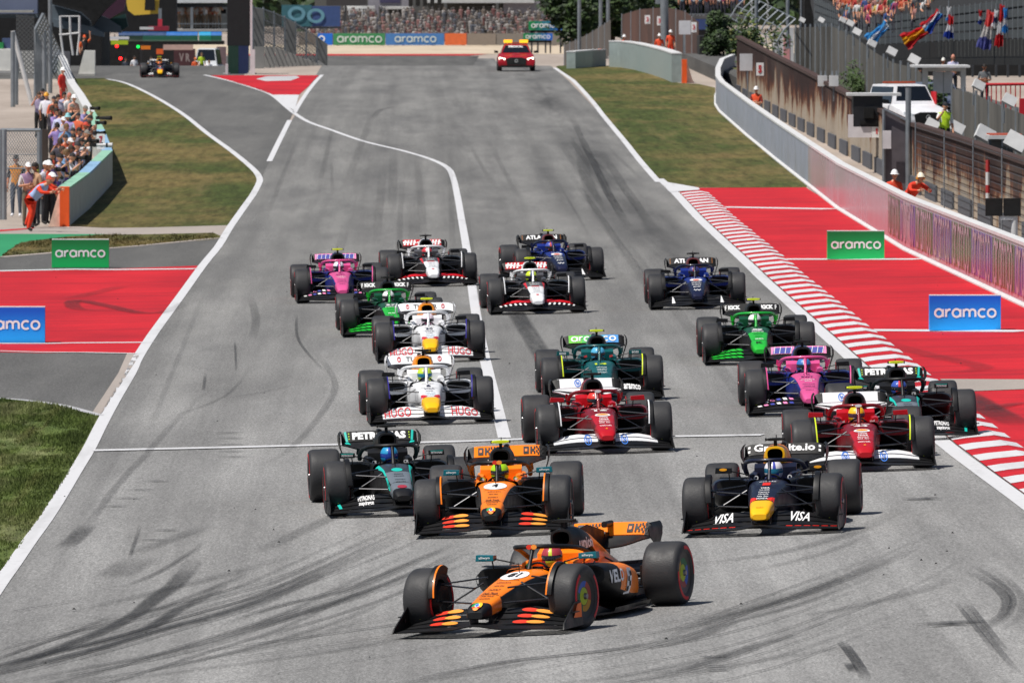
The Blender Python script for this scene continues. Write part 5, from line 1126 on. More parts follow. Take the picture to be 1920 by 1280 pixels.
# --- right-hand wall beside the painted run-off (glossy paint mirrors the red ground)
wb = [G(1371,150),G(1350,160),G(1342,180),G(1342,197),G(1350,210),G(1402,256),G(1458,302),G(1515,347),G(1571,392),G(1697,470),Vector((12.62,212,terr(12.62,212))),Vector((12.7,150,terr(12.7,150))),Vector((13,80,terr(13,80)))]
def wm(k, c):
    if c.y > 336: return WALLB
    if c.y > 269: return WALLW
    return WALLW
rw_ = wall_line('barrier_wall', 'long white painted concrete wall beside the right red run-off', 'wall', wb, 1.24, -.2, wm, 13.0, CAPW, CAPW)
i = 0; y = 268.5
while y > 120:
    xs_ = lambda yy: next(a.x+(b.x-a.x)*(a.y-yy)/(a.y-b.y) for a, b in zip(wb, wb[1:]) if b.y <= yy <= a.y)
    m = MB(); m.loft([[(xs_(q)-.012, q, terr(xs_(q),q)+.2), (xs_(q)-.012, q, terr(xs_(q),q)+1.17), (xs_(q)-.002, q, terr(xs_(q),q)+1.17), (xs_(q)-.002, q, terr(xs_(q),q)+.2)] for q in (y, y-6.85)])
    loc_of(m, wb[0]).build('advert_panel', PGREEN if i % 2 == 0 else PBLUE, rw_, smooth=False)
    m = MB(); fn = lambda a, b: (xs_(y-3.45-a)-.02, y-3.45-a, terr(xs_(y),y)+.68+b*1.15); aramco(m, fn, (0,0), 5.9, 0, .2); loc_of(m, wb[0]).build('lettering', mat('panel_print_red_cast',(196,160,176),.35,coat=.6,crough=.25), rw_, smooth=False, recalc=False)  # letter colour holds a pink cast of the reflected red ground
    y -= 7.0; i += 1
# --- left photographers' wall, orange end towards the camera
lw = [G(131,423),G(169,391),G(190,367),G(211,344),G(196,300),G(178,262),G(158,225),G(142,200),G(134,180),G(126,152),G(118,137)]
lm = mat('padded_grey', (178,184,180), .6, var=.25, scale=1.5)
lr = wall_line('photographers_wall', 'grey padded wall with orange end where photographers stand', 'wall', lw, 1.0, -.32, lambda k, c: lm, 9, None, None)
m = MB(); o = Vector(lw[0])
for a, b, mi in zip(lw, lw[1:], range(20)):
    t = (b-a).normalized(); nn = Vector((t.y,-t.x,0)).normalized()*-.34
    m = MB(); m.loft([[x+Vector((0,0,1.003)), x+Vector((0,0,1.07)), x+nn+Vector((0,0,1.07)), x+nn+Vector((0,0,1.003))] for x in (a,b)]); loc_of(m, o).build('top_pad', [mat('pad_green',(146,194,168),.6), mat('pad_blue',(140,178,210),.6)][mi % 2] if mi < 5 else CAPW, lr, smooth=False)
p = G(131,425); m = MB(); m.prism([p+Vector((-.02,-.02,0)),p+Vector((-.28,-.02,0)),p+Vector((-.28,-.02,1.1)),p+Vector((-.02,-.02,1.1))],(0,.6,0)); loc_of(m,o).build('end_block', BORG, lr, smooth=False)
m = MB(); m.prism([p+Vector((-.28,.1,0)),p+Vector((-.62,.1,0)),p+Vector((-.55,.1,.12)),p+Vector((-.28,.1,1.06))],(0,.7,0)); loc_of(m,o).build('end_foot', mat('foot_paint',(236,206,186),.6,var=.3,scale=4), lr, smooth=False)
p = G(205,345); m = MB(); m.box(p+Vector((-.3,1.0,1.35)),(.26,.03,.5)); loc_of(m,o).build('sign', WTXT, lr, smooth=False)
m = MB(); decal(m, lambda x,z: (p.x-.3+x, p.y+.975, p.z+1.35+z), '7', (0,.03), .3, .12, 0, .04); loc_of(m,o).build('lettering', prt(180,40,70), lr, smooth=False, recalc=False)
# --- free-standing foam advertising blocks
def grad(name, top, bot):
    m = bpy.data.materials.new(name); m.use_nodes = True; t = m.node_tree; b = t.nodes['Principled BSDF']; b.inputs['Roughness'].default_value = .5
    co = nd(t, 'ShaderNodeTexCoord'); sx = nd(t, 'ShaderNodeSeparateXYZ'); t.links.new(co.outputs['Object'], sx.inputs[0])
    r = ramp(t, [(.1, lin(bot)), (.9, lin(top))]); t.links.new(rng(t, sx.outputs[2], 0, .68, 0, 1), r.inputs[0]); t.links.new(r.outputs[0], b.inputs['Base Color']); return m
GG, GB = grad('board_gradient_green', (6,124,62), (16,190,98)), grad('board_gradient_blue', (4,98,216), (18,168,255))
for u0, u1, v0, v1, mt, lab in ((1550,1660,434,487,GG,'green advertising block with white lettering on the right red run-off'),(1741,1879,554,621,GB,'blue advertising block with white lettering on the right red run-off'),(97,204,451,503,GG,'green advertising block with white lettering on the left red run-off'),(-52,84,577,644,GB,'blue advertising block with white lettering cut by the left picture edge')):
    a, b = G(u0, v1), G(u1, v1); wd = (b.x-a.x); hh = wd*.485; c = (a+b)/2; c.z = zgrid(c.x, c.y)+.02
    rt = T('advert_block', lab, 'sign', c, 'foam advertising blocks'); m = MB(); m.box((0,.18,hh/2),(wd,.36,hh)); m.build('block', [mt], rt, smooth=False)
    m = MB(); m.box((0,.18,hh+.006),(wd,.36,.012)); m.build('top_edge', CAPW, rt, smooth=False)
    m = MB(); aramco(m, lambda x,z: (x,-.006,z), (0,hh*.5), wd*.85, 0, .27); m.build('lettering', WTXT, rt, smooth=False, recalc=False)
# --- raised service road and rusty retaining wall on the right
tx = 15.7; ter = MB(); ys = fr(60, 640, 40); ter.loft([[(tx,y,terr(13,y)-.5),(tx,y,terr(13,y)+.7),(tx+9,y,terr(13,y)+.7),(tx+9,y,terr(13,y)-.5)] for y in ys]); o = ter.build('service_road', MATS['asphalt_dark'], smooth=False); o['kind'] = 'structure'
RW = [(1381,72),(1450,108),(1515,141),(1599,187),(1690,230)]; RW2 = [(1709,237),(1800,266),(1920,309),(2060,356)]
def rusty(pts, lab):
    o = Gx(pts[0][0], 15.5); rt = T('retaining_wall', lab, 'wall', o, 'rust-stained walls')
    P = []
    for u, v in pts:
        g = Gx(u, 15.5); top = at(u, v, g.y).z; P.append((g, top))
    for (a, za), (b, zb) in zip(P, P[1:]):
        n = max(2, int((a-b).length/9)); 
        for i in range(n):
            p, q = a.lerp(b, i/n), a.lerp(b, (i+1)/n); z0, z1 = za+(zb-za)*i/n, za+(zb-za)*(i+1)/n; t = (q-p).normalized()*.004
            m = MB(); m.loft([[p+t+Vector((0,0,-.1)),Vector((p.x,p.y,z0))+t,Vector((p.x+.18,p.y,z0))+t,p+t+Vector((.18,0,-.1))],[q-t+Vector((0,0,-.1)),Vector((q.x,q.y,z1))-t,Vector((q.x+.18,q.y,z1))-t,q-t+Vector((.18,0,-.1))]])
            loc_of(m, o).build('wall_panel', RUST, rt, smooth=False)
            m = MB(); m.loft([[(p.x-.05,p.y,z0+.002),(p.x-.05,p.y,z0+.12),(p.x+.22,p.y,z0+.12),(p.x+.22,p.y,z0+.002)],[(q.x-.05,q.y,z1+.002),(q.x-.05,q.y,z1+.12),(q.x+.22,q.y,z1+.12),(q.x+.22,q.y,z1+.002)]]); loc_of(m, o).build('coping', mat('coping_rust',(70,48,42),.9,var=.4,scale=2), rt, smooth=False)
            m = MB(); m.box((p.x-.04, p.y-3.2, p.z+.24),(.06,6.3,.5)); loc_of(m, o).build('recess_block', mat('recess_grey',(84,88,96),.7,var=.25), rt, smooth=False)
    return rt
rusty(RW, 'rust-stained brown retaining wall behind the white wall, far part'); rusty(RW2, 'rust-stained brown retaining wall at the right picture edge')
o = Gx(1725, 15.3); rt = T('wire_fence', 'wire fence in front of the right rusty wall', 'fence', o)
for k in range(0,9,2):
    p = Gx(1716+k*27, 15.32); m = MB(); m.tube([p, p+Vector((0,0,2.2))], .02, 6); loc_of(m,o).build('post', METAL, rt)
for q in range(9): m = MB(); m.tube([Gx(1716+k*27, 15.31, .45+q*.2) for k in range(9)], .009, 4); loc_of(m,o).build('wire', METALD, rt)
# gate between the two wall parts: mesh panel, tall posts, camera box and signs
g = Gx(1700, 15.35); rt = T('fence_gate', 'dark mesh gate with tall grey post between the rusty walls', 'gate', g)
MESH = bpy.data.materials.new('wire_mesh'); MESH.use_nodes = True; t = MESH.node_tree; b = t.nodes['Principled BSDF']; b.inputs['Base Color'].default_value = lin((96,98,100)); b.inputs['Metallic'].default_value = .4; b.inputs['Roughness'].default_value = .5
co = nd(t,'ShaderNodeTexCoord'); wv = [nd(t,'ShaderNodeTexWave', Scale=3.2) for _ in (0,1)]
for w_, rot in zip(wv, (45,-45)):
    mp = nd(t,'ShaderNodeMapping'); mp.inputs['Rotation'].default_value = (0,R(rot),R(rot)); t.links.new(co.outputs['Object'], mp.inputs[0]); t.links.new(mp.outputs[0], w_.inputs[0])
mxx = nd(t,'ShaderNodeMath', operation='MAXIMUM'); t.links.new(wv[0].outputs[1], mxx.inputs[0]); t.links.new(wv[1].outputs[1], mxx.inputs[1]); t.links.new(rng(t, mxx.outputs[0], .80, .95, .12, .8), b.inputs['Alpha'])
m = MB(); pts = [at(1655,205,g.y), at(1655,345,g.y), at(1712,365,g.y), at(1712,240,g.y)]; m.prism(pts, (0,.02,0)); loc_of(m, g).build('mesh_panel', mat('gate_grey',(92,86,92),.6,var=.2), rt, smooth=False)
for u, v0, v1, r in ((1703,165,362,.09),(1713,240,365,.07),(1657,205,345,.05)):
    a, c = at(u,v0,g.y-.1), at(u,v1,g.y-.1); m = MB(); m.tube([c, a], r, 10); loc_of(m, g).build('post', METAL, rt)
m = MB(); a, c = at(1657,205,g.y-.1), at(1703,228,g.y-.1); m.tube([a,c], .04, 8); loc_of(m, g).build('rail', METAL, rt)
m = MB(); slab(m, 1655,1671,245,279, g.y-.3, .03); loc_of(m, g).build('sign', mat('sign_white',(220,214,216),.5), rt, smooth=False)
g2 = Gx(1630, 15.2); rt = T('camera_box', 'black covered television camera box on the rusty wall', 'camera', g2)
m = MB(); slab(m, 1600,1655,180,238, g2.y, 1.0); loc_of(m,g2).build('cover', mat('black_cover',(26,27,32),.55,var=.3,scale=4), rt, smooth=False)
m = MB(); slab(m, 1590,1690,175,180, g2.y-.1, 1.6); loc_of(m,g2).build('roof', CAPW, rt, smooth=False)
m = MB(); slab(m, 1620,1638,202,222, g2.y-.15, .14); slab(m, 1612,1645,226,233, g2.y-.1,.09); loc_of(m,g2).build('lens_hood', BLACK, rt, smooth=False)
m = MB(); slab(m, 1590,1634,238,258, g2.y-.02, .03); slab(m, 1590,1600,215,238, g2.y-.02,.03); loc_of(m,g2).build('white_panel', mat('sign_white',(220,214,216),.5), rt, smooth=False)
m = MB(); slab(m, 1634.5,1654,238,258, g2.y-.03, .03); loc_of(m,g2).build('sign', WTXT, rt, smooth=False)
m = MB(); decal(m, lambda x,z: (at(1644,246,g2.y-.04)+Vector((x,0,z))), '!', (0,0), .2, .07, 0, .05); loc_of(m,g2).build('lettering', prt(210,30,40), rt, smooth=False, recalc=False)
for u, v, sw, lab in ((1402,117,15,'blank white board hung on the rusty wall near its far end'),):
    g3 = Gx(u, 15.3); rt = T('notice_board', lab, 'sign', g3); m = MB(); slab(m, u-15,u+16,101,133, g3.y, .04); loc_of(m,g3).build('panel', mat('board_grey',(208,208,212),.5), rt, smooth=False)
    m = MB(); a = at(u,133,g3.y+.05); m.tube([down(a), a], .04, 8); loc_of(m,g3).build('post', METAL, rt)
g3 = Gx(1425, 15.3); rt = T('small_sign', 'small white sign with red figure on the far rusty wall', 'sign', g3); m = MB(); slab(m, 1418,1432,118,142, g3.y, .03); loc_of(m,g3).build('panel', WTXT, rt, smooth=False)
m = MB(); decal(m, lambda x,z: (at(1425,130,g3.y-.02)+Vector((x,0,z))), '5', (0,0), .34, .16, 0, .05); loc_of(m,g3).build('lettering', prt(200,40,50), rt, smooth=False, recalc=False)
for u, v, lab in ((1541,150,'white twin loudspeaker box on the rusty wall, left one'),(1562,150,'white twin loudspeaker box on the rusty wall, right one')):
    g3 = Gx(u, 15.4); rt = T('speaker_box', lab, 'box', g3, 'white boxes on the rusty wall'); m = MB(); slab(m, u-7,u+10,142,162, g3.y, .3); loc_of(m,g3).build('case', CAPW, rt, smooth=False)
    m = MB(); slab(m, u-3,u,133,142, g3.y+.1,.1); slab(m, u+5,u+8,133,142, g3.y+.1,.1); slab(m, u,u+2,162,190, g3.y+.1,.05); loc_of(m,g3).build('bracket', METAL, rt, smooth=False)
# signal panels on a white post in front of the wall
g3 = G(1884,470); rt = T('trackside_signal', 'twin black signal panels on a white post by the right wall', 'sign', g3)
gy = 232
for u0, u1 in ((1848,1880),(1882,1914)): m = MB(); slab(m, u0,u1,372,405, gy, .15); loc_of(m,g3).build('panel', BLACK, rt, smooth=False)
a = at(1902,404,gy+.1); m = MB(); m.tube([down(a), a], .075, 12); loc_of(m,g3).build('post', CAPW, rt)
m = MB(); slab(m, 1876,1900,404,412, gy+.02, .1); loc_of(m,g3).build('bracket', CAPW, rt, smooth=False)
# red and white pole and wire net on the right wall
g3 = Gx(1850, 15.2); rt = T('marker_pole', 'red and white banded pole against the rusty wall', 'pole', g3)
for k, (v0, v1, mt) in enumerate(((300,323,prt(170,50,50)),(323,347,CAPW),(347,362,prt(170,50,50)),(362,372,CAPW))): m = MB(); m.tube([at(1852,v1,g3.y), at(1852,v0,g3.y)], .055, 8); loc_of(m,g3).build('band', mt, rt)
# white boxes of floodlights along wall tops
def floodlight(u, v, Y, size, rz, lab):
    p = at(u, v, Y); rt = T('floodlight', lab, 'lamp', p, 'white floodlights', rz)
    m = MB(); M3 = Matrix.Rotation(R(28), 3, 'Y') @ Matrix.Rotation(R(-20), 3, 'X'); m.box((0,0,0),(size,size*.35,size*.75),0,M3); m.build('housing', CAPW, rt, smooth=False)
    m = MB(); m.box(M3 @ Vector((0,size*.18,0)),(size*.86,.012,size*.6),0,M3); m.build('glass', mat('lamp_glass',(150,154,158),.15,var=.1), rt, smooth=False)
    m = MB(); m.tube([(-size*.4,.05,-size*.8),(-size*.45,.02,-size*.1),(-size*.2,0,.1)], .025, 6); m.tube([(-size*.4,.05,-size*.8),(-size*.4,.1,-size*1.7)], .03, 6); m.build('bracket', METAL, rt)
for k, (u, v, Y, s) in enumerate(((1748,234,352,.62),(1795,240,345,.62),(1847,252,310,.75),(1905,266,285,.8),(1893,188,360,.6),(1835,160,390,.55),(1714,112,450,.6),(1672,97,480,.55),(1635,82,510,.5),(1607,60,540,.5),(1594,44,560,.45),(1580,38,580,.4),(1540,38,600,.4),(1504,38,620,.4))):
    floodlight(u, v, Y if k < 4 else 19.2*20000/(u-762), s*.72, R(10*(k % 3)-10), 'white floodlight %s' % (['fixed on the rusty wall nearest the hi-vis man','fixed second along the rusty wall from the hi-vis man','fixed third along the rusty wall','fixed on the rusty wall at the right picture edge','in front of the red railing, right','in front of the red railing, left','on the grey fence next to the white shelter','on the grey fence under the blue flag','on the grey fence, fourth from its low end','on the grey fence below the sky-blue flag','on the fence top, second of the far pair','on the fence top, first of the far pair','beside the dark pillar of the stand','left of the dark pillar of the stand'][k]))
# grey upper fence, plants, shelter, railing
def strip_fence(name, label, cat, pts, mt, bottom=1.2, step=6, th=.12):
    """pts: (u, v_top, Y); panels between successive points down to the ground."""
    o = down(at(*pts[0])); rt = T(name, label, cat, o)
    for (u0,v0,y0), (u1,v1,y1) in zip(pts, pts[1:]):
        a, b = at(u0,v0,y0), at(u1,v1,y1); n = max(1, int((a-b).length/step))
        for i in range(n):
            p, q = a.lerp(b, i/n), a.lerp(b, (i+1)/n); t = (q-p)*.01
            m = MB(); m.prism([p+t, q-t, Vector((q.x,q.y,terr(q.x,q.y)))-t, Vector((p.x,p.y,terr(p.x,p.y)))+t], (.0,th,0)); loc_of(m,o).build('panel', mt, rt, smooth=False)
            m = MB(); m.tube([Vector((p.x,p.y-.05,terr(p.x,p.y))), p+Vector((0,-.05,.15))], .05, 6); loc_of(m,o).build('post', METAL, rt)
    return rt
strip_fence('grey_fence', 'tall weathered grey fence above the rusty wall under the grandstand', 'fence', [(u,v,19.5*20000/(u-762)) for u,v in ((1492,52),(1560,50),(1600,68),(1640,98),(1675,118),(1718,128),(1740,150))], GREYW)
strip_fence('grey_fence', 'weathered grey fence right of the hi-vis man', 'fence', [(u,v,19.5*20000/(u-762)) for u,v in ((1785,165),(1830,178),(1880,200),(1960,230))], GREYW)
p = at(1770,160,392); o = down(p); rt = T('shelter', 'white flat-roofed shelter frame with white cabinet under the grandstand', 'shelter', o)
for pn, mt, sl in (('roof',CAPW,[(1713,1819,123,127,391,3)]),('post',CAPW,[(1730,1740,127,215,392,.3)]),('post',CAPW,[(1802,1811,127,200,392,.3)]),('beam',CAPW,[(1740.5,1801.5,127.5,134,392,.2)]),('cabinet',mat('cabinet',(214,216,222),.4),[(1751,1768,135,175,393,.6),(1770,1786,135,175,393,.6)]),('mast',METAL,[(1768.2,1769.8,134.5,215,392.4,.1)])):
    for s_ in sl: m = MB(); slab(m, *s_); loc_of(m,o).build(pn, mt, rt, smooth=False)
p = at(1880,185,365); o = down(p); rt = T('red_railing', 'red painted metal railing under the grandstand', 'railing', o)
m = MB(); m.tube([at(1842,159,365), at(1990,157,365)], .05, 8); loc_of(m,o).build('rail', prt(190,20,36), rt)
for u in range(1850,1990,9): m = MB(); m.tube([at(u,159,365), at(u,196 if u < 1880 else 215,365)], .022, 6); loc_of(m,o).build('baluster', prt(190,20,36), rt)
m = MB(); slab(m, 1912,1960,185,215,362,.3); loc_of(m,o).build('panel', prt(190,20,36), rt, smooth=False)
# foliage: many small leaf faces through the crown volume
LEAF = [mat('leaf_%d' % i, c, .7, var=.3, scale=2) for i, c in enumerate(((36,58,22),(54,76,30),(24,40,18)))]
def bush(name, label, cat, base, rx, ry, rz, n, leaf=.16, trunk=.0, group=None, lm=LEAF, lobes=7):
    rt = T(name, label, cat, base, group); L = [(Vector((random.uniform(-.6,.6)*rx, random.uniform(-.6,.6)*ry, trunk+rz*(.9+random.uniform(-.55,.6)))), random.uniform(.35,.6)) for _ in range(lobes)]
    m = MB()
    for _ in range(n):
        c, k = random.choice(L); d = Vector((random.gauss(0,1), random.gauss(0,1), random.gauss(0,1))).normalized()*(random.random()**.4)
        p = c+Vector((d.x*rx*k, d.y*ry*k, d.z*rz*k)); a = Vector((random.uniform(-1,1),random.uniform(-1,1),random.uniform(-.6,.6))).normalized()*leaf*random.uniform(.6,1.3); b = a.orthogonal().normalized()*leaf*random.uniform(.35,.7)
        if p.z < .05: p.z = .05+random.random()*.3
        m.add([p-a, p+b*.8, p+a, p-b*.8], [(0,1,2,3)], random.choice((0,0,1,1,2)))
    m.build('crown', lm, rt, smooth=False, recalc=False)
    m = MB()
    for c, k in L: m.tube([(0,0,-.1), (c.x*.3,c.y*.3,c.z*.5), tuple(c)], [.10*rz*.25+.03,.05*rz*.2+.02,.015], 6)
    m.build('trunk', mat('bark',(74,62,50),.9,var=.4,scale=6), rt); return rt
b0 = G(1352,135); bush('tree', 'dark green bushy tree at the gap in the rusty wall', 'tree', Gx(1358, 17.6, .3), 1.5, 2.4, 1.7, 5200, .14)
bush('shrub', 'light green shrub behind the rusty wall by the pink sign', 'shrub', down(at(1425,110,520)), 1.3, 1.6, 2.0, 1500, .14, lm=[LEAF[1],LEAF[1],mat('leaf_dry',(104,108,56),.8,var=.3)])
bush('shrub', 'green creeper on the grey fence left of the shelter', 'shrub', down(at(1600,150,455))+Vector((0,-1,.7)), .7, 2.5, .9, 700, .10, lm=[LEAF[1]]*3)
bush('shrub', 'green weeds beside the white shelter', 'shrub', down(at(1748,190,396))+Vector((0,0,.7)), .5, 1.5, .9, 600, .10, lm=[LEAF[1]]*3)
m = MB(); p = at(1325,100,600); rt = T('underpass', 'dark opening beside the tree behind the walls', 'opening', down(p)); slab(m, 1312,1348,68,124,600,6); loc_of(m,down(p)).build('opening', DKROOM, rt, smooth=False)
# pink sign cabinet and grey pillars left of the grey fence
p = at(1468,90,560); o = down(p)
thing_slabs('sign_cabinet', 'white cabinet sign with pink stripe behind the rusty wall', 'sign', o, [('frame',CAPW,[(1450,1488,60,118,560,.5)]),('pink_panel',mat('pink_panel',(214,150,150),.5),[(1469,1481,66,114,559.97,.03)]),('lamp_box',CAPW,[(1470,1488,52,60,560,.5)])])
thing_slabs('concrete_pillar', 'plain grey concrete pillar right of the pink striped sign', 'pillar', down(at(1500,90,565)), [('shaft',mat('pillar_grey',(128,126,116),.85,var=.2),[(1490,1514,52,135,565,.8)])])
for u, lab in ((1409,'glittering silver chain left of the lamp post'),(1439,'glittering silver chain right of the lamp post')):
    Y = 560; o = down(at(u,50,Y)); rt = T('hanging_chain', lab, 'chain', o); m = MB()
    for k in range(24): a = at(u+math.sin(k*2.1)*1.5, -12+k*2.6, Y); m.box(a,(.08,.03,.05))
    loc_of(m,o).build('links', CAPW, rt, smooth=False)
for u, v1, w_, lab in ((1418,85,7,'grey lamp post beside the curved fence top'),(1477,50,7,'light grey post under the stand, left'),(1502,45,3,'thin grey post under the stand')):
    o = down(at(u,v1,555)); rt = T('post', lab, 'post', o); m = MB(); m.tube([at(u,v1+40,555), at(u,-14,555)], w_/2/36, 10); loc_of(m,o).build('shaft', METAL, rt)
    m = MB(); a = at(u,v1+40,555); m.box(a,(.3,.3,.1)); loc_of(m,o).build('base', METAL, rt, smooth=False)
# curved catch-fence top at the start of the far rusty wall
o = down(at(1375,60,620)); rt = T('catch_fence', 'catch fence with curved top over the far rusty wall', 'fence', o)
for k in range(9):
    u = 1368+k*11; Y = 640-k*16; vt = 22+k*5.5; m = MB(); m.tube([at(u+14,vt+62,Y), at(u+4,vt+30,Y), at(u+1,vt+12,Y), at(u+14,vt-10,Y), at(u+36,vt-30,Y)], .05, 6); loc_of(m,o).build('arm', METAL, rt)
for q in range(5):
    m = MB(); m.tube([at(1368+k*11+[14,4,1,14,36][q], 22+k*5.5+[62,30,12,-10,-30][q], 640-k*16) for k in range(9)], .025, 6); loc_of(m,o).build('wire', METAL, rt)
# --- grandstand at top right
STEEL = mat('stand_mesh', (78,83,86), .6, metal=.3, var=.3, scale=1.2)
p = at(1750,60,520); o = down(p); rt = T('grandstand', 'dark grandstand with steel mesh parapet at the top right', 'grandstand', o)
front = [(1527,50,-6,600),(1565,58,12,580),(1600,66,30,560),(1650,84,32,530),(1760,78,16,480),(1860,74,2,450),(1960,72,-14,425)]   # u, v of parapet bottom, v of its top, depth
for a, b in zip(front, front[1:]):
    A0, A1, B0, B1 = at(a[0],a[1],a[3]), at(a[0],a[2],a[3]), at(b[0],b[1],b[3]), at(b[0],b[2],b[3])
    for q in range(4):
        m = MB(); f0, f1 = q/4+.02, (q+1)/4-.03; m.prism([A0.lerp(A1,f0),B0.lerp(B1,f0),B0.lerp(B1,f1),A0.lerp(A1,f1)], (0,.08,0)); loc_of(m,o).build('parapet_panel', STEEL, rt, smooth=False)
    n = 10
    for k in range(n):
        m = MB(); s = k/n; x0, x1 = A0.lerp(B0,s), A1.lerp(B1,s); m.tube([x0+Vector((0,-.06,-.02)), x1+Vector((0,-.06,.02))], .022, 5); loc_of(m,o).build('bar', METAL, rt)
    m = MB(); k0, k1 = A0+Vector((0,-.1,0)), B0+Vector((0,-.1,0)); n2 = 14
    for k in range(n2): x = k0.lerp(k1,k/n2); m.box(x+Vector((.03,0,-.35)),(.05,.06,.7))
    loc_of(m,o).build('skirt_slats', mat('slat_grey',(120,122,118),.7,var=.3), rt, smooth=False)
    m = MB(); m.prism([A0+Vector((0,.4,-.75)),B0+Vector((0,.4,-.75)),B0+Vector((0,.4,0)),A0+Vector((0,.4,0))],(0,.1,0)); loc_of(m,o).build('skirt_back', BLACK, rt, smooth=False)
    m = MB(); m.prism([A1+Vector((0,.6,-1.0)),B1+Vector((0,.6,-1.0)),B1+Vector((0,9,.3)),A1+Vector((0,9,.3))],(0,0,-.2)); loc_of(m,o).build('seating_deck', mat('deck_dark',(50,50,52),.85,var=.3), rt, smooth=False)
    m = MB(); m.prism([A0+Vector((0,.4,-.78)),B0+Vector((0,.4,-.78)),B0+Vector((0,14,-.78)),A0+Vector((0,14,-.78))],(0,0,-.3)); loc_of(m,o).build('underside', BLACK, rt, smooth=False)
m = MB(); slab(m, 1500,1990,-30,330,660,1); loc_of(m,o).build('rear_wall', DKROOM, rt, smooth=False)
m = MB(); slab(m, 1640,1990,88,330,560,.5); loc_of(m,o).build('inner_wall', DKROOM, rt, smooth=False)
def par(u):
    for a, b in zip(front, front[1:]):
        if a[0] <= u <= b[0]:
            f = (u-a[0])/(b[0]-a[0]); return a[3]+(b[3]-a[3])*f, a[2]+(b[2]-a[2])*f
    return front[-1][3], front[-1][2]
for u in (1517,1650,1752): m = MB(); slab(m, u-9,u+9,-20,120,(606 if u < 1600 else 545),1.0); loc_of(m,o).build('column', BLACK, rt, smooth=False)
for k in range(12): u = 1690+k*22; m = MB(); slab(m, u,u+4,100,190,555,.3); loc_of(m,o).build('under_post', METALD, rt, smooth=False)
# ------------------------------------------------------------------ flags on the grandstand
def flagcloth(c):
    m = cl(*c, r=.84) if False else mat('flag_%d_%d_%d' % c, c, .8, var=.1); t = m.node_tree
    if not any(n.type == 'BSDF_TRANSLUCENT' for n in t.nodes):
        tr = nd(t, 'ShaderNodeBsdfTranslucent'); tr.inputs[0].default_value = lin(c); mx = nd(t, 'ShaderNodeMixShader'); mx.inputs[0].default_value = .5
        t.links.new(t.nodes['Principled BSDF'].outputs[0], mx.inputs[1]); t.links.new(tr.outputs[0], mx.inputs[2]); t.links.new(mx.outputs[0], t.nodes['Material Output'].inputs[0])
    return m
def flag(u0, v0, u1, v1, Y, wd, cols, lab, bands='along', extra=None):
    """Cloth hanging from (u0,v0) towards (u1,v1), colours in bands along or across its length."""
    Y = par(u0)[0]-1.0; a, b = at(u0,v0,Y), at(u1,v1,Y); d = b-a; ln = d.length; d.normalize(); s = Vector((d.z,0,-d.x)); rt = T('flag', lab, 'flag', a, 'flags on the grandstand'); n = len(cols)
    m = MB(); nu, nv = 10, 9
    P = [[d*(ln*i/nu)+s*(wd*(j/nv-.5)*(1-.25*math.sin(i*.5)))+Vector((0,.16*math.sin(j*1.6+i*.5)-.3,0.04*math.sin(i*1.3+j))) for j in range(nv+1)] for i in range(nu+1)]
    m.grid(P, 0, False, False, lambda i, j: min(n-1, int((j/nv if bands == 'along' else i/nu)*n))); m.build('cloth', [flagcloth(c) for c in cols], rt, recalc=False)
    m = MB(); m.tube([Vector((0,0,.3)), Vector((0,0,-.3))], .03, 6); m.build('pole', METAL, rt); return rt
RD_, WH_, BL_, YL_, LB_ = (205,40,50), (235,235,238), (40,70,170), (240,180,40), (70,160,225)
flag(1664,46,1628,78,515,.55,[LB_,WH_,LB_], 'sky-blue and white flag at the low end of the parapet')
flag(1650,45,1660,64,518,.3,[(230,110,50),(230,110,50),LB_], 'small orange and blue flag above the sky-blue one')
flag(1742,52,1694,80,485,.62,[RD_,YL_,YL_,RD_], 'red and yellow striped flag blown out to the left')
flag(1763,24,1733,56,484,.5,[BL_,LB_,WH_,RD_], 'blue and white flag above the red and yellow one')
flag(1779,14,1778,40,480,.22,[WH_,WH_,LB_], 'thin white flag end above the tricolour by the dark column', 'across')
flag(1785,30,1777,72,478,.36,[RD_,WH_,BL_], 'red, white and blue flag hanging by the dark column', 'across')
flag(1838,20,1837,46,462,.16,[RD_,WH_,BL_], 'narrow red, white and blue flag left of the big pale one', 'across')
flag(1860,22,1842,92,458,.48,[(225,90,90),(220,216,214),(96,100,170)], 'large faded red, white and blue flag', 'across')
flag(1880,10,1871,88,453,.28,[RD_,WH_,RD_], 'long red and white flag hanging right of the large faded flag', 'across')
flag(1885,16,1883,62,455,.2,[LB_,WH_,LB_], 'light blue and white flag behind the red and white one', 'across')
flag(1868,20,1863,52,457,.2,[WH_,(60,80,130),WH_], 'small white and navy flag between the faded and the red flag', 'across')
# ------------------------------------------------------------------ left side: fences, pit building, tunnel gantry
p = G(8,414); o = p; rt = T('fence_gate', 'chain-link gate on grey posts left of the photographers', 'gate', o)
for u0, v0, u1, v1, Y, r in ((8,243,8,412,296,.07),(1,243,1,412,297,.05),(74,243,74,402,302,.075),(1,244,76,244,299,.05),(12,316,72,316,300,.02),(12,290,72,290,300,.012)):
    m = MB(); m.tube([at(u0,v0,Y), at(u1,v1,Y)], r, 8); loc_of(m,o).build('post' if u0 == u1 else 'rail', METAL, rt)
m = MB(); k = 0
for u in range(-30,110,5):
    for s in (1,-1):
        a = (u, 246); b = (u+s*100, 400); pts = []
        for q in range(0,41):
            uu = a[0]+(b[0]-a[0])*q/40
            if 12 <= uu <= 71: pts.append((uu, 246+154*q/40))
        if len(pts) > 1: m.tube([at(*pts[0],300), at(*pts[-1],300)], .007, 4)
loc_of(m,o).build('wire_net', METAL, rt); rt.children[-1]['kind'] = 'stuff'
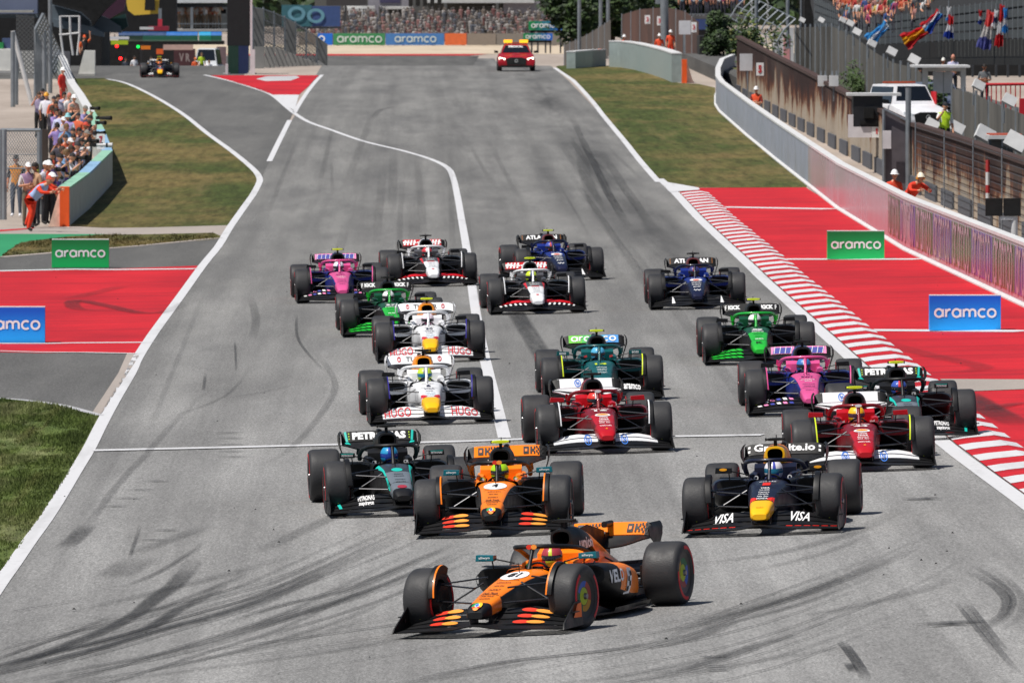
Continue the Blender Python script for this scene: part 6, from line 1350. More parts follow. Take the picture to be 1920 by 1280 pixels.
m = MB(); slab(m, 78,90,243,345,303,.3); loc_of(m,o).build('cabinet', mat('brown_steel',(70,58,52),.7,var=.3), rt, smooth=False)
m = MB(); m.tube([at(71,308,298), at(71,390,298)], .035, 8); loc_of(m,o).build('yellow_strap', prt(150,150,50), rt)
# stacked catch-fence frames behind the photographers
o = down(at(85,180,500)); rt = T('catch_fence', 'tall grey catch fence with slanted arms behind the photographers', 'fence', o)
for k in range(13):
    f = k/12; u = 66+f*36; Y = 480+f*90; vt = 28+f*82; g_ = at(u, vt+28, Y)
    m = MB(); m.tube([Vector((g_.x,g_.y,terr(g_.x,g_.y))), g_, at(u+16, vt-2, Y)], .09, 8); loc_of(m,o).build('arm', METAL, rt)
for q in range(7):
    m = MB(); m.tube([at(66+36*f+16*q/6, 28+82*f+28-30*q/6, 480+90*f) for f in (0,.5,1)], .03, 5); loc_of(m,o).build('wire', METAL, rt)
for u, v0, v1, Y in ((94,-14,175,505),(83,58,178,500),(24,60,190,470),(30,75,190,475)):
    a = at(u,v0,Y); m = MB(); m.tube([down(a), a], .10, 8); loc_of(m,o).build('post', METAL, rt)
m = MB(); m.prism([at(30,28,478),at(64,30,478),at(64,140,478),at(30,140,478)],(0,.04,0)); loc_of(m,o).build('mesh_panel', MESH, rt, smooth=False)
m = MB(); m.tube([at(24,58,474), at(62,205,474)], .10, 8); loc_of(m,o).build('white_brace', CAPW, rt)
for u in (113,131,149): m = MB(); m.tube([at(u,30,560), at(u+(1 if u < 140 else 0),68,560), at(u+(6 if u < 140 else -4),104,560)], .06, 8); loc_of(m,o).build('frame_post', CAPW, rt)
m = MB(); m.tube([at(111,66,560), at(149,62,560)], .06, 6); m.tube([at(113,31,560), at(149,31,560)], .04, 6); loc_of(m,o).build('frame_rail', CAPW, rt)
m = MB(); slab(m, 112,131,97,140,575,.8); loc_of(m,o).build('grey_block', mat('block_grey',(98,98,104),.7), rt, smooth=False)
for u0, u1, v0, v1, Y, lab in ((-30,20,94,136,560,'white concrete barrier block at the left picture edge'),(36,64,96,140,565,'white concrete barrier block behind the mesh panel'),(146,178,95,142,548,'white wedge-shaped barrier block beside the pit exit')):
    p = down(at((u0+u1)/2,v1,Y)); rt = T('barrier_block', lab, 'barrier', p, 'white barrier blocks'); m = MB()
    q = slab_pts(u0,u1,v0,v1,Y,1); 
    if u0 > 100: q[3] = at(u0+12,v0,Y)
    m.prism(q,(0,1.0,0)); loc_of(m,p).build('block', mat('barrier_white',(226,224,218),.7,var=.1), rt, smooth=False)
    m = MB(); slab(m, u0,u1,v1-3,v1+1,Y-.12,.1); loc_of(m,p).build('foot', CONC, rt, smooth=False)
# pit building
FAC = mat('facade_blue', (108,116,140), .5, var=.25, scale=.2); FACG = mat('facade_grey', (96,108,118), .5, var=.3, scale=.3)
o = down(at(100,60,640)); rt = T('pit_building', 'pit building with grey-blue facade and deep black overhang at top left', 'building', o)
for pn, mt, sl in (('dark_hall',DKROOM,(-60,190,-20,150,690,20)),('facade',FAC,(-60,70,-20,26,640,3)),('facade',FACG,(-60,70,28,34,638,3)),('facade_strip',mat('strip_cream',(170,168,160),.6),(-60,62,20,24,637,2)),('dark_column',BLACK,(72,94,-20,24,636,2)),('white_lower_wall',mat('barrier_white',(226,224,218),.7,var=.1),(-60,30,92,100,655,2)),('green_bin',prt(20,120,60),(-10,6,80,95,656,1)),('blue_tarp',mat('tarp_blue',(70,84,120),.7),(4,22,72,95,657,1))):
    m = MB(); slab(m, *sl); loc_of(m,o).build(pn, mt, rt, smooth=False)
def poly_at(pts, Y, dep, mt, name, par, o): m = MB(); m.prism([at(u,v,Y) for u,v in pts], (0,dep,0)); return loc_of(m,o).build(name, mt, par, smooth=False)
poly_at([(95,9),(150,24),(168,40),(172,60),(95,42)], 645, 2, FACG, 'facade_panel', rt, o)
poly_at([(100,36),(172,50),(195,62),(195,70),(100,50)], 644, 2, FACG, 'canopy_edge', rt, o)
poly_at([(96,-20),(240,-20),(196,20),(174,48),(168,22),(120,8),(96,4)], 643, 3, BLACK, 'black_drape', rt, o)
poly_at([(174,50),(186,28),(200,34),(226,50),(228,62),(190,60)], 646, 2, FACG, 'facade_panel', rt, o)
poly_at([(196,-20),(240,-20),(232,20),(205,36),(188,30)], 647, 2, mat('purple_drape',(70,36,60),.7), 'purple_panel', rt, o)
poly_at([(188,30),(205,36),(235,26),(240,50),(222,62),(200,40)], 646.5, 1, mat('teal_dark',(20,60,58),.6), 'teal_panel', rt, o)
m = MB(); slab(m, 225,330,-20,60,690,4); loc_of(m,o).build('dark_wall', DKROOM, rt, smooth=False)
o = down(at(270,20,685)); rt = T('poster', 'orange and yellow sunset poster panel above the pit lane', 'poster', o)
poly_at([(232,-20),(300,-20),(297,26),(252,29),(240,20)], 684, .3, grad('sunset', (230,190,70), (230,80,40)), 'panel', rt, o); rt.children[-1].location = rt.children[-1].location
poly_at([(273,-20),(290,-20),(291,20),(271,20)], 683.5, .3, DKROOM, 'dark_shape', rt, o)
o = down(at(300,40,640)); rt = T('red_machine', 'red boom lift with grey mast above the gantry', 'machine', o)
for pn, mt, sl in (('mast',METAL,(297,303,16,36,640,.4)),('boom',prt(200,50,70),(296,304,36,50,640,.5)),('body',prt(150,40,60),(278,316,50,58,640,2)),('white_grille',CAPW,(262,288,51,56,639,.3))): m = MB(); slab(m, *sl); loc_of(m,o).build(pn, mt, rt, smooth=False)
bush('tree', 'olive green tree left of the guests balcony', 'tree', down(at(322,120,900)), 1.0, 1.5, 1.3, 1800, .2, 3.8)
# guests' balcony
o = down(at(372,60,700)); rt = T('balcony', 'guest balcony with white roof edge above the blue gantry', 'balcony', o)
for pn, mt, sl in (('roof',mat('roof_white',(220,222,224),.5),(318,428,-4,6,700,6)),('ceiling',METALD,(322,428,8,14,701,5)),('back_wall',mat('bal_back',(80,84,86),.7,var=.3),(330,426,14,60,708,.5)),('floor',CONC,(322,428,55,59,699,7)),('column',METAL,(357,362,14,56,700,.5)),('rail',METAL,(322,428,44,46,699,.1)),('window_band',DKROOM,(334,424,18,26,706,.5))): m = MB(); slab(m, *sl); loc_of(m,o).build(pn, mt, rt, smooth=False)
GUEST = []
for k, (u, c) in enumerate(((334,WH_),(341,WH_),(352,WH_),(358,(200,190,180)),(367,WH_),(376,WH_),(385,WH_),(391,(170,120,110)),(399,RD_),(404,WH_),(410,(220,216,200)),(347,(160,150,140)))):
    p = at(u,55,702+k % 3); person((p.x,p.y,p.z), R(random.uniform(-40,40)), random.choice(['stand','folded','camera']), 'guest in %s top on the balcony, %s from the left' % ('white' if c == WH_ else 'red' if c == RD_ else 'pale', {334:'first',341:'second',347:'third',352:'fourth',358:'fifth',367:'sixth',376:'seventh',385:'eighth',391:'ninth',399:'tenth',404:'eleventh',410:'twelfth'}[u]), c, leg=(150,130,110), group='guests on the balcony', hatc=k % 4, h=.97)
# blue and green inflatable gantry over the pit exit tunnel
o = down(at(320,100,770)); rt = T('pit_gantry', 'rounded blue and green gantry over the pit lane exit', 'gantry', o)
def lozenge(u0, u1, mt_t, mt_b, nm):
    m = MB(); rows = []
    for k in range(9):
        a = math.pi*(k/8-.5); v = 67-10.5*math.sin(a); rows.append([at(u0,v,770-1.0*math.cos(a)), at(u1,v,770-1.0*math.cos(a))])
    m.grid(rows, 0, False, False, lambda i, j: 1 if i < 4 else 0); m.prism([at(u0,57.5,770.3),at(u1,57.5,770.3),at(u1,77,770.3),at(u0,77,770.3)],(0,1.2,0)); loc_of(m,o).build(nm, [mt_t, mt_b], rt)
GT, GBt = mat('inflatable_blue',(30,104,180),.4), mat('inflatable_green',(24,120,100),.4)
for a, b, c1, c2 in ((222,268,mat('infl_navy',(24,62,110),.4),mat('infl_dgreen',(14,74,64),.4)),(268,312,mat('infl_navy',(24,62,110),.4),GBt),(312,341,GT,GBt),(341,371,GT,GBt),(373,396,mat('infl_cyan',(20,150,200),.4),mat('infl_cg',(20,160,130),.4)),(396,416,GT,GBt)): lozenge(a, b-.4, c1, c2, 'segment')
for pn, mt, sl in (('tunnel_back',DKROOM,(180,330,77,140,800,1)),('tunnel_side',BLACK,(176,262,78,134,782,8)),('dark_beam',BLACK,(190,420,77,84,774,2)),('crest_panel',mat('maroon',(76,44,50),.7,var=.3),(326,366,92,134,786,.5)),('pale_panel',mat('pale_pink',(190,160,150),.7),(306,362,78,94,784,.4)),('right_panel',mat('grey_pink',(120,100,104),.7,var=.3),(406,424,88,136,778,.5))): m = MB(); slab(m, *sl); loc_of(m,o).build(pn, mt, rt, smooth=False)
m = MB(); decal(m, lambda x,z: at(346,108,785)+Vector((x,0,z)), 'V R', (0,0), .6, .8, 0, .03); loc_of(m,o).build('lettering', mat('grey_print',(150,140,140),.6), rt, smooth=False, recalc=False)
for u, v, c, e in ((219,87,(255,30,30),6),(226,110,(255,30,30),6),(259,88,(20,220,80),2.5)):
    p = at(u,v,765); rt2 = T('signal_lamp', '%s signal lamp glowing in the pit exit tunnel, %s' % (('red' if c[0] > 100 else 'green'), 'upper' if v == 87 else 'lower' if v == 110 else 'beside the orange panel'), 'lamp', p, 'pit exit lamps'); m = MB(); n = 12
    m.loft([[(.11*r*math.cos(2*math.pi*k/n), y, .11*r*math.sin(2*math.pi*k/n)) for k in range(n)] for y, r in ((0,1),(-.05,.8))]); m.build('lens', mat('lamp_%d' % v, c, .3, var=0, emit=e), rt2); m = MB(); m.box((0,.06,0),(.34,.1,.34)); m.build('housing', BLACK, rt2, smooth=False)
for u0,u1,v0,v1,c,lab in ((208,240,76,84,(180,200,40),'yellow-green panel in the pit exit tunnel'),(264,282,86,93,(240,130,30),'orange panel in the pit exit tunnel'),(293,306,92,102,(235,100,40),'orange round sign above the waiting navy car'),(188,242,69,74,(220,220,224),'white lettering strip at the tunnel edge')):
    p = down(at(u0,v1,762)); rt2 = T('tunnel_sign', lab, 'sign', p, 'tunnel signs'); m = MB(); slab(m,u0,u1,v0,v1,760,.1); loc_of(m,p).build('panel', prt(*c), rt2, smooth=False); m = MB(); slab(m,(u0+u1)/2-1,(u0+u1)/2+1,v0-4,v0,760.05,.05); loc_of(m,p).build('hanger', BLACK, rt2, smooth=False)
# dark gantry pillar with green and blue foot, white posts beside it
o = G(448,139); rt = T('gantry_pillar', 'thick black gantry pillar with green and blue foot by the red triangle', 'pillar', o); Y = o.y
for pn, mt, sl in (('shaft',mat('pillar_black',(24,24,26),.6),(426,469,-20,86,Y,1.4)),('green_foot',mat('foot_green',(22,56,44),.5),(427,447,86.3,140,Y-.02,1.4)),('blue_foot',mat('foot_blue',(30,44,84),.5),(447.2,466,86.3,140,Y-.02,1.4))): m = MB(); slab(m, *sl); loc_of(m,o).build(pn, mt, rt, smooth=False)
for u, v0, v1, w_, lab in ((471,-14,95,4,'tall thin white post right of the black pillar'),(474,93,139,8,'short pinkish white post right of the black pillar'),(425,120,139,5,'short white post left of the black pillar')):
    p = at(u,v1,Y-1); p = G(u,139.5); rt2 = T('marker_post', lab, 'post', p, 'white posts by the pillar'); m = MB(); slab(m, u-w_/2,u+w_/2,v0,139.5,p.y-.3,.2); loc_of(m,p).build('shaft', mat('post_pinkwhite',(222,208,210),.6), rt2, smooth=False); m = MB(); m.box((0,0,.04),(.4,.4,.08)); m.build('base', CONC, rt2, smooth=False)
# pit wall with catch fence
o = G(560,137); rt = T('pit_wall', 'grey pit wall with sloping mesh catch fence left of the crest', 'wall', o)
def grey_poly(pts, Y, mt, nm, dep=.2): m = MB(); m.prism([at(u,v,Y) for u,v in pts], (0,dep,0)); loc_of(m,o).build(nm, mt, rt, smooth=False)
pw = mat('pit_wall_grey',(132,132,130),.8,var=.2,scale=.8)
for k in range(7):
    u0, u1 = 476+k*20, 476+(k+1)*20-.6; v0 = 88+max(0,k-2)*8; v1 = 88+max(0,k-1)*8
    grey_poly([(u0,min(v0,128)),(u1,min(v1,128)),(u1,138),(u0,138)], 592+k*4, pw, 'wall_block', .5)
NETG = mat('net_grey',(96,98,98),.7,var=.3,scale=1)
for k in range(7):
    u0, u1 = 474+k*20, 474+(k+1)*20; f0, f1 = k/7, (k+1)/7
    grey_poly([(u0,14+70*f0**1.5),(u1,14+70*f1**1.5),(u1,100+25*f1),(u0,90+25*f0)], 594+k*4, MESH if k % 3 else NETG, 'mesh_panel', .05)
    m = MB(); m.tube([at(u0,10+70*f0**1.5,593+k*4), at(u0,138,593+k*4)], .06, 6); loc_of(m,o).build('post', METAL, rt)
for q in range(4): m = MB(); m.tube([at(474+k*20,(14+70*(k/7)**1.5)+q*20,593.5+k*4) for k in range(8)], .03, 5); loc_of(m,o).build('cable', METAL, rt)
# ------------------------------------------------------------------ far end of the straight
FY = 1110
o = at(750,84,FY); rt = T('far_barrier', 'row of green, blue and orange advertising boards behind the far gravel', 'barrier', o)
for u0, u1, mt in ((596,624,BBLU),(625,722,mat('far_green',(60,140,90),.5)),(723,833,mat('far_blue',(70,125,190),.5)),(834,875,mat('far_orange',(224,110,60),.5)),(876,930,mat('far_tan',(140,130,120),.8)),(931,1062,mat('far_tan2',(130,124,118),.8)),(560,595,mat('far_tan',(140,130,120),.8))):
    m = MB(); slab(m, u0,u1-.4,63,85,FY,.4); loc_of(m,o).build('board', mt, rt, smooth=False)
for uc, w_ in ((674,82),(779,76)): m = MB(); c = at(uc,74,FY-.05); aramco(m, lambda x,z: c+Vector((x,0,z)), (0,0), w_/20000*FY, 0, .24); loc_of(m,o).build('lettering', mat('far_print',(206,218,214),.6), rt, smooth=False, recalc=False)
c = at(603,73,FY-.05); m = MB(); disc(m, lambda x,z: c+Vector((x,0,z)), (0,0), .35, .35, 0, 14, .6); loc_of(m,o).build('emblem', WTXT, rt, smooth=False)
# crowd at the far end reads as one mass
m = MB(); CC = [(120,114,112),(160,156,154),(112,74,74),(76,76,80),(92,88,88),(140,104,102),(88,92,102),(116,106,98)]
for k in range(640):
    u = random.uniform(585,1062); row = random.choice(range(7)); Y = 1118+row*2.2; vb = 84-row*7+random.uniform(-2,2); p = at(u, vb, Y); h = random.uniform(1.15,1.7); i = random.randrange(len(CC))
    m.loft([[p+Vector((.24*s*math.cos(a), .16*s*math.sin(a), z)) for a in (0,1.05,2.1,3.14,4.19,5.24)] for z, s in ((0,.6),(.8,.8),(h-.4,1),(h-.28,.5))], i)
    m.loft([[p+Vector((.11*s*math.cos(a), .11*s*math.sin(a), z)) for a in (0,1.05,2.1,3.14,4.19,5.24)] for z, s in ((h-.26,.6),(h-.12,1),(h,.5))], random.choice((1,4,7)))
o2 = m.build('distant_crowd', [cl(*c) for c in CC], smooth=False, recalc=False); tag(o2, 'blurred crowd standing behind the far boards', 'crowd', kind='stuff')
# stands, roofs and screens behind them
def bld(name, label, cat, parts):
    p = at((parts[0][2][0]+parts[0][2][1])/2, parts[0][2][3], parts[0][2][4]); rt = T(name, label, cat, p)
    for pn, mt, sl in parts: m = MB(); slab(m, *sl); loc_of(m,p).build(pn, mt, rt, smooth=False)
    return rt
G1, G2, G3, G4 = mat('far_grey',(92,92,90),.8,var=.2,scale=.1), mat('far_dark',(66,66,66),.8,var=.2,scale=.1), mat('far_white',(206,206,204),.6), mat('far_lilac',(140,138,146),.7)
bld('grandstand', 'long far grandstand with white roof edge behind the crowd', 'grandstand', [('rear_wall',G1,(590,1062,-20,66,1165,3)),('dark_bay',G2,(712,768,18,33,1160,2)),('dark_bay',G2,(872,930,12,30,1160,2)),('roof_edge',G3,(800,1002,-2,6,1158,8)),('roof_edge',G3,(712,768,13,17.5,1158,6)),('column',G4,(703,710,-14,40,1157,1)),('lilac_wall',G4,(944,1012,3,26,1159,2)),('column',G1,(832,838,6,34,1157,1)),('column',G1,(930,935,6,30,1157,1)),('tier',G2,(600,1060,34,40,1150,3)),('tier',G1,(600,1060,48,53,1140,3))])
bld('canopy', 'white tent canopies left of the far grandstand', 'tent', [('canopy',G3,(645,703,12,17,1145,4)),('canopy',G3,(645,680,18,29,1144,4)),('dark_side',G2,(656,700,30,33,1145,3))])
bld('video_screen', 'dark video screen at the top edge left of the tents', 'screen', [('screen',mat('screen_dark',(52,52,56),.5),(612,688,-20,11,1100,1)),('leg',METALD,(646,650,11.2,40,1100.2,.5))])
bld('video_screen', 'small violet screen on a white frame at the top edge', 'screen', [('frame',G4,(690,768,-20,12,1150,1)),('screen',mat('screen_violet',(70,66,96),.5),(712,750,-20,6,1149.9,.1))])
bld('video_screen', 'blue and teal screen with pale rings above the pit wall', 'screen', [('blue_panel',mat('screen_blue',(66,88,138),.5),(585,638,12,50,900,1)),('teal_panel',mat('screen_teal',(60,110,120),.5),(528,584.5,10,50,900,1)),('frame',METALD,(526,640,50.5,54,900,1))])
rt = bpy.data.objects['video_screen.002']; 
for u, v in ((556,26),(592,30)):
    c = at(u,v,899.9); m = MB(); disc(m, lambda x,z: c+Vector((x,0,z)), (0,0), .75, .62, 0, 20, .6); loc_of(m, Vector(rt.location)).build('ring_mark', mat('ring_pale',(110,160,176),.5), rt, smooth=False)
for k in range(5): bld('start_light', 'black %s start-light panel hanging from the far gantry' % ['first','second','third','fourth','fifth'][k], 'lamp', [('panel',BLACK,(766+k*13.5,774+k*13.5,-20,12 if k < 4 else 10,1080,.4)),('hood',METALD,(766+k*13.5,774+k*13.5,12.4,13.2,1080,.6))])
for (u0,u1,v0,v1,Y,lab) in ((991,1055,40,57,950,'upper green-to-blue lettered board on the far gantry'),(981,1036,63,76,950,'lower green-to-blue lettered board on the far gantry')):
    p = at(u0,v1,Y); rt = T('gantry_board', lab, 'sign', p, 'far gantry boards'); n = 5
    for k in range(n):
        f = k/(n-1); c = tuple(int(a+(b-a)*f) for a, b in zip((20,140,80),(30,110,210))); m = MB(); slab(m, u0+(u1-u0)*k/n, u0+(u1-u0)*(k+1)/n-.15, v0, v1, Y, .3); loc_of(m,p).build('panel', prt(*c), rt, smooth=False)
    m = MB(); c = at((u0+u1)/2,(v0+v1)/2,Y-.05); aramco(m, lambda x,z: c+Vector((x,0,z)), (0,0), (u1-u0)*.82/20000*Y, 0, .26); loc_of(m,p).build('lettering', WTXT, rt, smooth=False, recalc=False)
    m = MB(); slab(m, u0+2,u1-2,v1+.3,v1+4,Y+.1,.4); loc_of(m,p).build('under_frame', BLACK, rt, smooth=False)
    m = MB(); 
    for u in (u0+6,(u0+u1)/2,u1-4): m = MB(); m.tube([at(u,v1+4,Y+.3), at(u,100,Y+.3)], .08, 6); loc_of(m,p).build('leg', METALD, rt)
bld('marquee', 'bright white tent beside the far lettered boards', 'tent', [('roof',G3,(1053,1082,40,52,960,4)),('wall',mat('tent_wall',(200,196,194),.6),(1050,1084,52.3,60,961,3))])
bush('tree', 'dark green tree behind the far lettered boards', 'tree', Vector((at(1040,60,1180).x,1180,-2)), 4, 4, 3.4, 3500, .4, 4.2)
for k, u in enumerate((1105,1150,1195,1250,1310,1085)): bush('tree', 'dark green tree in the row behind the brown screens, %s' % ['at its left','second from left','third','fourth','at its right','farthest left'][k], 'tree', Vector((at(u,40,900).x,900+k*6,-1.5)), 4, 4, 4.6, 3000, .38, 1.5, 'trees behind the brown screens')
# wood on the skyline: closes the view above stands
m = MB()
for k in range(9000):
    u = random.uniform(-100,2050); p = at(u, random.gauss(-20,16), 1300+random.uniform(-30,60)); a = Vector((random.uniform(-1,1),random.uniform(-.5,.5),random.uniform(-1,1))).normalized()*random.uniform(.7,1.6); b = a.orthogonal().normalized()*.6; m.add([p-a,p+b,p+a,p-b],[(0,1,2,3)],random.choice((0,1,2)))
o2 = m.build('distant_wood', LEAF, smooth=False, recalc=False); tag(o2, 'dark wooded skyline behind the circuit', 'wood', kind='stuff')
m = MB(); m.grid([[(x, 1400+40*math.sin(x*.01), z) for z in (-5, 14+3*math.sin(x*.02))] for x in range(-700,900,40)]); o2 = m.build('hill', mat('hill_green',(48,60,34),.95,var=.4,scale=.05)); o2['kind'] = 'structure'
# brown screens on the right beyond the wall, with padded barriers and orange ends
def screen_fence(label, pts, mt, nb=6):
    o = down(at(pts[0][0],pts[0][2],pts[0][3])); rt = T('screen_fence', label, 'fence', o, 'brown screen fences')
    for a, b in zip(pts, pts[1:]):
        for k in range(nb):
            f0, f1 = k/nb+.004, (k+1)/nb-.004; L_ = lambda i, f: a[i]+(b[i]-a[i])*f
            m = MB(); q = [at(L_(0,f),L_(i,f),L_(3,f)) for f, i in ((f0,2),(f1,2),(f1,1),(f0,1))]; m.prism(q,(0,.08,0)); loc_of(m,o).build('panel', mt, rt, smooth=False)
            m = MB(); m.tube([at(L_(0,f0),L_(2,f0),L_(3,f0)-.05), at(L_(0,f0),L_(1,f0)-2,L_(3,f0)-.05)], .05, 6); loc_of(m,o).build('post', METAL, rt)
    return rt
BRN = mat('brown_sheet',(84,56,46),.8,var=.5,scale=.5,stretch=(1,1,.3)); BRN2 = mat('brown_net',(92,84,78),.85,var=.3,scale=.4)
screen_fence('brown rusty screen fence above the padded barrier, right of the crest', [(1166,28,84,700),(1200,18,88,690),(1250,14,98,670),(1285,22,112,650),(1310,42,140,635)], BRN, 2)
screen_fence('grey-brown receding screen fence beyond the crest', [(1058,85,124,800),(1100,66,118,770),(1145,38,104,740)], BRN2, 4)
for (u0,u1,v0,v1,Y,lab) in ((1209,1219,29,45,660,'tiny white sign with red figure on the brown screen, left'),(1232,1241,31,48,655,'tiny white sign on the brown screen beside the tall post'),(1296,1306,42,61,630,'tiny white sign with red figure on the brown screen, right')):
    p = down(at(u0,v1,Y)); rt = T('small_sign', lab, 'sign', p, 'small signs'); m = MB(); slab(m,u0,u1,v0,v1,Y,.05); loc_of(m,p).build('panel', WTXT, rt, smooth=False); m = MB(); c = at((u0+u1)/2,(v0+v1)/2,Y-.03); decal(m, lambda x,z: c+Vector((x,0,z)), '3', (0,0), .3, .15, 0, .04); loc_of(m,p).build('lettering', prt(200,60,70), rt, smooth=False, recalc=False)
bld('notice_board', 'blank pale board on the brown screen right of the tall post', 'sign', [('panel',mat('board_grey',(208,208,212),.5),(1273,1295,39,65,632,.06)),('post',METAL,(1281,1284,65.4,100,632,.06))])
o = G(1243,142); rt = T('tall_post', 'tall grey-blue post in front of the brown screen', 'post', o); m = MB(); m.tube([at(1247,92,640), at(1245,-16,640)], .24, 12); loc_of(m,o).build('shaft', METAL, rt); m = MB(); slab(m, 1229,1248,-16,8,640,.5); loc_of(m,o).build('head', METAL, rt, smooth=False)
for u, lab in ((1126,'slim grey lamp post behind the screens, left'),(1140,'slim grey lamp post behind the screens, right'),(1086,'pale grey short lamp post by the tents')):
    p = down(at(u,60,760)); rt = T('lamp_post', lab, 'post', p, 'slim posts'); m = MB(); m.tube([at(u,110,760), at(u,-16,760)], .13, 8); loc_of(m,p).build('shaft', METAL, rt); m = MB(); m.box(Vector(at(u,108,760))-p,(.5,.5,.2)); m.build('base', CONC, rt, smooth=False)
def padded(label, pts, h, mt, endu=None):
    P = [G(u,v) for u, v in pts]; rt = wall_line('padded_barrier', label, 'barrier', P, h, -.5, lambda k, c: mt, 3.0, CAPW, None, 'padded barriers beyond the verge')
    return rt
PAD = mat('pad_greygreen',(150,162,160),.6,var=.15)
padded('grey-green padded barrier with orange end on the right verge', [(1278,155),(1262,148),(1235,139),(1205,131),(1180,127),(1158,126)], 1.42, PAD)
padded('farther grey padded barrier beyond the crest', [(1120,124),(1095,126),(1062,129)], .9, PAD)
for (u,v,w_,h,lab) in ((1279,156,9,44,'orange end block of the nearer padded barrier'),(1121,122,6,30,'orange end block of the farther padded barrier')):
    p = G(u+w_/2,v); rt = T('barrier_end', lab, 'barrier', p, 'orange barrier ends'); m = MB(); slab(m,u,u+w_,v-h,v,p.y-.3,.8); loc_of(m,p).build('block', BORG, rt, smooth=False); m = MB(); q = [at(u+w_,v,p.y),at(u+w_+14*w_/9,v,p.y),at(u+w_+10*w_/9,v-8,p.y),at(u+w_,v-h+4,p.y)]; m.prism(q,(0,.6,0)); loc_of(m,p).build('foot', mat('foot_paint',(236,206,186),.6,var=.3,scale=4), rt, smooth=False)
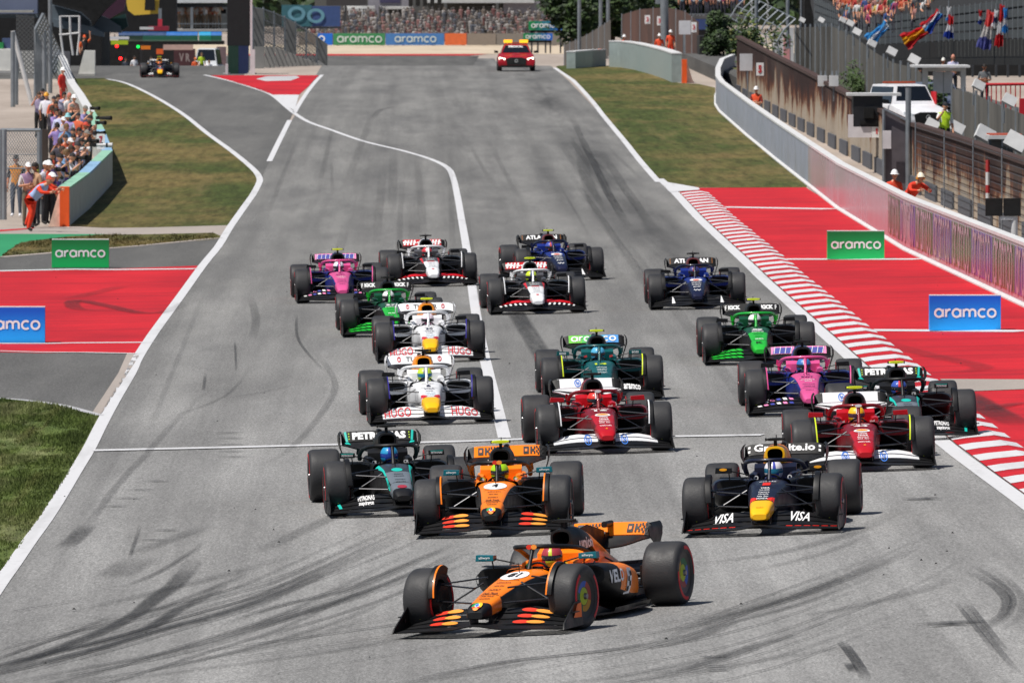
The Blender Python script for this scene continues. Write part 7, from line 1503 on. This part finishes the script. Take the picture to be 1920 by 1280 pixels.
# ------------------------------------------------------------------ vehicles
def road_car(loc, rz, label, cat, cols, dims, bonnet=.95, lights=None, bar=None, marks=None, suv=False):
    L_, W, Hh = dims; rt = T('parked_car' if suv else 'medical_car', label, cat, loc, None, rz); PT, GL, TY = cols, mat('car_glass',(18,22,28),.08,coat=.5,var=0), TYRE
    hw = W/2; y0, y1 = -L_/2, L_/2
    prof = [(y0,.30,.55),(y0+.06,.26,.68),(y0+.35,.22,bonnet*.86),(y0+1.25,.2,bonnet),(y0+1.4,.2,bonnet+.02),(y1-.7,.2,bonnet+.04),(y1-.1,.24,bonnet),(y1,.3,bonnet-.12)]
    m = MB(); m.loft([[(s*hw*k,y,z) for s,k,z in ((-1,.90,zb),(-1,1,zb+.12),(-1,1,(zb+zt)/2+.1),(-1,.94,zt-.05),(-1,.8,zt),(1,.8,zt),(1,.94,zt-.05),(1,1,(zb+zt)/2+.1),(1,1,zb+.12),(1,.90,zb))] for y,zb,zt in prof]); body = m.build('body', PT, rt, ang=30)
    ry0, ry1 = y0+(1.55 if not suv else 1.3), y1-(.9 if not suv else .25); ry2 = y0+(2.2 if not suv else 1.75); ry3 = y1-(1.9 if not suv else .45); zb = bonnet-.02
    m = MB(); m.loft([[(-hw*a,y,zb),(-hw*b,y,z),(hw*b,y,z),(hw*a,y,zb)] for y,z,a,b in ((ry0,zb+.03,.84,.82),(ry2,Hh-.04,.84,.62),((ry2+ry3)/2,Hh,.84,.62),(ry3,Hh-.03,.84,.62),(ry1,zb+.05,.82,.8))]); m.build('cabin', PT, rt, ang=30)
    m = MB(); e = .012; m.prism([(-hw*.76,ry0+.08-e,zb+.08),(hw*.76,ry0+.08-e,zb+.08),(hw*.57,ry2-.06-e,Hh-.09),(-hw*.57,ry2-.06-e,Hh-.09)],(0,-.02,.012)); m.build('windscreen', GL, rt, smooth=False)
    for s in (-1,1):
        m = MB(); m.prism([(s*hw*.84,ry0+.35,zb+.06),(s*hw*.83,ry1-.35,zb+.06),(s*hw*.655,ry3-.1,Hh-.1),(s*hw*.655,ry2+.1,Hh-.1)],(s*.018,0,0)); m.build('side_window', GL, rt, smooth=False)
        m = MB(); m.loft([[(s*(hw-.03),ry0+.25,bonnet+.04),(s*(hw-.03),ry0+.33,bonnet+.16),(s*(hw-.03),ry0+.25,bonnet+.16)],[(s*(hw+.18),ry0+.22,bonnet+.05),(s*(hw+.18),ry0+.32,bonnet+.19),(s*(hw+.18),ry0+.22,bonnet+.19)]]); m.build('mirror', BLACK, rt)
        m = MB(); m.prism([(s*hw*.62,y0-.004+.05,.60),(s*hw*.95,y0+.10,.64),(s*hw*.93,y0+.16,.76),(s*hw*.58,y0+.06,.68)],(0,-.03,0)); m.build('headlight', mat('headlight_lit',(255,244,220),.2,var=0,emit=(3.0 if lights else None)) if lights else mat('headlight',(190,196,200),.15,var=0), rt, smooth=False)
        for y in (y0+.85, y1-.9):
            n = 24; m = MB(); m.loft([[(x, r*math.cos(2*math.pi*k/n), r*math.sin(2*math.pi*k/n)) for k in range(n)] for x, r in ((-.13,.22),(-.13,.31),(-.09,.345),(.09,.345),(.13,.31),(.13,.22))]); wh = m.build('wheel', TY, rt, (s*(hw-.10),y,.345))
            m = MB(); m.loft([[(x, r*math.cos(2*math.pi*k/n), r*math.sin(2*math.pi*k/n)) for k in range(n)] for x, r in ((-.10,.22),(.10,.22),(.12,.05))]); m.build('rim', mat('alloy',(90,92,96),.35,metal=.7), wh)
    m = MB(); m.prism([(-hw*.50,y0-.01,.34),(hw*.50,y0-.01,.34),(hw*.56,y0+.02,.66),(hw*.3,y0+.04,.74),(-hw*.3,y0+.04,.74),(-hw*.56,y0+.02,.66)],(0,-.03,0)); m.build('grille', BLACK, rt, smooth=False)
    m = MB(); disc(m, lambda x,z: (x,y0-.05,z), (0,.56), .09, .09, 0, 14, .7); m.build('emblem', CAPW, rt, smooth=False)
    m = MB(); m.box((0,y0+.02,.26),(W*.86,.12,.12)); m.build('splitter', BLACK, rt, smooth=False)
    if bar:
        m = MB(); m.box((0,(ry2+ry3)/2,Hh+.05),(W*.62,.28,.06)); b_ = m.build('light_bar', mat('bar_orange',(180,70,30),.4), rt, smooth=False)
        if bar == 2:
            for s in (-1,1): m = MB(); m.loft([[(s*(.42+dx)+.22*math.cos(a)*0,(ry2+ry3)/2-.16,Hh+.05),(s*(.42+dx),(ry2+ry3)/2-.16,Hh+.22),(s*(.42+dx),(ry2+ry3)/2+.1,Hh+.22),(s*(.42+dx),(ry2+ry3)/2+.1,Hh+.05)] for dx, a in ((-.22,0),(.24,0))]); m.build('beacon', mat('beacon_lit',(255,176,40),.3,var=.3,scale=8,emit=1.4), rt)
    if marks: marks(rt, y0, ry0, ry2, hw, zb, Hh)
    return rt
def medm(rt, y0, ry0, ry2, hw, zb, Hh):
    m = MB(); decal(m, lambda x,z: (x, ry0+.06+(ry2-ry0)*((z-zb)/(Hh-zb))-.06, z+.02), 'MEDICAL', (0,Hh-.16), .10, .8, 0, .03); m.build('lettering', WTXT, rt, smooth=False, recalc=False)
    m = MB(); decal(m, lambda x,y: (x, y, .92+.03), 'aramco', (0,y0+.95), .3, .45, 0, .02); m.build('lettering', WTXT, rt, smooth=False, recalc=False)
p = G(968,134.5); road_car((p.x,p.y+2.2,zgrid(p.x,p.y+2.2)+.02), 0, 'red estate car with orange roof beacons and lit headlights on the crest', 'car', paint(160,12,30), (4.6,2.0,1.46), .92, True, 2, medm)
p = at(1704,235,378); road_car((p.x,p.y+2.5,terr(13,p.y)+.72), R(18), 'white service car with red stripe and orange roof bar behind the rusty wall', 'car', paint(226,226,230), (4.5,1.85,1.72), 1.0, None, 1, lambda rt,y0,a,b,hw,zb,Hh: MB().box((hw*.86,a+.2,zb+.25),(.04,.5,.45)).build('red_stripe', prt(200,40,50), rt, smooth=False), suv=True)
p = at(1745,215,395); road_car((p.x+.3,p.y+2.5,terr(13,p.y)+.72), R(10), 'dark blue-grey car parked beside the white service car', 'car', paint(96,104,124), (4.4,1.85,1.5), .95, None, None, None, suv=True)
p = at(388,134,757); road_car((p.x,p.y+2.2,terr(p.x,p.y)), R(-6), 'white van standing in the pit exit tunnel', 'van', paint(226,228,230), (4.8,1.95,2.25), 1.05, None, None, None, suv=True)
# small white buggy roof behind the rusty wall at right
bld('service_cart', 'white cart with orange roof line behind the rusty wall at right', 'cart', [('body',mat('cart_grey',(96,98,100),.6),(1858,1900,262,300,300,1.6)),('roof',CAPW,(1854,1918,254,261,299,2.0)),('roof_stripe',mat('bar_orange',(180,70,30),.4),(1856,1916,251.5,253.8,299.2,1.8)),('post',METAL,(1878,1881,261.3,275,299.1,.08))])
# ------------------------------------------------------------------ people at the trackside
ORG_ = (226,60,28); PUR = (110,84,160); LAV = (186,186,214); GRY = (90,92,98); DRK = (38,38,44); TEALC = (40,84,96)
def stand_at(u, v, h=1.75): p = G(u, v, h-.0); return (p.x, p.y, zgrid(p.x,p.y)+.005)
def wallx(y):
    for a, b in zip(lw, lw[1:]):
        if min(a.y,b.y) <= y <= max(a.y,b.y): return a.x+(b.x-a.x)*(y-a.y)/(b.y-a.y)
    return lw[0].x if y < lw[0].y else lw[-1].x
PHO = [  # u, v of the head top, pose, facing, label, torso, kwargs
 (30,292,'stand',10,'man in an orange bib and jeans beside the chain-link gate',(214,140,50),dict(sleeve=(60,60,66),leg=(84,92,106),shoe=(220,220,224),hatc=0,skin=1)),
 (53,306,'folded',-15,'man in white cap and lilac bib beside the man in orange bib',(150,120,150),dict(sleeve=(210,206,206),leg=(110,100,84),hat='cap',hatc=(238,238,238),skin=1)),
 (66,306,'stand',60,'person in tan shirt half hidden by the gate post',(176,140,110),dict(leg=(30,32,40),hatc=0,skin=2)),
 (98,327,'lean',-64,'marshal in orange overalls and white helmet leaning on the orange wall end',ORG_,dict(sleeve=ORG_,fore=ORG_,leg=ORG_,hat='hardhat',hatc=(240,240,240))),
 (92,332,'lean',-50,'second marshal in orange overalls behind the leaning one',(150,176,216),dict(sleeve=ORG_,fore=ORG_,leg=ORG_,hat='cap',hatc=(200,80,60))),
 (97,303,'stand',-30,'marshal in orange with white helmet standing behind the leaning marshals',(220,70,40),dict(sleeve=(90,70,140),hat='hardhat',hatc=(240,240,240),leg=DRK)),
 (121,313,'sit',-60,'photographer in white cap with purple bib at the near end of the wall',PUR,dict(hat='cap',hatc=(235,235,235),leg=DRK,skin=1)),
 (135,323,'sit',-60,'dark-haired photographer in purple bib bending over the wall',PUR,dict(hatc=0,leg=DRK,skin=1)),
 (135,290,'camera',-50,'photographer in black cap with lilac bib behind the bending one',LAV,dict(hat='cap',hatc=(20,20,22),sleeve=PUR,leg=DRK)),
 (99,285,'stand',10,'black-haired man with sunglasses near the gate cabinet',(60,52,60),dict(hatc=0,skin=1,leg=DRK)),
 (112,289,'folded',-20,'dark-haired man next to the black-haired man with sunglasses',(56,60,60),dict(hatc=0,leg=DRK)),
 (117,275,'camera',-60,'photographer with headset aiming to the right over the wall',(120,110,150),dict(hatc=1,leg=DRK)),
 (169,288,'camera_lean',-75,'photographer in white shirt leaning far over the blue padded wall',(214,214,226),dict(hat='cap',hatc=(40,38,40),leg=DRK)),
 (164,268,'camera',-70,'photographer with a huge white lens',(190,186,206),dict(hat='cap',hatc=(50,48,50),leg=DRK)),
 (188,267,'camera',-60,'photographer in black behind the small white sign',(46,42,44),dict(hat='cap',hatc=(30,28,30),leg=DRK,skin=1)),
 (152,260,'camera',-50,'black-haired photographer in lilac bib by the white-lens man',(180,176,204),dict(hatc=0,leg=DRK)),
 (138,252,'folded',-15,'woman in red top and dark glasses among the photographers',(206,60,60),dict(sleeve=(224,190,180),hatc=0,leg=DRK)),
 (163,245,'camera',-55,'photographer in grey cap and dark green shirt',(52,60,54),dict(hat='cap',hatc=(130,126,120),leg=DRK)),
 (148,240,'camera',-40,'photographer with black hair bent behind the grey-capped one',(60,50,90),dict(hatc=0,leg=DRK)),
 (137,241,'stand',160,'man seen from behind with dark cap by the red-shirted woman',(150,140,150),dict(hat='cap',hatc=(40,36,36),leg=DRK)),
 (127,213,'stand',185,'person in pale teal bucket hat and white bib with purple back panel',(170,150,205),dict(sleeve=(220,226,236),hat='bucket',hatc=(140,200,205),leg=(44,50,62),shin=False)),
 (166,226,'camera',-55,'photographer in brown-grey bib left of the long black lens',(96,84,100),dict(hatc=1,leg=DRK,skin=1)),
 (178,217,'camera',-70,'photographer in black cap with long black lens over the grass',(42,40,44),dict(hat='cap',hatc=(34,32,34),leg=DRK)),
 (160,199,'camera',-55,'photographer in grey cap and lilac bib',(150,140,190),dict(hat='cap',hatc=(124,120,112),leg=DRK)),
 (135,196,'camera',-60,'photographer in teal shirt and grey cap',TEALC,dict(hat='cap',hatc=(110,106,100),leg=DRK)),
 (139,179,'folded',-40,'marshal in white helmet behind the teal-shirted photographer',(224,160,140),dict(hat='hardhat',hatc=(242,242,242),leg=ORG_)),
 (130,175,'stand',-50,'bald man in white shirt',(232,228,228),dict(hatc=(196,120,104),leg=DRK)),
 (120,173,'camera',-40,'dark-haired person in lilac bib left of the bald man',(184,186,216),dict(hatc=0,leg=DRK)),
 (109,178,'phone',-20,'man with dark hair looking left beside the fence posts',(200,196,216),dict(hatc=0,leg=DRK)),
 (105,190,'folded',-20,'man in red and white racing shirt',(206,64,54),dict(hatc=0,leg=DRK,skin=1)),
 (87,175,'stand',200,'cameraman in yellow helmet with bright blue bag on the back',(214,212,222),dict(sleeve=(235,235,235),hat='hardhat',hatc=(226,160,40),leg=(24,24,26))),
 (80,167,'stand',10,'person in black cap behind the yellow helmet',(70,66,74),dict(hat='cap',hatc=(28,28,30),leg=DRK)),
 (73,173,'phone',0,'man holding a phone up at the left end of the group',(150,140,170),dict(hatc=1,leg=(24,24,26))),
 (113,208,'stand',190,'person in lilac shirt and dark shorts seen from behind',(190,194,226),dict(hatc=1,leg=(40,42,50),shin=False)),
 (118,128,'stand',-60,'marshal in red with white helmet at the far end of the photographers wall',(212,54,44),dict(sleeve=(212,54,44),fore=(212,54,44),leg=(200,60,50),hat='hardhat',hatc=(242,242,242))),
]
for u, v, pose, rz, lab, tc, kw in PHO:
    hh = 1.50 if pose == 'lean' else 1.32 if pose == 'sit' else (1.70 if pose == 'camera_lean' else 1.77)
    rz = -rz; c = HEADM[pose].translation; p = Vector(stand_at(u, v, hh)); a = R(rz)
    p -= Vector((c.x*math.cos(a)-c.y*math.sin(a), c.x*math.sin(a)+c.y*math.cos(a), 0))
    lim = wallx(p.y)-.62; p.x = min(p.x, lim); p.z = zgrid(p.x, p.y)+.005
    person(p, a, pose, lab, tc, group='people along the photographers wall', **kw)
BIBS = [((150,130,190),'lilac'),((206,204,214),'white'),((70,66,76),'dark grey'),((210,96,60),'orange'),((110,150,190),'pale blue'),((52,56,64),'black')]
for k, (u, v) in enumerate(((104,205),(118,222),(96,200),(146,214),(124,234),(150,228),(108,232),(131,262),(145,275),(122,255),(156,282),(107,300),(126,300),(143,305),(113,262),(100,183))):
    tc, cn = BIBS[k % 6]; p = Vector(stand_at(u, v, 1.74)); p.x = min(p.x, wallx(p.y)-.7); p.z = zgrid(p.x,p.y)+.005
    person(p, R((50,30,70,160,20,60,200,40)[k % 8]), ('camera','folded','camera','stand','phone','camera_lean')[k % 6], 'onlooker in %s top within the packed photographers, %s' % (cn, ['second row left','second row middle','back row left','back row right','middle row','right of the bucket hat','left by the cabinet','behind the red-shirted woman','behind the white-lens man','left of the red-shirted woman','beside the leaning white shirt','by the near marshals','behind the seated photographers','behind the leaning white shirt','left edge of the middle row','under the fence posts'][k]), tc, leg=DRK, skin=k % 3, hat=('hair','cap')[k % 2], hatc=((0,(230,230,230),1,(40,40,46),2,(200,70,50))[k % 6]), group='people along the photographers wall')
# cameras held by photographers: body, lens hood
def held_camera(u, v, rz, lens, white, lab):
    p = G(u, v, 1.58); rt = T('camera', lab, 'camera', (min(p.x, wallx(p.y)-.62),p.y,zgrid(p.x,p.y)+1.56), 'held cameras', R(-rz)); m = MB(); m.box((0,-.42,0),(.15,.09,.12)); m.build('body', BLACK, rt, smooth=False)
    m = MB(); m.tube([(0,-.45,0),(0,-.6,0),(0,-.47-lens,0)], [.045,.05,.075], 12); m.build('lens', CAPW if white else BLACK, rt)
    if white: m = MB(); m.tube([(0,-.62-lens*.3,0),(0,-.68-lens*.3,0)], .072, 12); m.build('grip_ring', BLACK, rt)
for u, v, rz, ln, wh, lab in ((164,271,-82,.5,True,'huge white telephoto lens held among the photographers'),(178,220,-60,.5,False,'long black lens pointing over the grass'),(160,202,-50,.3,False,'camera of the grey-capped photographer in lilac'),(166,229,-50,.3,False,'camera left of the long black lens'),(188,270,-55,.3,False,'camera behind the small white sign'),(163,248,-50,.3,False,'camera of the grey-capped man in green'),(117,278,-70,.45,True,'white lens aimed right near the gate'),(121,316,-40,.25,False,'camera of the white-capped photographer'),(135,294,-50,.3,False,'camera of the black-capped photographer'),(152,263,-50,.25,False,'camera beside the huge white lens')): held_camera(u,v,rz,ln,wh,lab)
p = stand_at(87,175); rt = T('shoulder_bag', 'bright blue shoulder bag on the back of the cameraman', 'bag', (p[0]+.02,p[1]-.22,p[2]+.95), None); m = MB(); m.loft([ring(0,.34*k,.3,0,y,16,3) for y,k in ((-.1,.8),(-.06,1),(.06,1),(.1,.8))]); m.build('pouch', cl(90,160,225), rt); m = MB(); m.tube([(-.12,.02,.28),(-.05,.1,.55),(.12,.05,.28)], .015, 6); m.build('strap', cl(40,60,90), rt)
# marshals behind the right wall and beyond
def behind(u, vtop, X, h, pose, rz, lab, tc, **kw):
    g_ = Gx(u, X); person((g_.x,g_.y,at(u,vtop,g_.y).z-h), R(rz), pose, lab, tc, **kw)
behind(1418,163,14.3,1.78,'folded',-20,'marshal in orange with white helmet behind the far white wall',(224,80,40),sleeve=(150,50,40),leg=(90,40,40),hat='hardhat',hatc=(240,240,240))
behind(1676,318,13.3,1.80,'stand',20,'marshal in white helmet half hidden beside the grey gate post',(220,70,40),sleeve=(220,70,40),leg=ORG_,hat='hardhat',hatc=(236,236,236))
behind(1703,325,13.2,1.52,'lean',28,'marshal in orange with cream helmet and yellow ear defenders leaning on the wall',(222,58,30),sleeve=(222,58,30),fore=(222,58,30),leg=ORG_,hat='hardhat',hatc=(236,228,206),extra='ear')
behind(1771,192,16.5,1.78,'phone',15,'man in lime hi-vis vest on the service road',(190,226,40),sleeve=(226,228,226),leg=(24,26,30),hat='cap',hatc=(24,26,34))
for u, v, X, lab in ((1170,66,12.5,'white-helmeted marshal in orange behind the padded barrier, left'),(1236,64,14.5,'white-helmeted marshal in orange by the tall post, left side'),(1257,57,15.2,'white-helmeted marshal by the tall post, right side')):
    behind(u, v, X, 1.78, 'stand', 0, lab, (224,76,36), leg=ORG_, hat='hardhat', hatc=(240,240,240), group='marshals behind the padded barrier')
for u, v, lab, tc, sk in ((1715,106,'dark-clad person left of the shelter roof',(60,50,46),2),(1769,110,'person in white cap above the shelter roof',(120,80,70),1),(1787,104,'bald man in pale shirt above the shelter roof',(196,196,226),0),(1846,122,'person in grey shirt and cap under the stand',(96,100,104),2)):
    p = at(u,v,440); person((p.x,p.y,p.z-1.75), R(random.uniform(-20,20)), 'folded', lab, tc, skin=sk, hat='cap' if 'cap' in lab else 'hair', hatc=(226,226,220) if 'white cap' in lab else ((206,140,120) if 'bald' in lab else 0))
# pit crew near the tunnel
for u, v, tc, lab, kw in ((158,66,(40,38,40),'crewman with orange bib reaching up by the white wedge block',dict(sleeve=(230,100,40),hat='cap',hatc=(230,90,40),leg=(36,34,36))),(252,105,(226,226,230),'crew member in white shirt left of the waiting navy car',dict(leg=(110,120,50))),(283,106,(214,218,226),'crew member in white shirt right behind the waiting navy car',dict(leg=(60,64,90))),(366,108,(224,96,50),'marshal in orange left of the white van',dict(leg=(214,84,44),hat='cap',hatc=(230,120,60))),(378,99,(180,210,40),'marshal in yellow vest in front of the white van',dict(leg=(70,80,50))),(392,113,(222,222,228),'crew member in white bending by the white van',dict(leg=(160,170,200))),(196,104,(60,62,70),'mechanic in grey in the tunnel, left',dict(leg=DRK)),(236,108,(50,56,70),'mechanic in dark blue in the tunnel',dict(leg=(90,100,40)))):
    Y = 752 if u > 190 else 560; p = at(u,v,Y); person((p.x,p.y,p.z-1.78), R(random.uniform(-30,30)), 'wave' if u == 158 else random.choice(('stand','folded')), lab, tc, group='pit exit crew', hatc=kw.pop('hatc', random.randrange(3)), **kw)
# spectators
SC = [(168,44,46),(206,204,204),(54,76,130),(186,84,54),(150,60,96),(62,64,70),(120,150,160),(190,164,84),(160,112,106),(56,92,64)]
SN_ = ['red','white','blue','orange','pink','dark grey','pale blue','yellow','salmon','green']
for k in range(66):
    row = k % 3; f = random.random(); u = 1568+f*190; i = random.choice((0,0,1,1,1,2,3,4,5,5,6,7,8,9)); dy = (1.1,2.7,4.3)[row]; Y0, vt = par(u); p = at(u, vt, Y0); p = Vector((p.x*(Y0+dy)/Y0, Y0+dy, p.z-1.0+1.3*(dy-.6)/8.4))
    ps = random.choice(('sit','sit','folded','stand','wave')); ht = random.choice(('hair','hair','cap'))
    person((p.x,p.y,p.z), R(random.uniform(-25,25)), ps, '%s%s spectator in %s top, %s row, %s part of the parapet' % ({'sit':'seated','folded':'standing','stand':'upright','wave':'waving'}[ps], ' capped' if ht == 'cap' else '', SN_[i], ('front','middle','back')[row], ('far left','left','left middle','right middle','right','far right')[min(5,int(f*6))]), SC[i], group='spectators in the grandstand', leg=(60,60,70), skin=random.choice((0,0,1)), hat=ht, hatc=random.randrange(4))
o = down(at(1335,60,690)); rt = T('viewing_bank', 'raised viewing terrace with railing behind the dark tree', 'terrace', o)
for pn, mt, sl in (('deck',mat('deck_grey',(90,90,92),.85,var=.3),(1275,1400,30,36,690,12)),('blue_skirt',mat('skirt_blue',(50,70,120),.7),(1290,1345,36.5,56,690,.4)),('rail',METAL,(1275,1400,26,27.5,689.5,.1)),('support',METALD,(1280,1396,56.5,90,694,4))): m = MB(); slab(m, *sl); loc_of(m,o).build(pn, mt, rt, smooth=False)
for k in range(34):
    row = k % 3; u = random.uniform(1278,1392); i = random.choice((0,0,0,1,1,2,3,3,4,6,8)); Y = 692+row*3; p = at(u, 31-row*14, Y)
    ps = random.choice(('folded','stand','wave')); ht = random.choice(('hair','cap'))
    person((p.x,p.y,p.z), R(random.uniform(-25,25)), ps, '%s%s spectator in %s top, %s row, %s part of the terrace' % ({'folded':'standing','stand':'upright','wave':'waving'}[ps], ' capped' if ht == 'cap' else '', SN_[i], ('front','middle','back')[row], ('far left','left','middle','right','far right')[min(4,int((u-1278)/23))]), SC[i], group='spectators on the viewing terrace', leg=(60,60,70), skin=random.choice((0,0,1)), hat=ht, hatc=random.randrange(4))
# ------------------------------------------------------------------ grass blades on the verges
def inside(p, poly):
    c = False
    for i in range(len(poly)):
        a, b = poly[i-1], poly[i]
        if (a[1] > p[1]) != (b[1] > p[1]) and p[0] < (b[0]-a[0])*(p[1]-a[1])/(b[1]-a[1])+a[0]: c = not c
    return c
from mathutils import noise as mnoise
def blades(uv, n, h0, h1, wd, mt, lab):
    poly = [tuple(G(u,v)[:2]) for u,v in uv]; x0,x1 = min(p[0] for p in poly), max(p[0] for p in poly); y0,y1 = min(p[1] for p in poly), max(p[1] for p in poly); vs = []; fs = []; ms = []; tries = 0
    while len(fs) < n and tries < n*6:
        tries += 1; x, y = random.uniform(x0,x1), random.uniform(y0,y1)
        if not inside((x,y), poly): continue
        nz = mnoise.noise(Vector((x*1.1,y*.25,0)))+.5*mnoise.noise(Vector((x*3.1,y*.9,4)))
        if nz < -.28 and random.random() < .8: continue
        z = zgrid(x,y); hh = random.uniform(h0,h1)*(1+.9*max(-.6,nz)); a = random.uniform(0,6.3); dx, dy = math.cos(a)*wd, math.sin(a)*wd; b = len(vs)
        vs += [(x-dx,y-dy,z),(x+dx,y+dy,z),(x+random.uniform(-.5,.5)*hh,y+random.uniform(-.5,.5)*hh,z+hh)]; fs.append((b,b+1,b+2)); ms.append(0)
    me = bpy.data.meshes.new('grass_blades'); me.from_pydata(vs,[],fs)
    me.materials.append(MATS[mt])
    me.polygons.foreach_set('material_index', ms); tag(put('grass_blades', me), lab, 'grass', kind='stuff')
blades([(0,748),(60,753),(120,763),(184,782),(128,890),(98,935),(48,1010),(-12,1090)], 26000, .025, .065, .010, 'grass_green', 'short green grass beside the near left track edge')
blades([(38,456),(130,445),(206,441),(400,438),(409,448),(300,458),(120,473),(0,482)], 3000, .03, .07, .02, 'grass_dry', 'narrow strip of grass behind the left green block')
